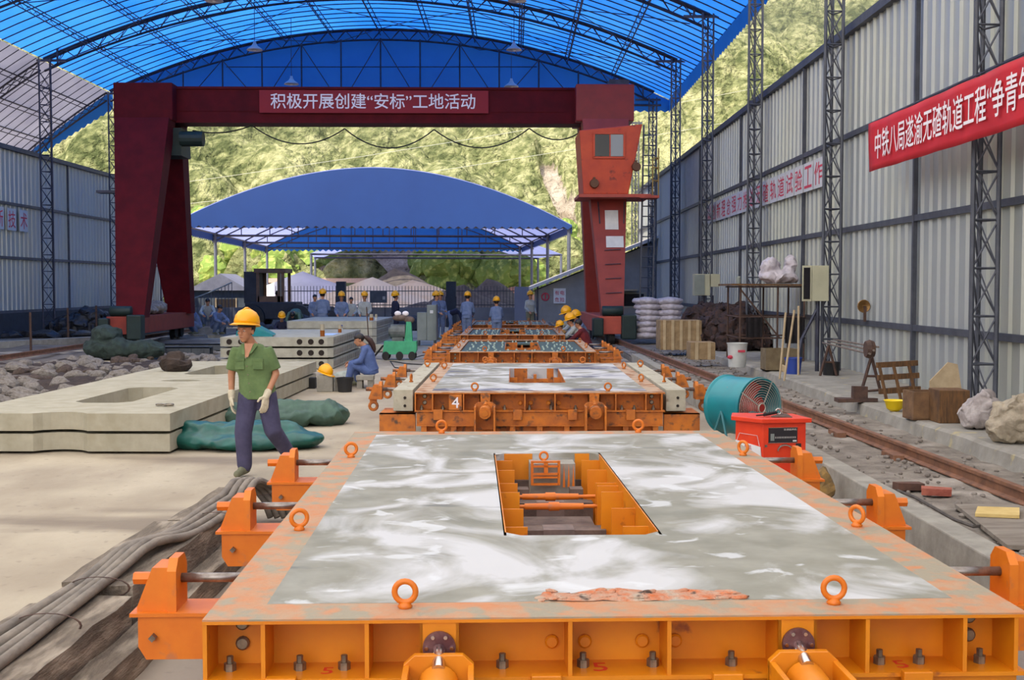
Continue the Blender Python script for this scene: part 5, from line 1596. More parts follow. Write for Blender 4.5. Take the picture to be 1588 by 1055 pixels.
def person(name_label, loc, rz, J, shirt, trousers, tw=0.0, helmet=True, hair=HAIR, detail=False, vox=0.014, sleeves='long', gloves=False, shoes=SHOE, ponytail=False, look=None, headup=(0, 0, 1), group=None, sc=1.0, hem=0.0, nohair=False, helmet_rz=0.0):
    """J: joint dictionary in local metres, the figure faces local -Y unless joints say otherwise"""
    t = thing('person', name_label, 'person', loc, rz, group)
    t.scale = (sc, sc, sc)
    V_ = {k: Vector(v) for k, v in J.items()}
    pel, che, nk, hd = V_['pelvis'], V_['chest'], V_['neck'], V_['head']
    shs = (V_['shR'] - V_['shL']).normalized()
    sp = (nk - pel).normalized()
    V_['shR'] += -sp * 0.035 - shs * 0.014; V_['shL'] += -sp * 0.035 + shs * 0.014
    hd += (nk - hd).normalized() * 0.012
    fw = shs.cross(sp).normalized()
    hs = (V_['hiR'] - V_['hiL']).normalized()
    fwh = hs.cross(sp).normalized()
    fwd = Vector(look) if look is not None else -fw
    if look is None:
        fwd = fw if fw.y < 0 else -fw
        fwd = Vector((fwd.x, fwd.y, fwd.z))
    body = []
    hp, R, P = head_parts(hd, fwd, headup, 1.0, True)
    body += hp
    body.append(capsule(nk - sp * 0.03, hd - Vector(headup) * 0.05, 0.056, 0.05))
    mid = (pel + che) / 2
    shc = (V_['shR'] + V_['shL']) / 2
    tor = [(pel - sp * 0.09, 0.10, 0.085), (pel, 0.155, 0.108), (mid, 0.135, 0.095), (che, 0.158, 0.108), (shc - sp * 0.01, 0.145, 0.078), (nk - sp * 0.02, 0.065, 0.055), (nk, 0.055, 0.052)]
    body.append(loft(tor, shs, fw))
    def limb(a, b, c, r, lst, grow=0.0):
        lst.append(capsule(V_[a], V_[b], r[0] + grow, r[1] + grow)); lst.append(capsule(V_[b], V_[c], r[1] + grow, r[2] + grow))
    for s in 'LR':
        limb('sh' + s, 'el' + s, 'wr' + s, (0.042, 0.038, 0.026), body)
        limb('hi' + s, 'kn' + s, 'an' + s, (0.082, 0.054, 0.038), body)
        d = (V_['wr' + s] - V_['el' + s]).normalized()
        hd_ = V_.get('hd' + s, d)
        inner = (pel - V_['wr' + s]); inner = (inner - d * inner.dot(d)).normalized()
        thumb = d.cross(inner).normalized()
        if thumb.dot(fwd) < 0: thumb = -thumb
        if not gloves:
            body += hand_parts(V_['wr' + s], hd_, inner, thumb, 1.0, 0.35)
    me = bake(body, vox, 2, 'body', SKIN)
    bo = obj('body', me, t)
    # shirt
    sh = []
    g = 0.02
    tor2 = [(pel - sp * hem, 0.165 + g, 0.115 + g), (pel + sp * 0.06, 0.158 + g, 0.108 + g), (mid, 0.148 + g, 0.1 + g), (che, 0.162 + g, 0.108 + g), (shc + sp * 0.0, 0.142 + g, 0.078 + g), ((shc + nk) / 2 + sp * 0.02, 0.115, 0.082), (nk - sp * 0.012, 0.072, 0.068)]
    sh.append(loft(tor2, shs, fw))
    for s in 'LR':
        a, b, c = V_['sh' + s], V_['el' + s], V_['wr' + s]
        if sleeves == 'long':
            sh += [capsule(a, b, 0.062, 0.054), capsule(b, b.lerp(c, 0.9), 0.054, 0.042)]
        else:
            sh += [loft([(a + (a - b).normalized() * 0.045, 0.05, 0.05), (a, 0.062, 0.062), (a.lerp(b, 0.82), 0.068, 0.066)], (b - a).cross(fw), fw)]
    so = obj('shirt', bake(sh, max(vox, 0.012), 2, 'shirt', shirt), t)
    # trousers
    tr = [loft([(pel + sp * 0.07, 0.150, 0.11), (pel, 0.168, 0.12), (pel - sp * 0.1, 0.15, 0.11)], hs, fwh)]
    for s in 'LR':
        a, b, c = V_['hi' + s], V_['kn' + s], V_['an' + s]
        tr += [capsule(a, b, 0.100 + tw * 0.5, 0.074 + tw), capsule(b, b.lerp(c, 0.93), 0.074 + tw, 0.062 + tw * 0.9)]
    tro = obj('trousers', bake(tr, max(vox, 0.012), 2, 'trousers', trousers), t)
    # shoes
    for s in 'LR':
        a = V_['an' + s]; to = V_['to' + s]
        dd = (to - a)
        heel = a - dd * 0.22 + Vector((0, 0, -0.03)) if abs(dd.z) < 0.09 else a - dd.normalized() * 0.02
        f = bake([capsule(heel, to, 0.043, 0.036), capsule(a, a.lerp(to, 0.5), 0.046, 0.04)], max(vox, 0.012), 2, 'shoe', shoes)
        obj('shoe', f, t)
    if gloves:
        for s in 'LR':
            d = (V_['wr' + s] - V_['el' + s]).normalized()
            inner = (pel - V_['wr' + s]); inner = (inner - d * inner.dot(d)).normalized()
            thumb = d.cross(inner).normalized()
            if thumb.dot(fwd) < 0: thumb = -thumb
            hp2 = hand_parts(V_['wr' + s], V_.get('hd' + s, d), inner, thumb, 1.1, 0.3, 1.15)
            hp2.append(capsule(V_['wr' + s] - d * 0.05, V_['wr' + s] + d * 0.01, 0.037, 0.034))
            obj('glove', bake(hp2, 0.0055, 1, 'glove', GLOVE), t)
    # hair cap
    if not nohair:
        hc = MB().ball(P(0, -0.018, 0.034), (0.079, 0.094, 0.086), 20, 12, R)
        keep = []
        for q in hc.f:
            cc = sum((Vector(hc.v[i]) for i in q), Vector()) / len(q)
            l = R.transposed() @ (cc - hd)
            if l.z > 0.045 + 0.0 * l.y or (l.y < -0.02 and l.z > -0.05 - (0.05 if ponytail else 0)) or (l.y < 0.012 and l.z > 0.0):
                keep.append(q)
        hc.f = keep
        ho = hc.build('hair', hair, t, smooth=True)
        sd_ = ho.modifiers.new('s', 'SOLIDIFY'); sd_.thickness = 0.006; sd_.offset = 1
        if ponytail:
            MB().path([P(0, -0.10, 0.03), P(0, -0.15, 0.0), P(0, -0.20, -0.08), P(0.0, -0.22, -0.18), P(0, -0.215, -0.27), P(0, -0.2, -0.33)], [0.02, 0.045, 0.055, 0.05, 0.035, 0.008], 12).build('ponytail', HAIRB, t, smooth=True)
            MB().ball(P(0, 0.004, 0.068), (0.075, 0.072, 0.046), 14, 10, R).build('fringe', hair, t, smooth=True)
    if detail:
        face_details(P, R, 1.0, t, hair)
    if helmet:
        ho = obj('helmet', HELM, t, P(0, -0.022, 0.062))
        ho.rotation_euler = (R @ Matrix.Rotation(PI, 3, 'Z') @ Matrix.Rotation(-0.16, 3, 'X')).to_euler()
        if detail:
            MB().path([P(0.078, 0.0, 0.03), P(0.072, 0.02, -0.05), P(0.03, 0.05, -0.115), P(0, 0.055, -0.122)], 0.0035, 5).build('chin_strap', GREYS, ho.parent)
            MB().ball(P(0, 0.135, 0.135), 0.01, 8, 6).build('helmet_badge', RED, ho.parent) if False else None
    return t, P, R

def stand_pose(h=1.68, lean=0.0, armL=0.0, armR=0.0, turn=0.0, armfwd=0.12, spread=0.09):
    """standing, facing -Y; +X is the viewer's right when facing the camera"""
    k = h / 1.70
    J = dict(pelvis=(0, 0, 0.93), chest=(0, -0.02 - lean * 0.6, 1.22), neck=(0, -0.01 - lean, 1.43), head=(0, -0.03 - lean * 1.2, 1.57),
             shL=(-0.165, -lean, 1.375), shR=(0.165, -lean, 1.375), hiL=(-0.085, 0, 0.88), hiR=(0.085, 0, 0.88),
             knL=(-spread, -0.03, 0.48), knR=(spread, -0.03, 0.48), anL=(-spread - 0.01, 0.02, 0.09), anR=(spread + 0.01, 0.02, 0.09),
             toL=(-spread - 0.04, -0.13, 0.045), toR=(spread + 0.04, -0.13, 0.045),
             elL=(-0.21, 0.03 - lean - armL * 0.1, 1.09), elR=(0.21, 0.03 - lean - armR * 0.1, 1.09),
             wrL=(-0.20 + armL * 0.1, -armfwd - lean - armL * 0.22, 0.86 + armL * 0.22), wrR=(0.20 - armR * 0.1, -armfwd - lean - armR * 0.22, 0.86 + armR * 0.22))
    return {a: (v[0] * k, v[1] * k, v[2] * k) for a, v in J.items()}

# the walking man in green
pm = G(379, 739, 0)
J = dict(pelvis=(0.13, 0.05, 0.86), chest=(0.10, 0.02, 1.14), neck=(0.085, 0.0, 1.345), head=(0.035, -0.05, 1.475),
         shL=(-0.085, -0.01, 1.285), shR=(0.255, 0.02, 1.285), hiL=(0.045, 0.04, 0.82), hiR=(0.215, 0.05, 0.82),
         knL=(0.0, -0.03, 0.45), anL=(0.0, 0.02, 0.085), toL=(-0.045, -0.13, 0.042),
         knR=(0.285, 0.02, 0.465), anR=(0.37, 0.36, 0.255), toR=(0.34, 0.30, 0.11),
         elL=(-0.125, 0.03, 1.03), wrL=(-0.12, 0.0, 0.80), elR=(0.315, 0.05, 1.03), wrR=(0.245, -0.09, 0.815))
J['hdR'] = (-0.12, -0.15, -0.95)
J['hdL'] = (0.02, -0.05, -1.0)
J['anR'] = (0.375, 0.33, 0.20); J['toR'] = (0.35, 0.24, 0.06)
hero, P_, R_h = person(tw=0.014, name_label='young man walking in open-necked green short-sleeved shirt, blue-grey trousers and yellow helmet', loc=pm, rz=0.0, J=J, shirt=SHIRTG, trousers=PANTS, detail=True, vox=0.008, sleeves='short', gloves=True, look=(-0.36, -1, -0.03), headup=(-0.05, -0.1, 1), hem=0.07)
# collar, placket, pockets, buttons on the shirt
shp = [c for c in hero.children if c.name.startswith('shirt')][0]
for k in range(5):
    z = 1.20 - k * 0.085
    MB().lathe([(0, -0.005), (0.007, -0.005), (0.007, 0.0)], c=(0.055 + 0.008 * k, -0.118 + 0.006 * k - 0.01, z), axis='y', n=8).build('button', BOLT, shp)
for (x, w) in ((-0.01, 0.09), (0.17, 0.10)):
    MB().b2((x - w / 2, -0.117, 1.085), (x + w / 2, -0.10, 1.185)).b2((x - w / 2 - 0.004, -0.121, 1.165), (x + w / 2 + 0.004, -0.10, 1.19)).rough(0.003, 2, 20).build('pocket', SHIRTG, shp)
MB().prism([(0.03, -0.088, 1.345), (-0.005, -0.086, 1.33), (0.02, -0.128, 1.235), (0.045, -0.132, 1.235)], (0, 0.008, 0)).prism([(0.135, -0.085, 1.345), (0.17, -0.083, 1.33), (0.115, -0.128, 1.25), (0.085, -0.132, 1.235)], (0, 0.008, 0)).build('collar', SHIRTG, shp)
MB().prism([(0.045, -0.120, 1.235 - 0.03), (0.036, -0.098, 1.34), (0.125, -0.097, 1.34), (0.075, -0.122, 1.235 - 0.03)][::-1], (0, 0.006, 0)).build('open_neck', SKIN, shp)

# seated woman in blue, in profile facing left, bent forward
pw = G(580, 601, 0)
J = dict(pelvis=(0.0, 0.0, 0.33), chest=(-0.07, 0, 0.60), neck=(-0.145, 0, 0.80), head=(-0.245, -0.02, 0.90),
         shL=(-0.115, -0.165, 0.745), shR=(-0.115, 0.165, 0.745), hiL=(-0.02, -0.09, 0.29), hiR=(-0.02, 0.09, 0.29),
         knL=(-0.36, -0.13, 0.44), knR=(-0.34, 0.13, 0.44), anL=(-0.44, -0.11, 0.09), anR=(-0.27, 0.12, 0.09),
         toL=(-0.56, -0.13, 0.045), toR=(-0.40, 0.14, 0.045),
         elL=(-0.19, -0.21, 0.50), elR=(-0.20, 0.2, 0.50), wrL=(-0.38, -0.13, 0.44), wrR=(-0.40, 0.08, 0.46))
J = {a: (v[0], v[1], v[2]) for a, v in J.items()}
woman, Pw, Rw = person('seated woman in blue workwear with a long brown ponytail, bent forward, facing left', (pw.x - 0.06, pw.y + 0.15, 0.0), 0.0, J, BLUEW, BLUEW, helmet=False, detail=True, vox=0.010, ponytail=True, look=(-1, -0.35, -0.35), headup=(-0.4, 0, 1), hem=0.03, hair=HAIR)

# standing and crouching workers further back
def worker(px, py, z, lb, rz, shirt, trousers, helmet=True, J=None, grp='workers at the far end of the hall', sc=1.0, zbase=0.0, **kw):
    p = G(px, py, z)
    return person(lb, (p.x, p.y, z), rz, J or stand_pose(), shirt, trousers, helmet=helmet, vox=0.018, group=grp, sc=sc, **kw)[0]
D = math.radians
worker(718, 530, 0, 'worker in pale blue overalls and yellow helmet standing at the grey cabinet', D(60), BLUEP, BLUEP, J=stand_pose(armL=0.6, armR=0.9))
worker(740 - 58, 527, 0, 'worker in blue standing just behind the first one beside the grey cabinet', D(30), BLUEP, NAVY, sc=1.02) if False else None
worker(683, 525, 0, 'worker half hidden behind the one in pale blue overalls near the grey cabinet', D(20), BLUEP, BLUEP, J=stand_pose(armL=0.5))
o = [c for c in C.objects if c.get('label', '').startswith('worker in pale blue overalls')][0]
q = G(676, 528, 0); o.location = (q.x, q.y, 0)
worker(613, 528, 0, 'worker in dark navy clothes and dull yellow helmet standing behind the green trolley', D(120), NAVY, NAVY, J=stand_pose(armR=0.3))
# bending man
J = dict(pelvis=(0.0, 0, 0.90), chest=(0.28, -0.02, 1.0), neck=(0.50, -0.04, 0.93), head=(0.62, -0.06, 0.87), shL=(0.42, -0.17, 0.92), shR=(0.42, 0.15, 0.92),
         hiL=(0, -0.09, 0.86), hiR=(0, 0.09, 0.86), knL=(0.05, -0.11, 0.47), knR=(0.03, 0.12, 0.47), anL=(-0.03, -0.12, 0.09), anR=(-0.03, 0.14, 0.09), toL=(0.12, -0.13, 0.045), toR=(0.12, 0.15, 0.045),
         elL=(0.48, -0.18, 0.65), elR=(0.47, 0.17, 0.65), wrL=(0.52, -0.15, 0.42), wrR=(0.52, 0.13, 0.42))
worker(698, 520, 0, 'bare-headed worker bending low over the left side of the far moulds', 0.0, NAVY, BLUEP, helmet=False, J=J, look=(0.7, -0.2, -0.8), headup=(0.7, 0, 0.6), sc=0.95)
# crouching workers on the far moulds, seen from behind
def crouch(k=1.0):
    return dict(pelvis=(0, 0, 0.30), chest=(0, -0.10, 0.56), neck=(0, -0.20, 0.76), head=(0, -0.26, 0.88), shL=(-0.165, -0.17, 0.72), shR=(0.165, -0.17, 0.72), hiL=(-0.09, 0, 0.28), hiR=(0.09, 0, 0.28),
                knL=(-0.17, -0.36, 0.46), knR=(0.17, -0.36, 0.46), anL=(-0.13, -0.10, 0.09), anR=(0.13, -0.10, 0.09), toL=(-0.15, -0.26, 0.045), toR=(0.15, -0.26, 0.045),
                elL=(-0.24, -0.34, 0.50), elR=(0.24, -0.34, 0.50), wrL=(-0.14, -0.52, 0.42), wrR=(0.14, -0.52, 0.42))
q = AY(727, 500, 41.5)
person('worker in blue seen from behind, standing bent over the farthest mould, left one', (q.x, 39.85, 0.0), PI - 0.1, stand_pose(lean=0.14, armL=0.5, armR=0.5), BLUEP, BLUEP, vox=0.018, group='workers at the far end of the hall', sc=1.0)
q = AY(770, 500, 37.6)
person('worker in blue seen from behind kneeling between the two farthest moulds', (q.x, 38.3, 0.0), PI + 0.1, dict(stand_pose(h=1.55, lean=0.12, armL=0.8, armR=0.8)), BLUEP, BLUEP, vox=0.018, group='workers at the far end of the hall', sc=0.98)
q = AY(822, 500, 46.5)
person('worker in pale grey shirt and yellow helmet standing before the grey building', (q.x, 46.5, 0.0), 0.5, stand_pose(armL=0.4), GREYS, M('khaki_trousers', (120, 116, 96), rough=0.9), vox=0.018, group='workers at the far end of the hall')
# row behind the rear stack
for (px, y, lb, shirt, hl, sc_, rz) in ((500, 40.8, 'worker in blue with yellow helmet, seen from behind at the rear slab stack', BLUEP, True, 1.05, PI),
                                  (530, 40.6, 'worker in blue with yellow helmet, second helmet from the left behind the rear stack', BLUEP, True, 1.0, 0.1),
                                  (545, 43.5, 'small bare-headed worker between the two helmets behind the rear stack', GREYS, False, 0.92, 0.0),
                                  (566, 40.9, 'worker in pale shirt and yellow helmet at the right end of the rear stack', GREYS, True, 1.0, 0.0),
                                  (488, 43.0, 'bare-headed worker partly hidden at the left end of the row behind the rear stack', BLUEP, False, 0.98, 0.3)):
    q = AY(px, 480, y)
    person(lb, (q.x, y, 0.0), rz, stand_pose(armL=0.5, armR=0.6, lean=0.05), shirt, BLUEP, helmet=hl, vox=0.018, sc=sc_, group='workers in a row behind the rear slab stack')
# the bending person in green and a helmet left of the stack
J = dict(pelvis=(0.1, 0.3, 0.86), chest=(0.05, 0.05, 1.04), neck=(0.0, -0.16, 1.02), head=(0.0, -0.27, 0.93), shL=(-0.17, -0.1, 1.0), shR=(0.19, -0.1, 1.0),
         hiL=(0.0, 0.28, 0.82), hiR=(0.18, 0.28, 0.82), knL=(-0.02, 0.2, 0.46), knR=(0.2, 0.2, 0.46), anL=(-0.02, 0.3, 0.09), anR=(0.2, 0.3, 0.09), toL=(-0.04, 0.15, 0.045), toR=(0.22, 0.15, 0.045),
         elL=(-0.22, -0.2, 0.75), elR=(0.24, -0.2, 0.75), wrL=(-0.14, -0.28, 0.52), wrR=(0.16, -0.28, 0.52))
q = AY(456, 500, 41.0)
person('bare-headed person in grey-green bending forward behind the rear slab stack', (q.x, 41.0, 0), 0.0, J, TARPG, NAVY, helmet=False, vox=0.018, look=(0, -0.5, -0.9), headup=(0, -0.9, 0.4), group='workers in a row behind the rear slab stack')
q = AY(437, 500, 40.0)
person('crouching worker whose yellow helmet shows over the left corner of the stacks', (q.x, 40.0, 0), 0.2, crouch(), NAVY, NAVY, vox=0.018, group='workers in a row behind the rear slab stack')
# group crouching at the right of the far moulds
for (px, y, lb, sh, rz, hl, sc_) in ((912, 31.6, 'crouching worker in dark red shirt, nearest of the group beside the gantry leg', MAROONS, -1.9, False, 1.05),
                          (900, 33.2, 'crouching worker in white shirt behind the one in dark red', GREYS, -1.6, True, 1.08),
                          (880, 34.6, 'stooping worker in ochre clothes with yellow helmet at the mould edge', M('ochre_shirt', (150, 110, 60), rough=0.9), -1.4, True, 0.85),
                          (907, 35.6, 'worker with yellow helmet at the back of the crouching group', BLUEP, -1.2, True, 1.12),
                          (893, 37.2, 'farthest worker of the crouching group, with dull pale helmet', GREYS, -1.3, True, 1.2)):
    q = AY(px, 520, y)
    person(lb, (q.x, y, 0), rz, crouch(), sh, NAVY, helmet=hl, vox=0.018, sc=sc_, group='workers crouching beside the far moulds')
# three resting workers far left
for (px, y, lb, sh, rz, hl, pose) in ((307, 44.5, 'seated worker in blue with yellow helmet far left by the tent hut', BLUEP, -0.9, True, 'c'),
                              (323, 46.2, 'bare-headed worker in pale shirt behind the two seated ones far left', GREYS, 0.2, False, 'c'),
                              (334, 44.3, 'seated bare-headed worker in blue far left beside the man in green', BLUEP, 0.9, False, 'c')):
    q = AY(px, 500, y)
    person(lb, (q.x, y, 0.12 if px != 323 else 0.35), rz, crouch(), sh, BLUEP, helmet=hl, vox=0.018, sc=1.12, group='workers resting far left')
    if px != 323:
        tag(MB().b2((-0.25, -0.2, 0), (0.25, 0.25, 0.12)).build('low_block', CONCD, loc=(q.x, y, 0)), 'low block under a %s worker far left' % ('helmeted' if hl else 'bare-headed'), 'block')
    else:
        tag(MB().b2((-0.35, -0.35, 0), (0.35, 0.3, 0.35)).build('low_block', CONCD, loc=(q.x, y, 0)), 'higher block under the worker in pale shirt far left', 'block')
# ---------------------------------------------------------------- right wall: banners and writing
WX = 6.5
t = thing('wall_banner', 'long red banner with white characters hanging in front of the right wall', 'banner', (5.66, 0, 0))
by0, by1 = 8.0, 19.15
bz = []
mb = MB()
n = 60
vs = []
for i in range(n + 1):
    y = by0 + (by1 - by0) * i / n
    for j in range(9):
        z = 3.73 + 0.76 * j / 8 - 0.03 * math.sin(PI * i / n)
        vs.append((0.012 * math.sin(y * 5 + j * 0.5) + 0.01 * mnoise.noise(Vector((y, z * 2, 0))), y, z))
fs = [(i * 9 + j, (i + 1) * 9 + j, (i + 1) * 9 + j + 1, i * 9 + j + 1) for i in range(n) for j in range(8)]
cl = mb.add(vs, fs).build('banner_cloth', BANNER, t, smooth=True)
sl = cl.modifiers.new('s', 'SOLIDIFY'); sl.thickness = 0.004
tm = text_mesh('中铁八局遂渝无碴轨道工程“争青年', 0.45)
wd_ = max(v[0] for v in tm.v)
place_text(tm, (-0.032, 0, 3.88), (0, -1, 0), (0, 0, 1))
# start near the far end and run towards the camera
tw = 0.362 * 15.6
sx = tw / wd_
tm.v = [(v[0], by1 - 0.42 + (v[1]) * sx, v[2]) for v in tm.v]
tm.build('lettering', WHITE, t)
MB().tube((0.03, by0, 4.50), (0.03, by1 + 0.05, 4.50), 0.012, n=5).build('banner_rope', DKSTEEL, t)
# white panels with red characters
def panel_text(chars, y0, step, z, x, sgn, size, grp, fmt):
    for i, ch in enumerate(chars):
        y = y0 + sgn * step * i
        hz = 0.73 if sgn < 0 else 1.0
        t = thing('character_panel', fmt % ['first', 'second', 'third', 'fourth', 'fifth', 'sixth', 'seventh', 'eighth', 'ninth', 'tenth', 'eleventh', 'twelfth', 'thirteenth', 'fourteenth', 'fifteenth', 'sixteenth', 'seventeenth'][i], 'sign', (x, y, z), 0, grp)
        MB().b2((-0.012 if sgn < 0 else 0.0, -size * 0.5, -size * 0.53 * hz), (0.0 if sgn < 0 else 0.012, size * 0.5, size * 0.53 * hz)).build('panel', M('panel_white', (196, 194, 196), rough=0.7), t)
        tm = text_mesh(ch, size * 0.82)
        w = max(v[0] for v in tm.v)
        f = min(1.0, size * 0.82 / w) if w > 0 else 1
        tm.v = [((v[0] - w / 2) * f, (v[1] - size * 0.41) * hz, 0) for v in tm.v]
        if sgn < 0:
            place_text(tm, (-0.016, 0, 0), (0, -1, 0), (0, 0, 1))
        else:
            place_text(tm, (0.016, 0, 0), (0, 1, 0), (0, 0, 1))
        tm.build('lettering', REDTXT, t)
chars = '以创新理念强力推进无碴轨道试验工作'
panel_text(chars, 39.0, 0.87, 4.28, 6.375, -1, 0.80, 'white character panels on the right wall', '%s red-lettered white panel on the right wall, counting from the far end')
panel_text('新技术', 42.1, 1.05, 4.33, -18.12, 1, 0.74, 'white character panels on the left wall', '%s of three red-lettered white panels on the left wall, from the left')

# ---------------------------------------------------------------- clutter along the right wall
LZ = 0.30
def wp_(px, py):
    return G(px, py, LZ)
# meter boxes on the columns
t = thing('meter_box', 'tall cream metal box with open dark door fixed to the second right column', 'box', (5.72, 22.6, 2.05), 0)
MB().b2((-0.12, -0.15, -0.42), (0.20, 0.15, 0.25)).build('box_body', CABINET, t, bevel=0.01)
MB().b2((-0.30, -0.16, -0.42), (-0.13, -0.12, 0.25)).build('open_door', CABINET, t)
MB().b2((-0.28, -0.17, -0.38), (-0.16, -0.15, 0.21)).build('dark_inside', GLASSD, t)
tag(MB().tube((5.75, 22.6, LZ), (5.75, 22.6, 1.63), 0.04, n=8).tube((5.75, 22.6, 1.5), (5.45, 22.6, 0.9), 0.03, n=6).tube((5.45, 22.6, 0.9), (5.25, 22.2, LZ), 0.03, n=6).build('post_stand', DKSTEEL), 'dark post with a slanting brace below the tall cream box', 'post')
t = thing('twin_cabinet', 'twin cream cabinet standing off the column above the dark heap', 'box', (5.55, 34.6, 2.15), 0)
MB().b2((-0.35, -0.2, -0.5), (0.10, 0.2, 0.12)).build('box_body', CABINET, t, bevel=0.01)
MB().b2((0.12, -0.22, -0.25), (0.38, 0.18, 0.12)).build('small_box', CABINET, t, bevel=0.01)
MB().b2((-0.36, -0.22, -0.48), (-0.06, -0.2, 0.10)).build('door', CABG, t)
tag(MB().tube((5.5, 34.6, LZ), (5.5, 34.6, 1.65), 0.04, n=6).tube((5.75, 34.6, LZ), (5.75, 34.6, 1.65), 0.04, n=6).build('cabinet_stand', DKSTEEL), 'dark two-legged stand of the twin cream cabinet, mostly behind the heap', 'stand')
# scaffold rack with loaded top
rx0, rx1 = 4.95, 6.2
ry0, ry1 = 25.6, 27.4
t = thing('scaffold_rack', 'rusty scaffold rack with a plank top before the third right column', 'rack', (5.6, 26.4, LZ), 0)
fr_ = MB()
for x in (-0.75, 0.05, 0.62):
    for y in (-0.8, 0.7):
        fr_ = MB().tube((x, y, 0), (x + 0.01, y, 1.62), 0.022, n=6).build('leg', REBAR, t)
for z in (0.5, 0.95, 1.6):
    MB().tube((-0.8, -0.8, z), (0.66, -0.8, z), 0.018, n=6).tube((-0.8, 0.7, z), (0.66, 0.7, z), 0.018, n=6).tube((-0.75, -0.8, z), (-0.75, 0.7, z), 0.018, n=6).tube((0.62, -0.8, z), (0.62, 0.7, z), 0.018, n=6).build('crossbar', REBAR, t)
MB().tube((-0.75, -0.82, 1.55), (0.1, -0.82, 0.5), 0.02, n=6).build('brace', REBAR, t)
MB().b2((-0.95, -0.9, 1.62), (0.70, 0.8, 1.66)).rough(0.02, 4, 3).build('top_board', WOODD, t)
sk = heap('sack', [((0.25, 0, 0.14), (0.44, 0.35, 0.15)), ((0.05, 0.1, 0.34), (0.22, 0.25, 0.26)), ((0.5, 0.1, 0.36), (0.13, 0.2, 0.30))], SACK, 'white plastic sack heaped on top of the scaffold rack', 'sack', amp=0.07, seed=8)
sk.location = (5.62, 26.4, LZ + 1.67)
tag(MB().lathe([(0.05, 0), (0.05, 0.14), (0.04, 0.16), (0, 0.16)], n=12).build('tin_can', CABG, loc=(4.85, 25.8, LZ + 1.67)), 'small tin can at the left end of the rack top', 'can')
CLOTH = M('black_cloth', (34, 28, 32), (22, 18, 20), rough=0.95, scale=8)
for (x, z, w, h, lb) in ((-0.45, 0.95, 0.35, 0.5, 'left'), (0.42, 0.95, 0.42, 0.66, 'right')):
    m_ = MB()
    vs = []
    for i in range(9):
        for j in range(7):
            vs.append((x - w / 2 + w * i / 8, -0.83 + 0.03 * math.sin(i * 2.1), z - h * j / 6 * (0.85 + 0.2 * mnoise.noise(Vector((i, j, 2))))))
    m_.add(vs, [(i * 7 + j, (i + 1) * 7 + j, (i + 1) * 7 + j + 1, i * 7 + j + 1) for i in range(8) for j in range(6)])
    o = m_.build('hanging_cloth', CLOTH, loc=(5.6, 26.4, LZ)); sd_ = o.modifiers.new('s', 'SOLIDIFY'); sd_.thickness = 0.02
    tag(o, 'black work cloth hanging on the %s side of the scaffold rack' % lb, 'cloth', 'cloths hanging on the rack')
for (px, py, dz, dx, lb) in ((1209, 588, 1.15, 0.15, 'left'), (1216, 591, 1.2, 0.22, 'middle'), (1238, 582, 1.25, 0.05, 'right')):
    p = wp_(px, py)
    tag(MB().tube((0, 0, 0), (dx, 0.25, dz), 0.02, n=6).build('wooden_pole', WOODP, loc=p), '%s pale pole leaning against the scaffold rack' % lb, 'pole', 'poles leaning on the rack')
b_ = bucket(1230, 580, LZ, 0.16, 0.3, BUCKB, 'blue bucket under the right end of the scaffold rack')
b_ = bucket(1143, 569, LZ, 0.2, 0.48, BUCKW, 'white plastic bucket with red print on the ledge beside the dark heap', taper=0.86, stripe=None)
MB().b2((-0.02, -0.207, 0.3), (0.12, -0.18, 0.345)).build('red_print', REDTXT, b_)
MB().ball((-0.16, -0.12, 0.2), (0.06, 0.05, 0.04), 8, 6).build('red_smear', REDTXT, b_)
def wbox(px, py, w, d, h, mat, lb, rz=0.0, name='wooden_crate', slats=0, z=LZ, openb=False):
    p = G(px, py, z)
    t = thing(name, lb, 'crate', p, rz, 'wooden crates along the right wall')
    if openb:
        MB().b2((-w / 2, 0, 0), (w / 2, 0.03, h)).build('side_panel', mat, t)
        MB().b2((-w / 2, d - 0.03, 0), (w / 2, d, h)).build('side_panel', mat, t)
        MB().b2((-w / 2, 0.03, 0), (-w / 2 + 0.03, d - 0.03, h)).build('side_panel', mat, t)
        MB().b2((w / 2 - 0.03, 0.03, 0), (w / 2, d - 0.03, h)).build('side_panel', mat, t)
        MB().b2((-w / 2, 0, 0), (w / 2, d, 0.02)).build('bottom', mat, t)
    else:
        MB().b2((-w / 2, 0, 0), (w / 2, d, h)).build('crate_body', mat, t, bevel=0.01)
    for k in range(slats):
        x = -w / 2 + w * (k + 0.5) / slats
        MB().b2((x - 0.035, -0.02, 0.0), (x + 0.035, 0.0, h + 0.01)).build('slat', WOODP, t)
    return t
TANW = M('tan_crate_wood', (160, 134, 100), (128, 104, 74), rough=0.85, scale=5)
wbox(1213, 566 + 10, 0.62, 0.5, 0.42, M('brown_board', (126, 110, 84), (100, 84, 62), rough=0.9, scale=5), 'brown boarded box under the scaffold rack', openb=True)
wbox(1056, 543, 1.05, 0.9, 0.75, TANW, 'large tan crate left of the dark heap beside the white sacks', slats=5, z=LZ)
wbox(1090, 558, 0.55, 0.6, 0.38, TANW, 'small tan crate at the foot of the dark heap', slats=2, z=LZ)
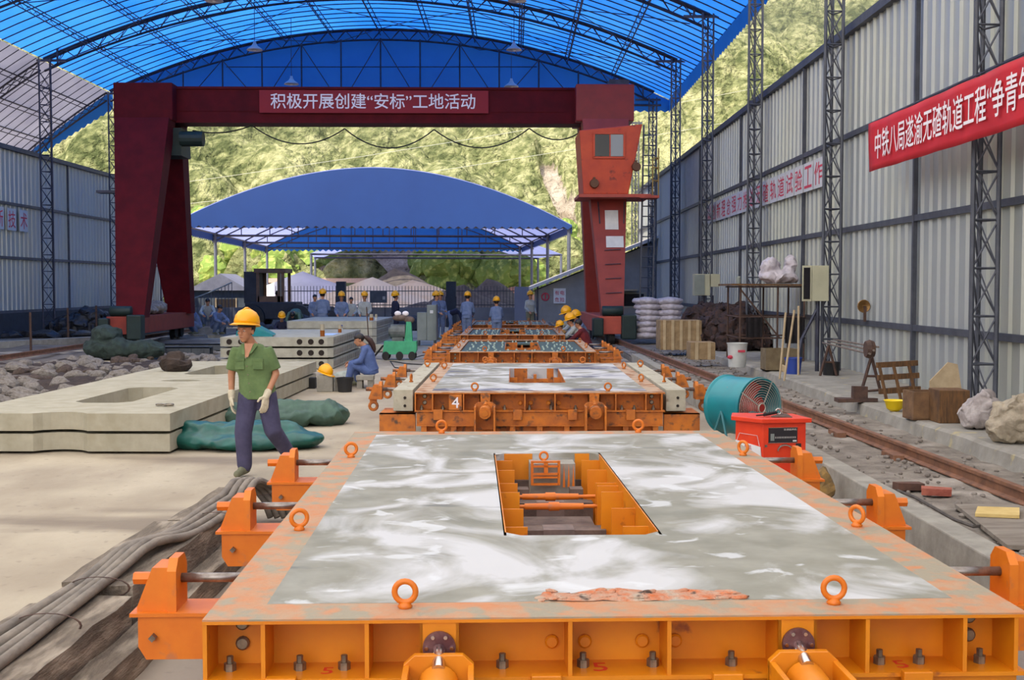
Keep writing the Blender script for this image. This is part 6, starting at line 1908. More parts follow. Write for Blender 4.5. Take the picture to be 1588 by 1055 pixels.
hp_ = heap('dark_heap', [((0.1, 0, 0.3), (0.85, 1.2, 0.7)), ((0.35, 0.3, 0.6), (0.6, 0.9, 0.55)), ((0.0, 0.9, 0.5), (0.6, 0.8, 0.6)), ((0.7, -0.3, 0.2), (0.4, 0.6, 0.5)), ((-0.15, 2.6, 0.6), (0.6, 1.2, 0.5)), ((0.2, 2.0, 0.4), (0.7, 1.4, 0.7))], M('rusty_scrap', (74, 50, 42), (46, 38, 40), rough=0.9, scale=9, bump=1.0), 'dark rusty heap of wire scrap between the crates and the scaffold rack', 'heap', voxel=0.05, amp=0.16, sc=5, seed=9, sm=1)
hp_.location = (5.45, 30.6, LZ)
# stack of white sacks
SCK = heap('sack', [((0, 0, 0.11), (0.40, 0.26, 0.12))], SACK, 'x', 'sack', voxel=0.03, amp=0.03, sc=7, seed=4)
sm_ = SCK.data
bpy.data.objects.remove(SCK)
k = 0
rnd = random.Random(3)
words = ['bottom', 'second', 'third', 'fourth', 'fifth', 'sixth', 'top']
for lay in range(7):
    for col in range(2):
        for row in range(2):
            o = obj('sack', sm_, None, (4.12 + col * 0.66 + rnd.uniform(-0.05, 0.05), 36.6 + row * 0.55, 0.30 + lay * 0.175))
            o.rotation_euler = (0, rnd.uniform(-0.05, 0.05), rnd.uniform(-0.15, 0.15))
            tag(o, 'white sack in the %s layer of the pile beside the gantry leg, %s %s' % (words[lay], 'left' if col == 0 else 'right', 'front' if row == 0 else 'rear'), 'sack', 'white sacks piled beside the gantry leg')
# trestle with rods, crates, board, bowl near the nearest column
t = thing('rod_trestle', 'low steel trestle carrying long thin rods along the right wall', 'trestle', (5.75, 19.6, LZ), 0)
for (x, y) in ((-0.35, -1.6), (-0.1, 1.8)):
    MB().tube((x - 0.15, y, 0), (x, y, 0.55), 0.025, n=6).tube((x + 0.15, y, 0), (x, y, 0.55), 0.025, n=6).tube((x - 0.1, y, 0.25), (x + 0.1, y, 0.25), 0.02, n=6).build('leg', REBAR, t)
for k in range(3):
    MB().tube((-0.55 + k * 0.06, -2.2, 0.62 + 0.05 * k), (0.0 + k * 0.1, 2.6, 0.56 + 0.03 * k), 0.016, n=6).build('rod', M('pale_rod', (130, 116, 104), (100, 84, 74), rough=0.7), t)
MB().lathe([(0, -0.06), (0.12, -0.06), (0.14, 0.0), (0.12, 0.06), (0, 0.06)], c=(-0.5, -2.0, 0.68), axis='x', n=12).build('pulley', REBAR, t)
t = thing('wooden_rack', 'broken brown wooden rack leaning behind the yellow bowl', 'rack', (wp_(1398, 624).x, wp_(1398, 624).y, LZ), 0.25)
t.scale = (0.8, 0.8, 0.75)
for x in (-0.28, 0.0, 0.3):
    MB().tube((x, 0, 0), (x - 0.05, 0.2, 0.72), 0.03, n=5).build('leg', WOODD, t)
for z in (0.2, 0.45, 0.68):
    MB().bar((-0.38, 0.05 + z * 0.2, z), (0.42, 0.05 + z * 0.2, z + 0.03), 0.05, 0.10).build('crossbar', WOODD, t)
wbox(1438, 652, 0.34, 0.35, 0.34, M('crate_brown', (132, 98, 66), (96, 70, 50), rough=0.85, scale=5, bump=0.3), 'broken brown crate right of the yellow bowl', rz=0.05, openb=True)
wbox(1480, 657, 0.36, 0.38, 0.39, WOODD, 'dark brown crate beside the foot of the nearest right column', rz=0.0)
o = MB().prism([(-0.32, 0, -0.42), (0.26, 0, -0.42), (0.14, 0.06, 0.46), (-0.02, 0.06, 0.5), (-0.34, 0.02, 0.16)], (0.0, 0.03, 0)).build('cardboard_sheet', WOODP, loc=(5.5, 15.0, LZ + 0.30))
o.scale = (0.75, 0.8, 0.7)
tag(o, 'pale torn board standing upright on the brown crates', 'board')
p = wp_(1387, 638)
t = tag(MB().lathe([(0.05, 0.0), (0.10, 0.04), (0.125, 0.13), (0.14, 0.14), (0.132, 0.146), (0.115, 0.135), (0.09, 0.05), (0, 0.02)], n=24).build('plastic_bowl', YELB, loc=p, smooth=True), 'bright yellow plastic bowl on the ledge before the broken rack', 'bowl')
for (px, py, lb, ss, sd0) in ((1533, 668, 'grey-white plastic bundle right of the nearest column', 1.0, 11), (1592, 690, 'pale stony bundle at the right edge of the ledge', 1.25, 12)):
    p = wp_(px, py)
    o = heap('wrapped_bundle', [((0, 0, 0.18 * ss), (0.24 * ss, 0.22 * ss, 0.2 * ss)), ((0.08, 0.05, 0.26 * ss), (0.16 * ss, 0.16 * ss, 0.14 * ss)), ((-0.12 * ss, -0.05, 0.12 * ss), (0.15 * ss, 0.15 * ss, 0.12 * ss))], M('bundle_%d' % sd0, (182, 172, 168) if sd0 == 11 else (178, 164, 142), (146, 134, 130) if sd0 == 11 else (140, 126, 106), rough=0.7, scale=6, bump=0.8), lb, 'bundle', voxel=0.02, amp=0.06, sc=7, seed=sd0)
    o.location = (p.x, p.y + 0.2, LZ)
p = wp_(1330, 623)
tag(MB().b2((-0.3, -0.1, 0), (0.25, 0.1, 0.05)).b2((-0.08, -0.06, 0.05), (0.12, 0.06, 0.22)).tube((0.1, 0, 0.15), (0.8, 0.1, 0.2), 0.02, n=6).rough(0.02, 3, 5).build('old_vise', REBAR, loc=(p.x, p.y, LZ)), 'rusty vise-like iron lying on the ledge left of the bowl', 'iron')
p = wp_(1273, 600)
tag(MB().lathe([(0.14, 0), (0.16, 0.24), (0.15, 0.24), (0.12, 0.02), (0, 0.02)], n=16).build('dark_pail', BLACK, loc=(5.75, 21.6, LZ)), 'dark pail at the foot of the column with the cream box', 'pail')
MBc = MB()
MBc.path([(5.35, 23.0, LZ + 0.02), (5.1, 22.4, LZ + 0.05), (5.05, 23.0, LZ + 0.12), (5.3, 23.8, LZ + 0.32)], [0.01, 0.07, 0.06, 0.02], 6)
tag(MBc.build('curved_strip', WOODP), 'curved pale strip lying below the tall cream box', 'strip')
tag(MB().b2((-0.12, -0.1, 0), (0.12, 0.1, 0.2)).build('carton', WOODP, loc=(5.45, 23.6, LZ), bevel=0.01), 'small pale carton behind the curved strip', 'carton')
t = thing('wall_horn', 'small brass coloured horn on the right wall girt beside the cream box', 'horn', (6.33, 21.6, 1.55))
MB().lathe([(0.03, -0.12), (0.05, -0.04), (0.12, 0.0), (0.11, 0.01), (0.03, -0.03)], axis='y', n=14, rot=Matrix.Rotation(PI, 3, 'Z')).build('horn_bell', M('brass', (140, 104, 60), rough=0.4, metal=0.6), t)
MB().b2((0.0, -0.03, -0.28), (0.04, 0.03, 0.0)).build('bracket', REBAR, t)

# ---------------------------------------------------------------- gravel strip objects
def brick(px, py, lb, mat, rz, w=0.24, d=0.12, h=0.06):
    p = G(px, py, 0.14)
    tag(MB().b2((-w / 2, -d / 2, 0), (w / 2, d / 2, h)).rough(0.012, int(px), 9).build('brick', mat, loc=(p.x, p.y, 0.142), rot=(0, 0, rz)), lb, 'brick', 'loose bricks on the gravel')
brick(1409, 760, 'dark brown brick lying on the gravel', M('dark_brick', (104, 72, 58), (84, 60, 50), rough=0.95, scale=8), 0.1)
brick(1452, 768, 'broken red brick beside the dark brown one', BRICK, -0.35)
def gplank(pts, h, z, mat, lb, g='planks on the gravel'):
    tag(MB().prism([(p[0], p[1], z) for p in pts], (0, 0, h)).build('plank', mat), lb, 'plank', g)
a = [G(px, py, 0.2) for px, py in ((1481, 779), (1562, 842), (1640, 845), (1640, 790), (1560, 778))]
gplank([(q.x, q.y) for q in a], 0.03, 0.155, M('dusty_board', (140, 130, 118), (118, 106, 94), rough=0.95, scale=3, stretch=(1, 5, 1)), 'wide dusty board lying on the gravel at the right edge')
a = [G(px, py, 0.2) for px, py in ((1512, 799), (1581, 802), (1581, 790), (1516, 788))]
gplank([(q.x, q.y) for q in a], 0.025, 0.188, M('fresh_pine', (214, 186, 120), (196, 164, 98), rough=0.8, scale=6), 'short fresh yellow pine strip on the wide dusty board')
pts = [tuple(G(px, py, 0.17)) for px, py in ((1372, 762), (1392, 761), (1420, 772), (1450, 789), (1480, 806), (1510, 817), (1535, 815), (1580, 845))]
tag(MB().path(pts, 0.013, 6).build('cable', M('dark_dusty_cable', (92, 84, 78), (70, 64, 60), rough=0.8, scale=10)), 'dusty black cable running beside the kerb on the gravel', 'cable')
rnd = random.Random(12)
st = MB()
for k in range(900):
    y = rnd.uniform(4, 34) ; x = rnd.uniform(3.12, 4.75)
    railx = 4.52 - (y + 2) * 0.0327
    if abs(x - railx) < 0.09: continue
    r = rnd.uniform(0.008, 0.028)
    st.ball((x, y, 0.135 + r * 0.5), (r * rnd.uniform(0.8, 1.5), r * rnd.uniform(0.8, 1.5), r * 0.8), 5, 4)
tag(st.build('loose_stones', M('stone_grey', (150, 140, 130), (110, 100, 92), rough=0.95, scale=3)), 'scattered small stones over the gravel strip', 'stones', kind='stuff')
# wooden board patch of rail packing
for k, (y, lb) in enumerate(((12.1, 'short dark wood block under the rail, nearest'), (14.0, 'rusty packing block at the rail, middle'), (16.2, 'rusty packing block at the rail beyond the fan'))):
    x = 4.52 - (y + 2) * 0.0327
    tag(MB().b2((x - 0.19, y, 0.12), (x - 0.08, y + 0.4, 0.18)).rough(0.01, k, 6).build('packing_block', RAILM), lb, 'block', 'packing blocks beside the rail')
# ---------------------------------------------------------------- left side clutter
def rock_mesh(seed, r=1.0):
    mb = MB().ball((0, 0, 0), (r, r * 0.8, r * 0.55), 10, 7, Matrix.Rotation(seed, 3, 'Z'))
    nv = []
    for v in mb.v:
        q = Vector(v)
        nv.append(tuple(q * (1 + 0.35 * mnoise.noise(q * 1.6 + Vector((seed * 7, 0, 0))))))
    mb.v = nv
    return mb.mesh('rock', ROCK)
RM = [rock_mesh(s * 1.7) for s in range(6)]
RD = [m.copy() for m in RM]
DROCK = M('dark_rubble_rock', (92, 76, 66), (66, 54, 48), rough=0.95, scale=5, bump=0.6)
for m in RD:
    m.materials.clear(); m.materials.append(DROCK)
rnd = random.Random(21)
placed = []
tries = 0
while len(placed) < 150 and tries < 9000:
    tries += 1
    px = rnd.uniform(-30, 330); 
    q = (px + 30) / 360
    py = rnd.uniform(568 - 22 * q, 640 - 78 * q)
    p = G(px, py, 0.1)
    if p.x > G(262, 641, 0.2).x - 2.8 and p.y < 24.0:
        if p.y > 13.5 and p.x > -7.05: continue
    r = rnd.uniform(0.10, 0.27) * (1.0 if px < 140 else 0.8)
    if any((p.x - a) ** 2 + (p.y - b) ** 2 < ((r + c) * 0.78) ** 2 for a, b, c in placed): continue
    placed.append((p.x, p.y, r))
for i, (x, y, r) in enumerate(placed):
    pale = mnoise.noise(Vector((x * 0.35, y * 0.3, 3))) > -0.05 or r > 0.22
    o = obj('rock', (RM if pale else RD)[i % 6], None, (x, y, r * 0.30 + 0.02))
    o.scale = (r, r * rnd.uniform(0.8, 1.2), r * rnd.uniform(0.8, 1.2))
    o.rotation_euler = (rnd.uniform(-0.4, 0.4), rnd.uniform(-0.4, 0.4), rnd.uniform(0, 6))
    tag(o, 'pale broken rock in the rubble bank behind the slabs' if pale else 'dark earthy rock in the rubble bank behind the slabs', 'rock', 'pale rubble rocks' if pale else 'dark rubble rocks')
eb = MB()
eb.add(*(lambda g: (g.v, g.f))(plane_grid(-13.5, -7.1, 15.5, 29, 0.05, 50, 70, 0.12, 1.2, 9)))
tag(eb.build('earth_bank', EARTH, smooth=True), 'dark earth bank under the rubble rocks', 'earth', kind='stuff')
# posts and rails along the left track
for (px, py, h, lb) in ((48, 545, 1.15, 'leftmost rusty post standing beside the left rail'), (106, 534, 1.2, 'middle rusty post beside the left rail'), (150, 530, 1.25, 'right rusty post beside the left rail, before the crane truck')):
    p = G(px, py, 0.0)
    tag(MB().tube((0, 0, 0), (0, 0, h), 0.035, n=6).build('iron_post', REBAR, loc=p), lb, 'post', 'iron posts beside the left rail')
# low ledge beside the rail
a = G(0, 560, 0.0); b = G(200, 530, 0.0)
tag(MB().prism([(a.x - 6, a.y - 1.2, 0.0), (b.x, b.y, 0.0), (b.x, b.y + 0.9, 0.0), (a.x - 6, a.y + 0.4, 0.0)], (0, 0, 0.22)).build('track_sleeper_beam', CONCD), 'long low concrete beam carrying the left crane rail', 'beam')
# black scrap heaps by the left wall
t_ = heap('black_scrap_heap', [((0, 0, 0.35), (1.0, 0.7, 0.55)), ((0.5, 0, 0.6), (0.6, 0.5, 0.5)), ((-0.6, 0.1, 0.3), (0.7, 0.6, 0.4))], M('black_scrap', (30, 30, 36), (60, 58, 66), rough=0.4, scale=7, lo=0.5, hi=0.75, bump=1.0), 'black glossy scrap heap against the left wall beside the crane truck', 'heap', voxel=0.06, amp=0.2, sc=3.5, seed=6)
p = AY(122, 520, 45.0); t_.location = (p.x, 45.0, 0)
for k in range(5):
    p = AY(12 + 30 * k, 533, 42.5)
    tag(MB().ball((0, 0, 0.16), (0.55, 0.35, 0.18), 10, 6).rough(0.15, k * 3, 3).build('black_bag', M('black_scrap', (0, 0, 0)), loc=(p.x, 42.5 + 0.3 * (k % 2), 0)), ['black bag lying farthest left under the wall', 'second black bag from the left under the wall', 'third black bag under the left wall', 'fourth black bag under the left wall', 'black bag nearest the scrap heap under the left wall'][k], 'bag', 'black bags along the left wall')
t_ = heap('tarpaulin', [((0, 0, 0.25), (0.7, 0.5, 0.32)), ((-0.1, 0, 0.55), (0.4, 0.35, 0.3)), ((0.8, 0.1, 0.2), (0.6, 0.4, 0.25))], M('dark_green_net', (52, 66, 60), (40, 50, 48), rough=0.95, scale=8, bump=0.6), 'dark green netting heap beside the left rail behind the rubble', 'netting', amp=0.1, sc=3, seed=14)
p = G(152, 560, 0); t_.location = (p.x + 0.2, p.y + 0.4, 0.05)
# long dark steel forms stacked before the left truck
LB = [(208, 322, 519, 0.30, 'long slate-grey steel beam at the back of the left pile, before the crane truck', 0.42),
      (208, 300, 556, 0.30, 'long slate-grey steel beam at the front of the left pile', 0.40),
      (215, 335, 545, 0.22, 'low dark steel beam in the middle of the left pile', 0.3)]
for (pa, pb, py, h, lb, d) in LB:
    a = G(pa, py, 0.0); b = G(pb + 25, py, 0.0)
    m_ = MB().b2((a.x, a.y, 0.0), (b.x, a.y + 0.04, h)).b2((a.x, a.y, h - 0.03), (b.x, a.y + d, h)).b2((a.x, a.y + d - 0.04, 0), (b.x, a.y + d, h)).b2((a.x, a.y, 0.0), (b.x, a.y + d, 0.03))
    for k in range(6):
        x = a.x + (b.x - a.x) * (k + 0.5) / 6
        m_.b2((x - 0.02, a.y - 0.03, 0.03), (x + 0.02, a.y, h - 0.03))
    tag(m_.build('steel_beam', M('slate_steel', (70, 74, 80), (54, 58, 66), rough=0.6, scale=4)), lb, 'beam', 'dark steel beams left')
# debris pack on the left crane truck
t_ = heap('packed_bales', [((0, 0, 0.2), (0.55, 0.4, 0.24)), ((-0.9, 0, 0.14), (0.55, 0.35, 0.16))], M('pale_bale', (160, 150, 140), (120, 108, 98), rough=0.9, scale=7), 'pale bundles lying on the red truck of the left gantry leg', 'bundle', amp=0.06, seed=15)
t_.location = (-12.05, 40.0, 1.0); t_.rotation_euler = (0, 0, 1.57)
# rebar seat on the first slab edge and slab debris
p = G(500, 560, 0)

# ---------------------------------------------------------------- far end: low wall, fence, gate hut, loader
FY_ = 56.5
struct(MB().b2((-24, FY_, 0), (3.2, FY_ + 0.25, 0.92)).build('wall_back_plinth', M('plinth_grey', (118, 116, 118), (100, 100, 104), rough=0.95, scale=1)))
FENCE = M('fence_bar', (52, 54, 62), rough=0.6)
t = thing('bar_fence', 'dark upright bar fence standing on the low grey wall at the far end', 'fence', (0, FY_ + 0.12, 0.92))
fb = MB()
x = -11.3; k = 0
for z in (0.12, 0.78):
    MB().b2((-11.3, -0.02, z - 0.02), (1.4, 0.02, z + 0.02)).build('fence_rail', FENCE, t)
while x < 1.4:
    MB().tube((x, 0, 0), (x, 0, 1.02), 0.012, n=4).build('fence_bar', FENCE, t)
    x += 0.15
for (px, w, lb) in ((530, 0.42, 'dark pier of the far fence behind the row of workers'), (700, 0.46, 'dark pier of the far fence above the paired workers')):
    q = AY(px, 450, FY_)
    tag(MB().b2((-w / 2, -0.1, 0), (w / 2, 0.35, 2.15)).b2((-w / 2 - 0.03, -0.13, 1.0), (w / 2 + 0.03, -0.1, 1.45)).build('fence_pier', DKBLUEGREY, loc=(q.x, FY_ - 0.3, 0)), lb, 'pier', 'piers of the far fence')
q = AY(586, 455, FY_ - 0.6)
t = thing('switch_board', 'dark grey board cabinet fixed before the far fence', 'board', (q.x, FY_ - 0.35, 1.0))
MB().b2((-0.4, -0.06, 0.15), (0.4, 0.06, 0.7)).build('board_case', M('slate_steel', (0, 0, 0)), t)
MB().tube((-0.3, 0, -1.0), (-0.3, 0, 0.15), 0.025, n=5).build('leg', FENCE, t)
MB().tube((0.3, 0, -1.0), (0.3, 0, 0.15), 0.025, n=5).build('leg', FENCE, t)
MB().b2((0.2, -0.07, 0.3), (0.32, -0.06, 0.45)).build('meter', GLASSL, t)
# tent hut
q0 = AY(290, 480, 58.0); q1 = AY(382, 480, 58.0)
t = thing('tent_hut', 'grey hut with a low pitched canvas roof behind the resting workers', 'hut', ((q0.x + q1.x) / 2, 58.5, 0))
w = (q1.x - q0.x) / 2
HUTM = M('hut_sheet', (84, 92, 98), (70, 76, 84), rough=0.8, scale=2)
CANV = M('hut_canvas', (134, 134, 146), (118, 118, 130), rough=0.9, scale=3)
MB().b2((-w, 0, 0), (w, 3, 1.75)).build('hut_wall', HUTM, t)
MB().prism([(-w - 0.15, -0.2, 1.72), (w + 0.15, -0.2, 1.72), (w * 0.0 + 0.1, -0.2, 2.55)], (0, 3.4, 0)).build('canvas_roof', CANV, t)
dr = MB().b2((-0.15, -0.03, 0), (0.85, 0.0, 1.3)).build('doorway', HOLE, t)
for xx in (-0.15, 0.85):
    MB().b2((xx - 0.03, -0.06, 0), (xx + 0.03, -0.03, 1.35)).build('door_post', WOODP, dr)
# sliding gate leaf before the hut
q0 = AY(285, 480, 54.0); q1 = AY(360, 480, 54.0)
t = thing('gate_leaf', 'curved-top grey bar gate leaf standing before the tent hut', 'gate', (q0.x, 54.0, 0))
W_ = q1.x - q0.x
gl = MB()
for k in range(15):
    u = k / 14
    h = 1.25 + 0.85 * u ** 1.2 - 0.1 * math.sin(u * PI) * 0
    MB().tube((W_ * u, 0, 0.05), (W_ * u, 0, h), 0.016, n=4).build('gate_bar', GYSTEEL, t)
MB().path([(W_ * k / 14, 0, 1.25 + 0.85 * (k / 14) ** 1.2) for k in range(15)], 0.03, 5).build('top_rail', M('pale_rail', (140, 146, 146), rough=0.6), t)
MB().tube((0, 0, 0.1), (W_, 0, 0.1), 0.025, n=5).build('bottom_rail', GYSTEEL, t)
q = AY(287, 480, 54.5)
tag(MB().b2((-0.28, 0, 0), (0.1, 0.4, 1.6)).build('gate_pier', M('pale_pier', (150, 148, 132), (132, 130, 118), rough=0.9), loc=(q.x, 54.5, 0)), 'pale gate pier at the left side of the hut gate', 'pier')
# wheel loader
q = AY(412, 470, 50.5)
t = thing('wheel_loader', 'brown and dark wheel loader parked behind the slab stacks, its cab facing right', 'loader', (q.x, 51.0, 0))
LOADM = M('loader_brown', (128, 92, 66), (96, 72, 58), rough=0.7, scale=3)
LOADD = M('loader_dark', (54, 54, 60), (42, 42, 48), rough=0.7, scale=3)
MB().b2((-1.0, 0, 0.5), (1.2, 1.6, 1.25)).build('chassis', LOADD, t, bevel=0.05)
MB().b2((0.9, 0.1, 0.7), (2.6, 1.5, 1.05)).build('lift_arm', LOADD, t, bevel=0.05)
cabm = MB()
for (x, y) in ((-0.45, 0.05), (0.45, 0.05), (0.62, 0.05), (-0.45, 1.5), (0.62, 1.5)):
    cabm.b2((x - 0.06, y, 1.2), (x + 0.06, y + 0.1, 2.55))
cabm.b2((-0.6, 0.0, 2.5), (0.75, 1.65, 2.68))
cabm.b2((-0.45, 0.05, 1.2), (0.62, 0.12, 1.5))
cabm.build('cab_frame', LOADM, t)
MB().b2((0.46, 0.08, 1.5), (0.62, 0.1, 2.5)).build('cab_glass', GLASSL, t)
MB().b2((-1.05, 0.1, 1.2), (-0.5, 1.5, 2.55)).build('rear_cover', LOADD, t)
for x in (-0.7, 1.3):
    MB().lathe([(0, -0.2), (0.3, -0.2), (0.55, -0.15), (0.58, 0), (0.55, 0.15), (0, 0.2)], c=(x, 0.0, 0.58), axis='y', n=20).build('wheel', BLACK, t)
    MB().lathe([(0, -0.2), (0.3, -0.2), (0.55, -0.15), (0.58, 0), (0.55, 0.15), (0, 0.2)], c=(x, 1.7, 0.58), axis='y', n=20).build('wheel', BLACK, t)
MB().prism([(2.5, 0.0, 0.1), (3.1, 0.0, 0.1), (3.25, 0.0, 0.5), (2.9, 0.0, 0.9), (2.5, 0.0, 0.9)], (0, 1.7, 0)).build('bucket', LOADD, t)
jj = dict(stand_pose())
person('driver sitting in the cab of the wheel loader', (q.x - 0.02, 51.8, 0.62), 1.5, {k: (v[0], v[1], v[2]) for k, v in crouch().items()}, MAROONS, NAVY, helmet=False, vox=0.03, sc=1.1)
# debris between the stacks and the fence
for (px, y, w, h, lb) in ((478, 47, 1.3, 0.75, 'dark machinery heap right of the loader'), (640, 52, 1.6, 0.55, 'low dark heap at the foot of the far wall'), (395, 47, 1.2, 0.5, 'dark heap in the shade left of the loader')):
    q = AY(px, 490, y)
    tag(MB().ball((0, 0, h * 0.4), (w * 0.6, 0.5, h * 0.6), 14, 8).rough(0.25, px, 2.5).build('dark_heap', DKBLUEGREY, loc=(q.x, y, 0)), lb, 'heap', 'dark heaps near the far wall')

# ---------------------------------------------------------------- grey building at the right end
q = AY(832, 480, 54.0)
bx0 = q.x
t = thing('grey_building', 'grey rendered shed with a sloping white cement roof behind the right gantry leg', 'building', (bx0, 54.0, 0))
MB().prism([(0, 0, 0), (7.0, 0, 0), (7.0, 0, 4.6), (0, 0, 1.75)], (0, 6, 0)).build('building_wall', GREYWALL, t)
MB().prism([(-0.35, -0.5, 1.75), (7.0, -0.5, 4.7), (7.0, -0.5, 4.85), (-0.35, -0.5, 1.88)], (0, 8.0, 0)).build('roof', WROOF, t)
MB().b2((1.95 + 1.5, -0.04, 0.95), (1.95 + 3.0, 0.0, 1.65)).build('window_frame', M('pale_frame', (160, 150, 130), rough=0.8), t)
MB().b2((1.95 + 1.62, -0.05, 1.03), (1.95 + 2.9, -0.04, 1.58)).build('window_pane', GLASSD, t)
MB().b2((1.3 + 1.5, -0.7, 1.72), (1.3 + 3.2, 0.0, 1.78)).build('window_shade', WOODP, t)
MB().b2((0.0, -0.05, 0), (0.08, 0.0, 2.0)).build('downpipe', DKSTEEL, t)
MB().b2((-1.0, -0.1, 0), (-0.3, 0.6, 1.9)).build('door_leaf', M('door_grey', (120, 120, 132), rough=0.8), t)
t = thing('danger_sign', 'white sign with red characters on the grey building wall', 'sign', (bx0 + 0.77, 53.96, 1.15), 0)
MB().b2((0, -0.03, 0), (0.55, 0, 0.68)).build('sign_board', PAPER, t)
for (ch, x, z) in (('有', 0.06, 0.38), ('电', 0.30, 0.38), ('危', 0.06, 0.07), ('险', 0.30, 0.07)):
    place_text(text_mesh(ch, 0.2, width=0.19), (x, -0.036, z), (1, 0, 0), (0, 0, 1)).build('lettering', REDTXT, t)
tag(MB().torus((0, 0, 0), 0.16, 0.03, axis='y', n=20, m=6).b2((-0.03, -0.02, -0.14), (0.03, 0.02, 0.14)).build('fire_mark', REDTXT, loc=(bx0 + 0.40, 53.97, 1.45)), 'faded red round mark on the grey building wall left of the sign', 'sign')
# poles
t = None

# ---------------------------------------------------------------- second blue shed beyond the fence
sy = math.radians(4.0)
sh = thing('blue_shed', 'open shed with a broad blue arched gable standing beyond the far fence', 'shed', (-7.48, 64.0, 0), sy)
hw = 10.65
SBL = M('shed_blue_sheet', (26, 64, 128), (22, 58, 120), rough=0.6, scale=0.3, trans=0.10)
SBU = M('shed_roof_sheet', (150, 158, 206), (136, 146, 200), rough=0.6, scale=0.2, trans=0.6)
def sz(x):
    return 8.25 - 3.05 * (abs(x) / hw) ** 1.9
def shed_gable(y, name, mat, parent, zb=5.15, f=sz, hw_=hw):
    vs = []
    n = 90
    for i in range(n + 1):
        x = -hw_ + 2 * hw_ * i / n
        vs += [(x, y, f(x)), (x, y, min(f(x) - 0.02, zb - (0.16 if i % 2 else 0)))]
    o = MB().add(vs, [(2 * i, 2 * i + 2, 2 * i + 3, 2 * i + 1) for i in range(n)]).build(name, mat, parent)
    return o
def shed_roof(y0, y1, mat, parent, f=sz, hw_=hw):
    vs = []
    n = 40
    for i in range(n + 1):
        x = -hw_ + 2 * hw_ * i / n
        vs += [(x, y0, f(x) + 0.04), (x, y1, f(x) + 0.04)]
    MB().add(vs, [(2 * i, 2 * i + 2, 2 * i + 3, 2 * i + 1) for i in range(n)]).build('roof_sheet', mat, parent, smooth=True)
shed_gable(0, 'gable_sheet', SBL, sh)
shed_roof(0, 36, SBU, sh)
shed_gable(36, 'far_gable_sheet', BLUEG, sh, zb=5.0)
for y in (0.2, 12, 24, 35.8):
    tr = MB()
    xs = [-hw + 2 * hw * i / 24 for i in range(25)]
    tr.path([(x, y, sz(x) - 0.03) for x in xs], 0.05, 4)
    if y > 1:
        tr.path([(x, y, sz(x) - 0.5) for x in xs], 0.04, 4)
        for i in range(0, 24, 2):
            tr.tube((xs[i], y, sz(xs[i]) - 0.5), (xs[i], y, 5.1), 0.03, n=4)
    tr.tube((-hw, y, 5.12), (hw, y, 5.12), 0.07, n=4)
    tr.build('roof_truss', DKSTEEL, sh)
    for s in (-1, 1):
        MB().tube((s * (hw - 0.15), y, 0), (s * (hw - 0.15), y, 5.2), 0.10, n=8).build('post', M('post_grey', (96, 100, 112), (84, 88, 100), rough=0.6), sh)
for x in (-10.4, -8, -5, 0, 5, 8, 10.4):
    MB().tube((x, 0.2, sz(x) - 0.12), (x, 35.8, sz(x) - 0.12), 0.05, n=4).build('purlin', DKSTEEL, sh)
for s in (-1, 1):
    vs = []
    for i in range(121):
        vs += [(s * hw, 36 * i / 120, 5.25), (s * hw, 36 * i / 120, 4.85 - (0.12 if i % 2 else 0))]
    MB().add(vs, [(2 * i, 2 * i + 2, 2 * i + 3, 2 * i + 1) for i in range(120)]).build('eave_sheet', SBL, sh)
sh2 = thing('blue_shed', 'low farther shed whose blue eave shows below the broad blue gable', 'shed', (-6.6, 104.0, 0), math.radians(8))
def sz2(x):
    return 7.0 - 2.3 * (abs(x) / 11.0) ** 1.9
shed_roof(0, 40, SBU, sh2, sz2, 11.0)
shed_gable(40, 'far_gable_sheet', SBL, sh2, zb=4.75, f=sz2, hw_=11.0)
for y in (0.2, 13, 26, 39.8):
    for s in (-1, 1):
        MB().tube((s * 10.9, y, 0), (s * 10.9, y, 4.75), 0.11, n=8).build('post', M('post_grey', (0, 0, 0)), sh2)
    MB().tube((-11, y, 4.7), (11, y, 4.7), 0.08, n=4).build('tie_beam', DKSTEEL, sh2)
for x in (-4.2, 0.8, 5.6):
    MB().tube((x, 39.8, 0), (x, 39.8, 4.75), 0.13, n=8).build('post', M('post_grey', (0, 0, 0)), sh2)
for x in (-8, -4, 0, 4, 8):
    MB().tube((x, 0.2, sz2(x) - 0.12), (x, 39.8, sz2(x) - 0.12), 0.06, n=4).build('purlin', DKSTEEL, sh2)

# ---------------------------------------------------------------- sand and gravel heaps, sunlit yard
def mound(x, y, r, h, mat, lb, sd, sx=1.0):
    mb = MB(); vs = []; n = 26; m = 12
    for i in range(m + 1):
        q = i / m
        for k in range(n):
            a = 2 * PI * k / n
            rr = r * q
            z = h * (1 - q) ** 1.15 * (1 + 0.25 * mnoise.noise(Vector((math.cos(a) * q * 2 + sd, math.sin(a) * q * 2, sd))))
            vs.append((x + rr * math.cos(a) * sx * (1 + 0.15 * mnoise.noise(Vector((a, sd, 0)))), y + rr * math.sin(a), z - 0.05))
    fs = [(i * n + k, (i + 1) * n + k, (i + 1) * n + (k + 1) % n, i * n + (k + 1) % n) for i in range(m) for k in range(n)]
    tag(mb.add(vs, fs).build('mound', mat, smooth=True), lb, 'mound', 'sand and gravel mounds beyond the fence')
def pm_(px, y):
    return AY(px, 450, y).x
mound(pm_(470, 96), 96, 9, 3.2, M('white_sand', (214, 206, 196), (196, 188, 178), rough=1, scale=0.6), 'pale whitish sand mound beyond the fence at the left', 1, 1.2)
mound(pm_(578, 92), 92, 7, 2.7, SAND, 'yellow sand mound beyond the fence behind the row of workers', 2, 1.2)
mound(pm_(640, 94), 94, 7, 2.5, SAND, 'yellow sand mound beyond the fence above the green trolley', 3, 1.1)
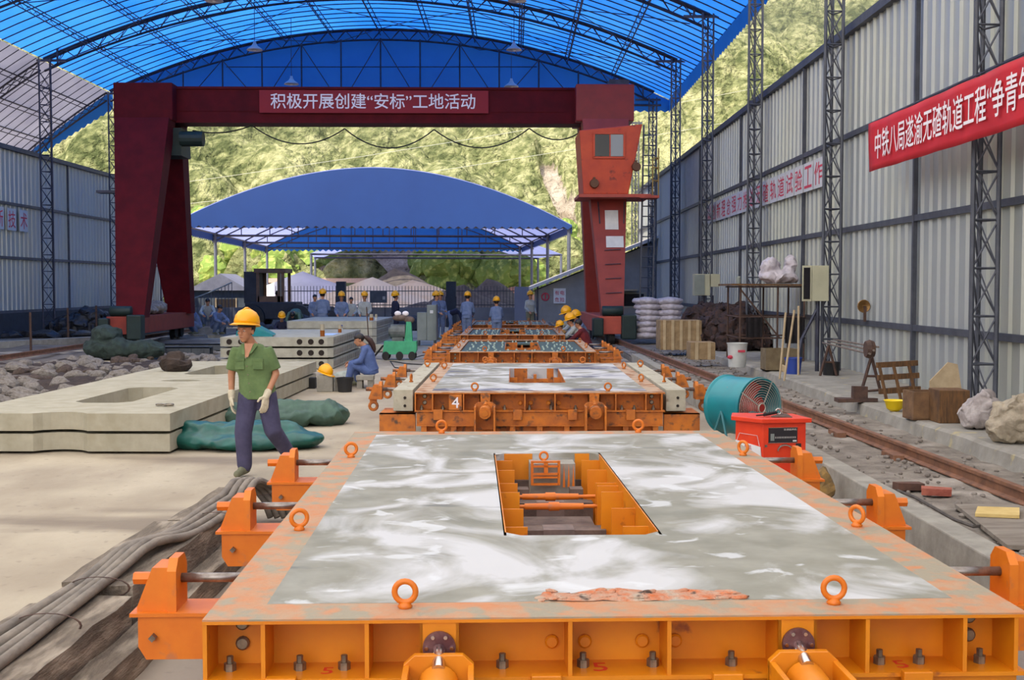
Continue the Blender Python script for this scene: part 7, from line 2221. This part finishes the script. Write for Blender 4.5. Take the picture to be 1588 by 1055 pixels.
mound(pm_(612, 106), 106, 6, 3.6, GREYMOUND, 'dark topped mound behind the yellow sand', 4, 1.3)
mound(pm_(720, 74), 74, 3.6, 2.1, GREYMOUND, 'dark gravel mound beyond the fence above the bending worker', 5, 1.3)
mound(pm_(755, 80), 80, 4.2, 2.5, GREYMOUND, 'dark gravel mound right of the other, beyond the fence', 6, 1.1)
mound(pm_(660, 70), 70, 3.0, 1.1, GREYMOUND, 'small dark gravel mound close behind the fence', 7, 1.3)
mound(pm_(800, 88), 88, 5, 2.0, M('red_earth', (170, 120, 92), (146, 100, 76), rough=1, scale=0.6), 'reddish earth mound at the right beyond the fence', 8, 1.3)
q = AY(490, 437, 118)
t = thing('conveyor_bridge', 'long pale horizontal structure far beyond the fence', 'conveyor', (q.x, 118, 0))
MB().b2((-5.2, 0, 2.3), (5.2, 1.2, 2.75)).build('deck', M('pink_grey', (190, 160, 146), (170, 150, 140), rough=0.9), t)
for x in (-4.8, -1.6, 1.8, 4.8):
    MB().b2((x - 0.12, 0.2, 0), (x + 0.12, 1.0, 2.3)).build('leg', REBAR, t)

# ---------------------------------------------------------------- hillside
def hill_mat():
    m = bpy.data.materials.new('hillside')
    m.use_nodes = True
    nt = m.node_tree; N = nt.nodes; L = nt.links
    b = N.get('Principled BSDF'); b.inputs['Roughness'].default_value = 1.0
    b.inputs['Specular IOR Level'].default_value = 0.1
    at = N.new('ShaderNodeAttribute'); at.attribute_name = 'cover'
    tc = N.new('ShaderNodeTexCoord')
    def noise(scale, detail):
        n = N.new('ShaderNodeTexNoise'); n.inputs['Scale'].default_value = scale; n.inputs['Detail'].default_value = detail
        L.new(tc.outputs['Object'], n.inputs['Vector']); return n.outputs['Fac']
    r = N.new('ShaderNodeValToRGB'); e = r.color_ramp.elements
    e[0].position = 0.40; e[0].color = lin((80, 88, 54))
    e[1].position = 0.60; e[1].color = lin((174, 172, 126))
    x = e.new(0.5); x.color = lin((128, 132, 88))
    a1 = N.new('ShaderNodeMath'); a1.operation = 'MULTIPLY'; L.new(noise(0.8, 12), a1.inputs[0]); a1.inputs[1].default_value = 0.55
    a2 = N.new('ShaderNodeMath'); a2.operation = 'MULTIPLY_ADD'; L.new(noise(0.06, 6), a2.inputs[0]); a2.inputs[1].default_value = 0.45; L.new(a1.outputs[0], a2.inputs[2])
    L.new(a2.outputs[0], r.inputs[0])
    r2 = N.new('ShaderNodeValToRGB')
    r2.color_ramp.elements[0].position = 0.35; r2.color_ramp.elements[0].color = lin((140, 126, 108))
    r2.color_ramp.elements[1].position = 0.65; r2.color_ramp.elements[1].color = lin((186, 174, 158))
    L.new(noise(0.35, 8), r2.inputs[0])
    ad = N.new('ShaderNodeMath'); ad.operation = 'ADD'
    L.new(at.outputs['Fac'], ad.inputs[0])
    ns = N.new('ShaderNodeMath'); ns.operation = 'MULTIPLY_ADD'; L.new(noise(0.5, 6), ns.inputs[0]); ns.inputs[1].default_value = 0.9; ns.inputs[2].default_value = -0.45
    L.new(ns.outputs[0], ad.inputs[1])
    mr = N.new('ShaderNodeMapRange'); L.new(ad.outputs[0], mr.inputs[0]); mr.inputs[1].default_value = 0.4; mr.inputs[2].default_value = 0.55
    mx = N.new('ShaderNodeMix'); mx.data_type = 'RGBA'
    L.new(mr.outputs[0], mx.inputs[0]); L.new(r.outputs[0], mx.inputs[6]); L.new(r2.outputs[0], mx.inputs[7])
    L.new(mx.outputs[2], b.inputs['Base Color'])
    bp = N.new('ShaderNodeBump'); bp.inputs['Strength'].default_value = 1.0; bp.inputs['Distance'].default_value = 1.6
    L.new(noise(1.4, 10), bp.inputs['Height']); L.new(bp.outputs[0], b.inputs['Normal'])
    return m
rs = np.random.RandomState(5)
NX, NY = 860, 520
gx_ = np.linspace(-190, 190, NX)
gy_ = 122 + 330 * np.linspace(0, 1, NY) ** 1.35
X, Y = np.meshgrid(gx_, gy_)
def vnoise(X, Y, s, seed):
    r = np.random.RandomState(seed); n = 128
    T = r.rand(n, n)
    x = X / s; y = Y / s
    xi = np.floor(x).astype(int); yi = np.floor(y).astype(int)
    fx = x - xi; fy = y - yi
    fx = fx * fx * (3 - 2 * fx); fy = fy * fy * (3 - 2 * fy)
    a = T[yi % n, xi % n]; b = T[yi % n, (xi + 1) % n]; c = T[(yi + 1) % n, xi % n]; d = T[(yi + 1) % n, (xi + 1) % n]
    return (a * (1 - fx) + b * fx) * (1 - fy) + (c * (1 - fx) + d * fx) * fy - 0.5
base = 0.0 + 0.60 * (Y - 122) + 26 * vnoise(X, Y, 70, 1) * np.clip((Y - 122) / 60, 0, 1) + 12 * vnoise(X, Y, 26, 2) * np.clip((Y - 122) / 30, 0, 1) + np.abs(X) * 0.06
# scar and cliff masks (fixed places on the hill)
pyx = (X / Y) * 1850 + 797
pyy = 445 - (base - 1.9) / Y * 1850
def seg(px, py, ax, ay, bx, by, w):
    t = np.clip(((px - ax) * (bx - ax) + (py - ay) * (by - ay)) / ((bx - ax) ** 2 + (by - ay) ** 2), 0, 1)
    d = np.hypot(px - ax - t * (bx - ax), py - ay - t * (by - ay))
    return np.clip(1.3 - d / w, 0, 1)
cover = np.maximum(seg(pyx, pyy, 850, 275, 878, 330, 16), seg(pyx, pyy, 878, 330, 892, 410, 14))
cover = np.maximum(cover, seg(pyx, pyy, 500, 400, 625, 425, 34) * 1.25)
cover = np.maximum(cover, seg(pyx, pyy, 470, 425, 760, 440, 7) * 0.7)
crown = np.zeros_like(X)
# tree crowns as overlapping domes on the slope
cell = 4.2
for off in range(3):
    cs = [1.9, 3.2, 5.6][off]
    jx = np.random.RandomState(10 + off).rand(256, 256); jy = np.random.RandomState(20 + off).rand(256, 256); jh = np.random.RandomState(30 + off).rand(256, 256)
    ci = np.floor(X / cs).astype(int); cj = np.floor(Y / cs).astype(int)
    for di in (-1, 0, 1):
        for dj in (-1, 0, 1):
            ii = ci + di; jj_ = cj + dj
            a = (ii + jx[jj_ % 256, ii % 256]) * cs; b = (jj_ + jy[jj_ % 256, ii % 256]) * cs
            h = jh[jj_ % 256, ii % 256]
            r = cs * (0.45 + 0.35 * h)
            d2 = ((X - a) ** 2 + (Y - b) ** 2) / r ** 2
            crown = np.maximum(crown, np.sqrt(np.clip(1 - d2, 0, 1)) * r * (0.8 + 0.6 * h) * (1.0 if off < 2 else (h > 0.6)))
crown *= (1 - np.clip(cover * 2.0, 0, 1))
Z = base + crown + 0.5 * vnoise(X, Y, 1.3, 8) + np.clip(cover, 0, 1) * (2.0 * vnoise(X, Y, 4, 9) + 1.0 * vnoise(X, Y, 1.7, 10))
Z[0, :] = -3
me = bpy.data.meshes.new('hillside')
co = np.stack([X.ravel(), Y.ravel(), Z.ravel()], 1)
idx = np.arange(NX * NY).reshape(NY, NX)
fc_ = np.stack([idx[:-1, :-1].ravel(), idx[:-1, 1:].ravel(), idx[1:, 1:].ravel(), idx[1:, :-1].ravel()], 1)
me.vertices.add(len(co)); me.vertices.foreach_set('co', co.ravel())
me.loops.add(fc_.size); me.loops.foreach_set('vertex_index', fc_.ravel())
me.polygons.add(len(fc_)); me.polygons.foreach_set('loop_start', np.arange(0, fc_.size, 4)); me.polygons.foreach_set('loop_total', np.full(len(fc_), 4))
me.update(calc_edges=True)
atr = me.attributes.new('cover', 'FLOAT', 'POINT'); atr.data.foreach_set('value', cover.ravel())
me.materials.append(hill_mat())
hill = bpy.data.objects.new('hillside', me)
C.objects.link(hill)
struct(hill)
# nearer bushes at the foot of the hill seen below the sheds
BUSH = M('bush_leaves', (120, 142, 60), (84, 108, 46), rough=0.9, scale=0.9, c3=(160, 172, 88), s3=1.8, lo3=0.5, hi3=0.65, bump=1.0, bscale=5)
rnd = random.Random(31)
for i in range(34):
    px = rnd.uniform(262, 900)
    y = rnd.uniform(122, 134)
    if 540 < px < 650: continue
    r = rnd.uniform(2.0, 4.4)
    x = (px - 797) / 1850 * y
    mb = MB()
    for k in range(9):
        a = rnd.uniform(0, 2 * PI); q = rnd.uniform(0.2, 0.75)
        rr = r * rnd.uniform(0.35, 0.55)
        mb.ball((r * q * math.cos(a), r * q * 0.6 * math.sin(a), r * 0.6 + rnd.uniform(-0.3, 0.5) * r), rr, 14, 9)
    mb.rough(r * 0.22, i, 1.6 / r * 2)
    o = mb.build('bush', BUSH, loc=(x, y, 0.6 * (y - 122) - 0.4))
    tag(o, 'leafy green bush at the foot of the hill beyond the sheds', 'bush', 'bushes at the foot of the hill')
# power line and tower
pl = MB()
for (pa, ya, pb, yb) in ((280, 256, 1000, 135), (280, 290, 900, 196)):
    A_ = AY(pa, ya, 116); B_ = AY(pb, yb, 116)
    D_ = B_ - A_; A_ = A_ - D_ * 0.8; B_ = B_ + D_ * 1.2
    pl = MB().path([A_.lerp(B_, k / 10) - Vector((0, 0, 2.2 * (1 - (k / 5 - 1) ** 2))) for k in range(11)], 0.02, 4)
    tag(pl.build('power_line', M('pale_wire', (190, 190, 170), rough=0.5)), ('upper' if pa == 280 and ya == 256 else 'lower') + ' pale power line sagging across the hillside', 'wire', 'power lines across the hill')
# summer haze hanging over the valley in front of the hill
hz_m = bpy.data.materials.new('valley_haze')
hz_m.use_nodes = True
nt = hz_m.node_tree; nt.nodes.clear()
o_ = nt.nodes.new('ShaderNodeOutputMaterial'); v_ = nt.nodes.new('ShaderNodeVolumeScatter')
v_.inputs['Color'].default_value = (1.0, 0.97, 0.90, 1); v_.inputs['Density'].default_value = 0.0028; v_.inputs['Anisotropy'].default_value = 0.3
nt.links.new(v_.outputs[0], o_.inputs['Volume'])
hz = MB().b2((-230, 147, -0.5), (230, 480, 300)).build('haze', hz_m)
tag(hz, 'thin pale summer haze lying over the valley before the hillside', 'haze', kind='stuff')
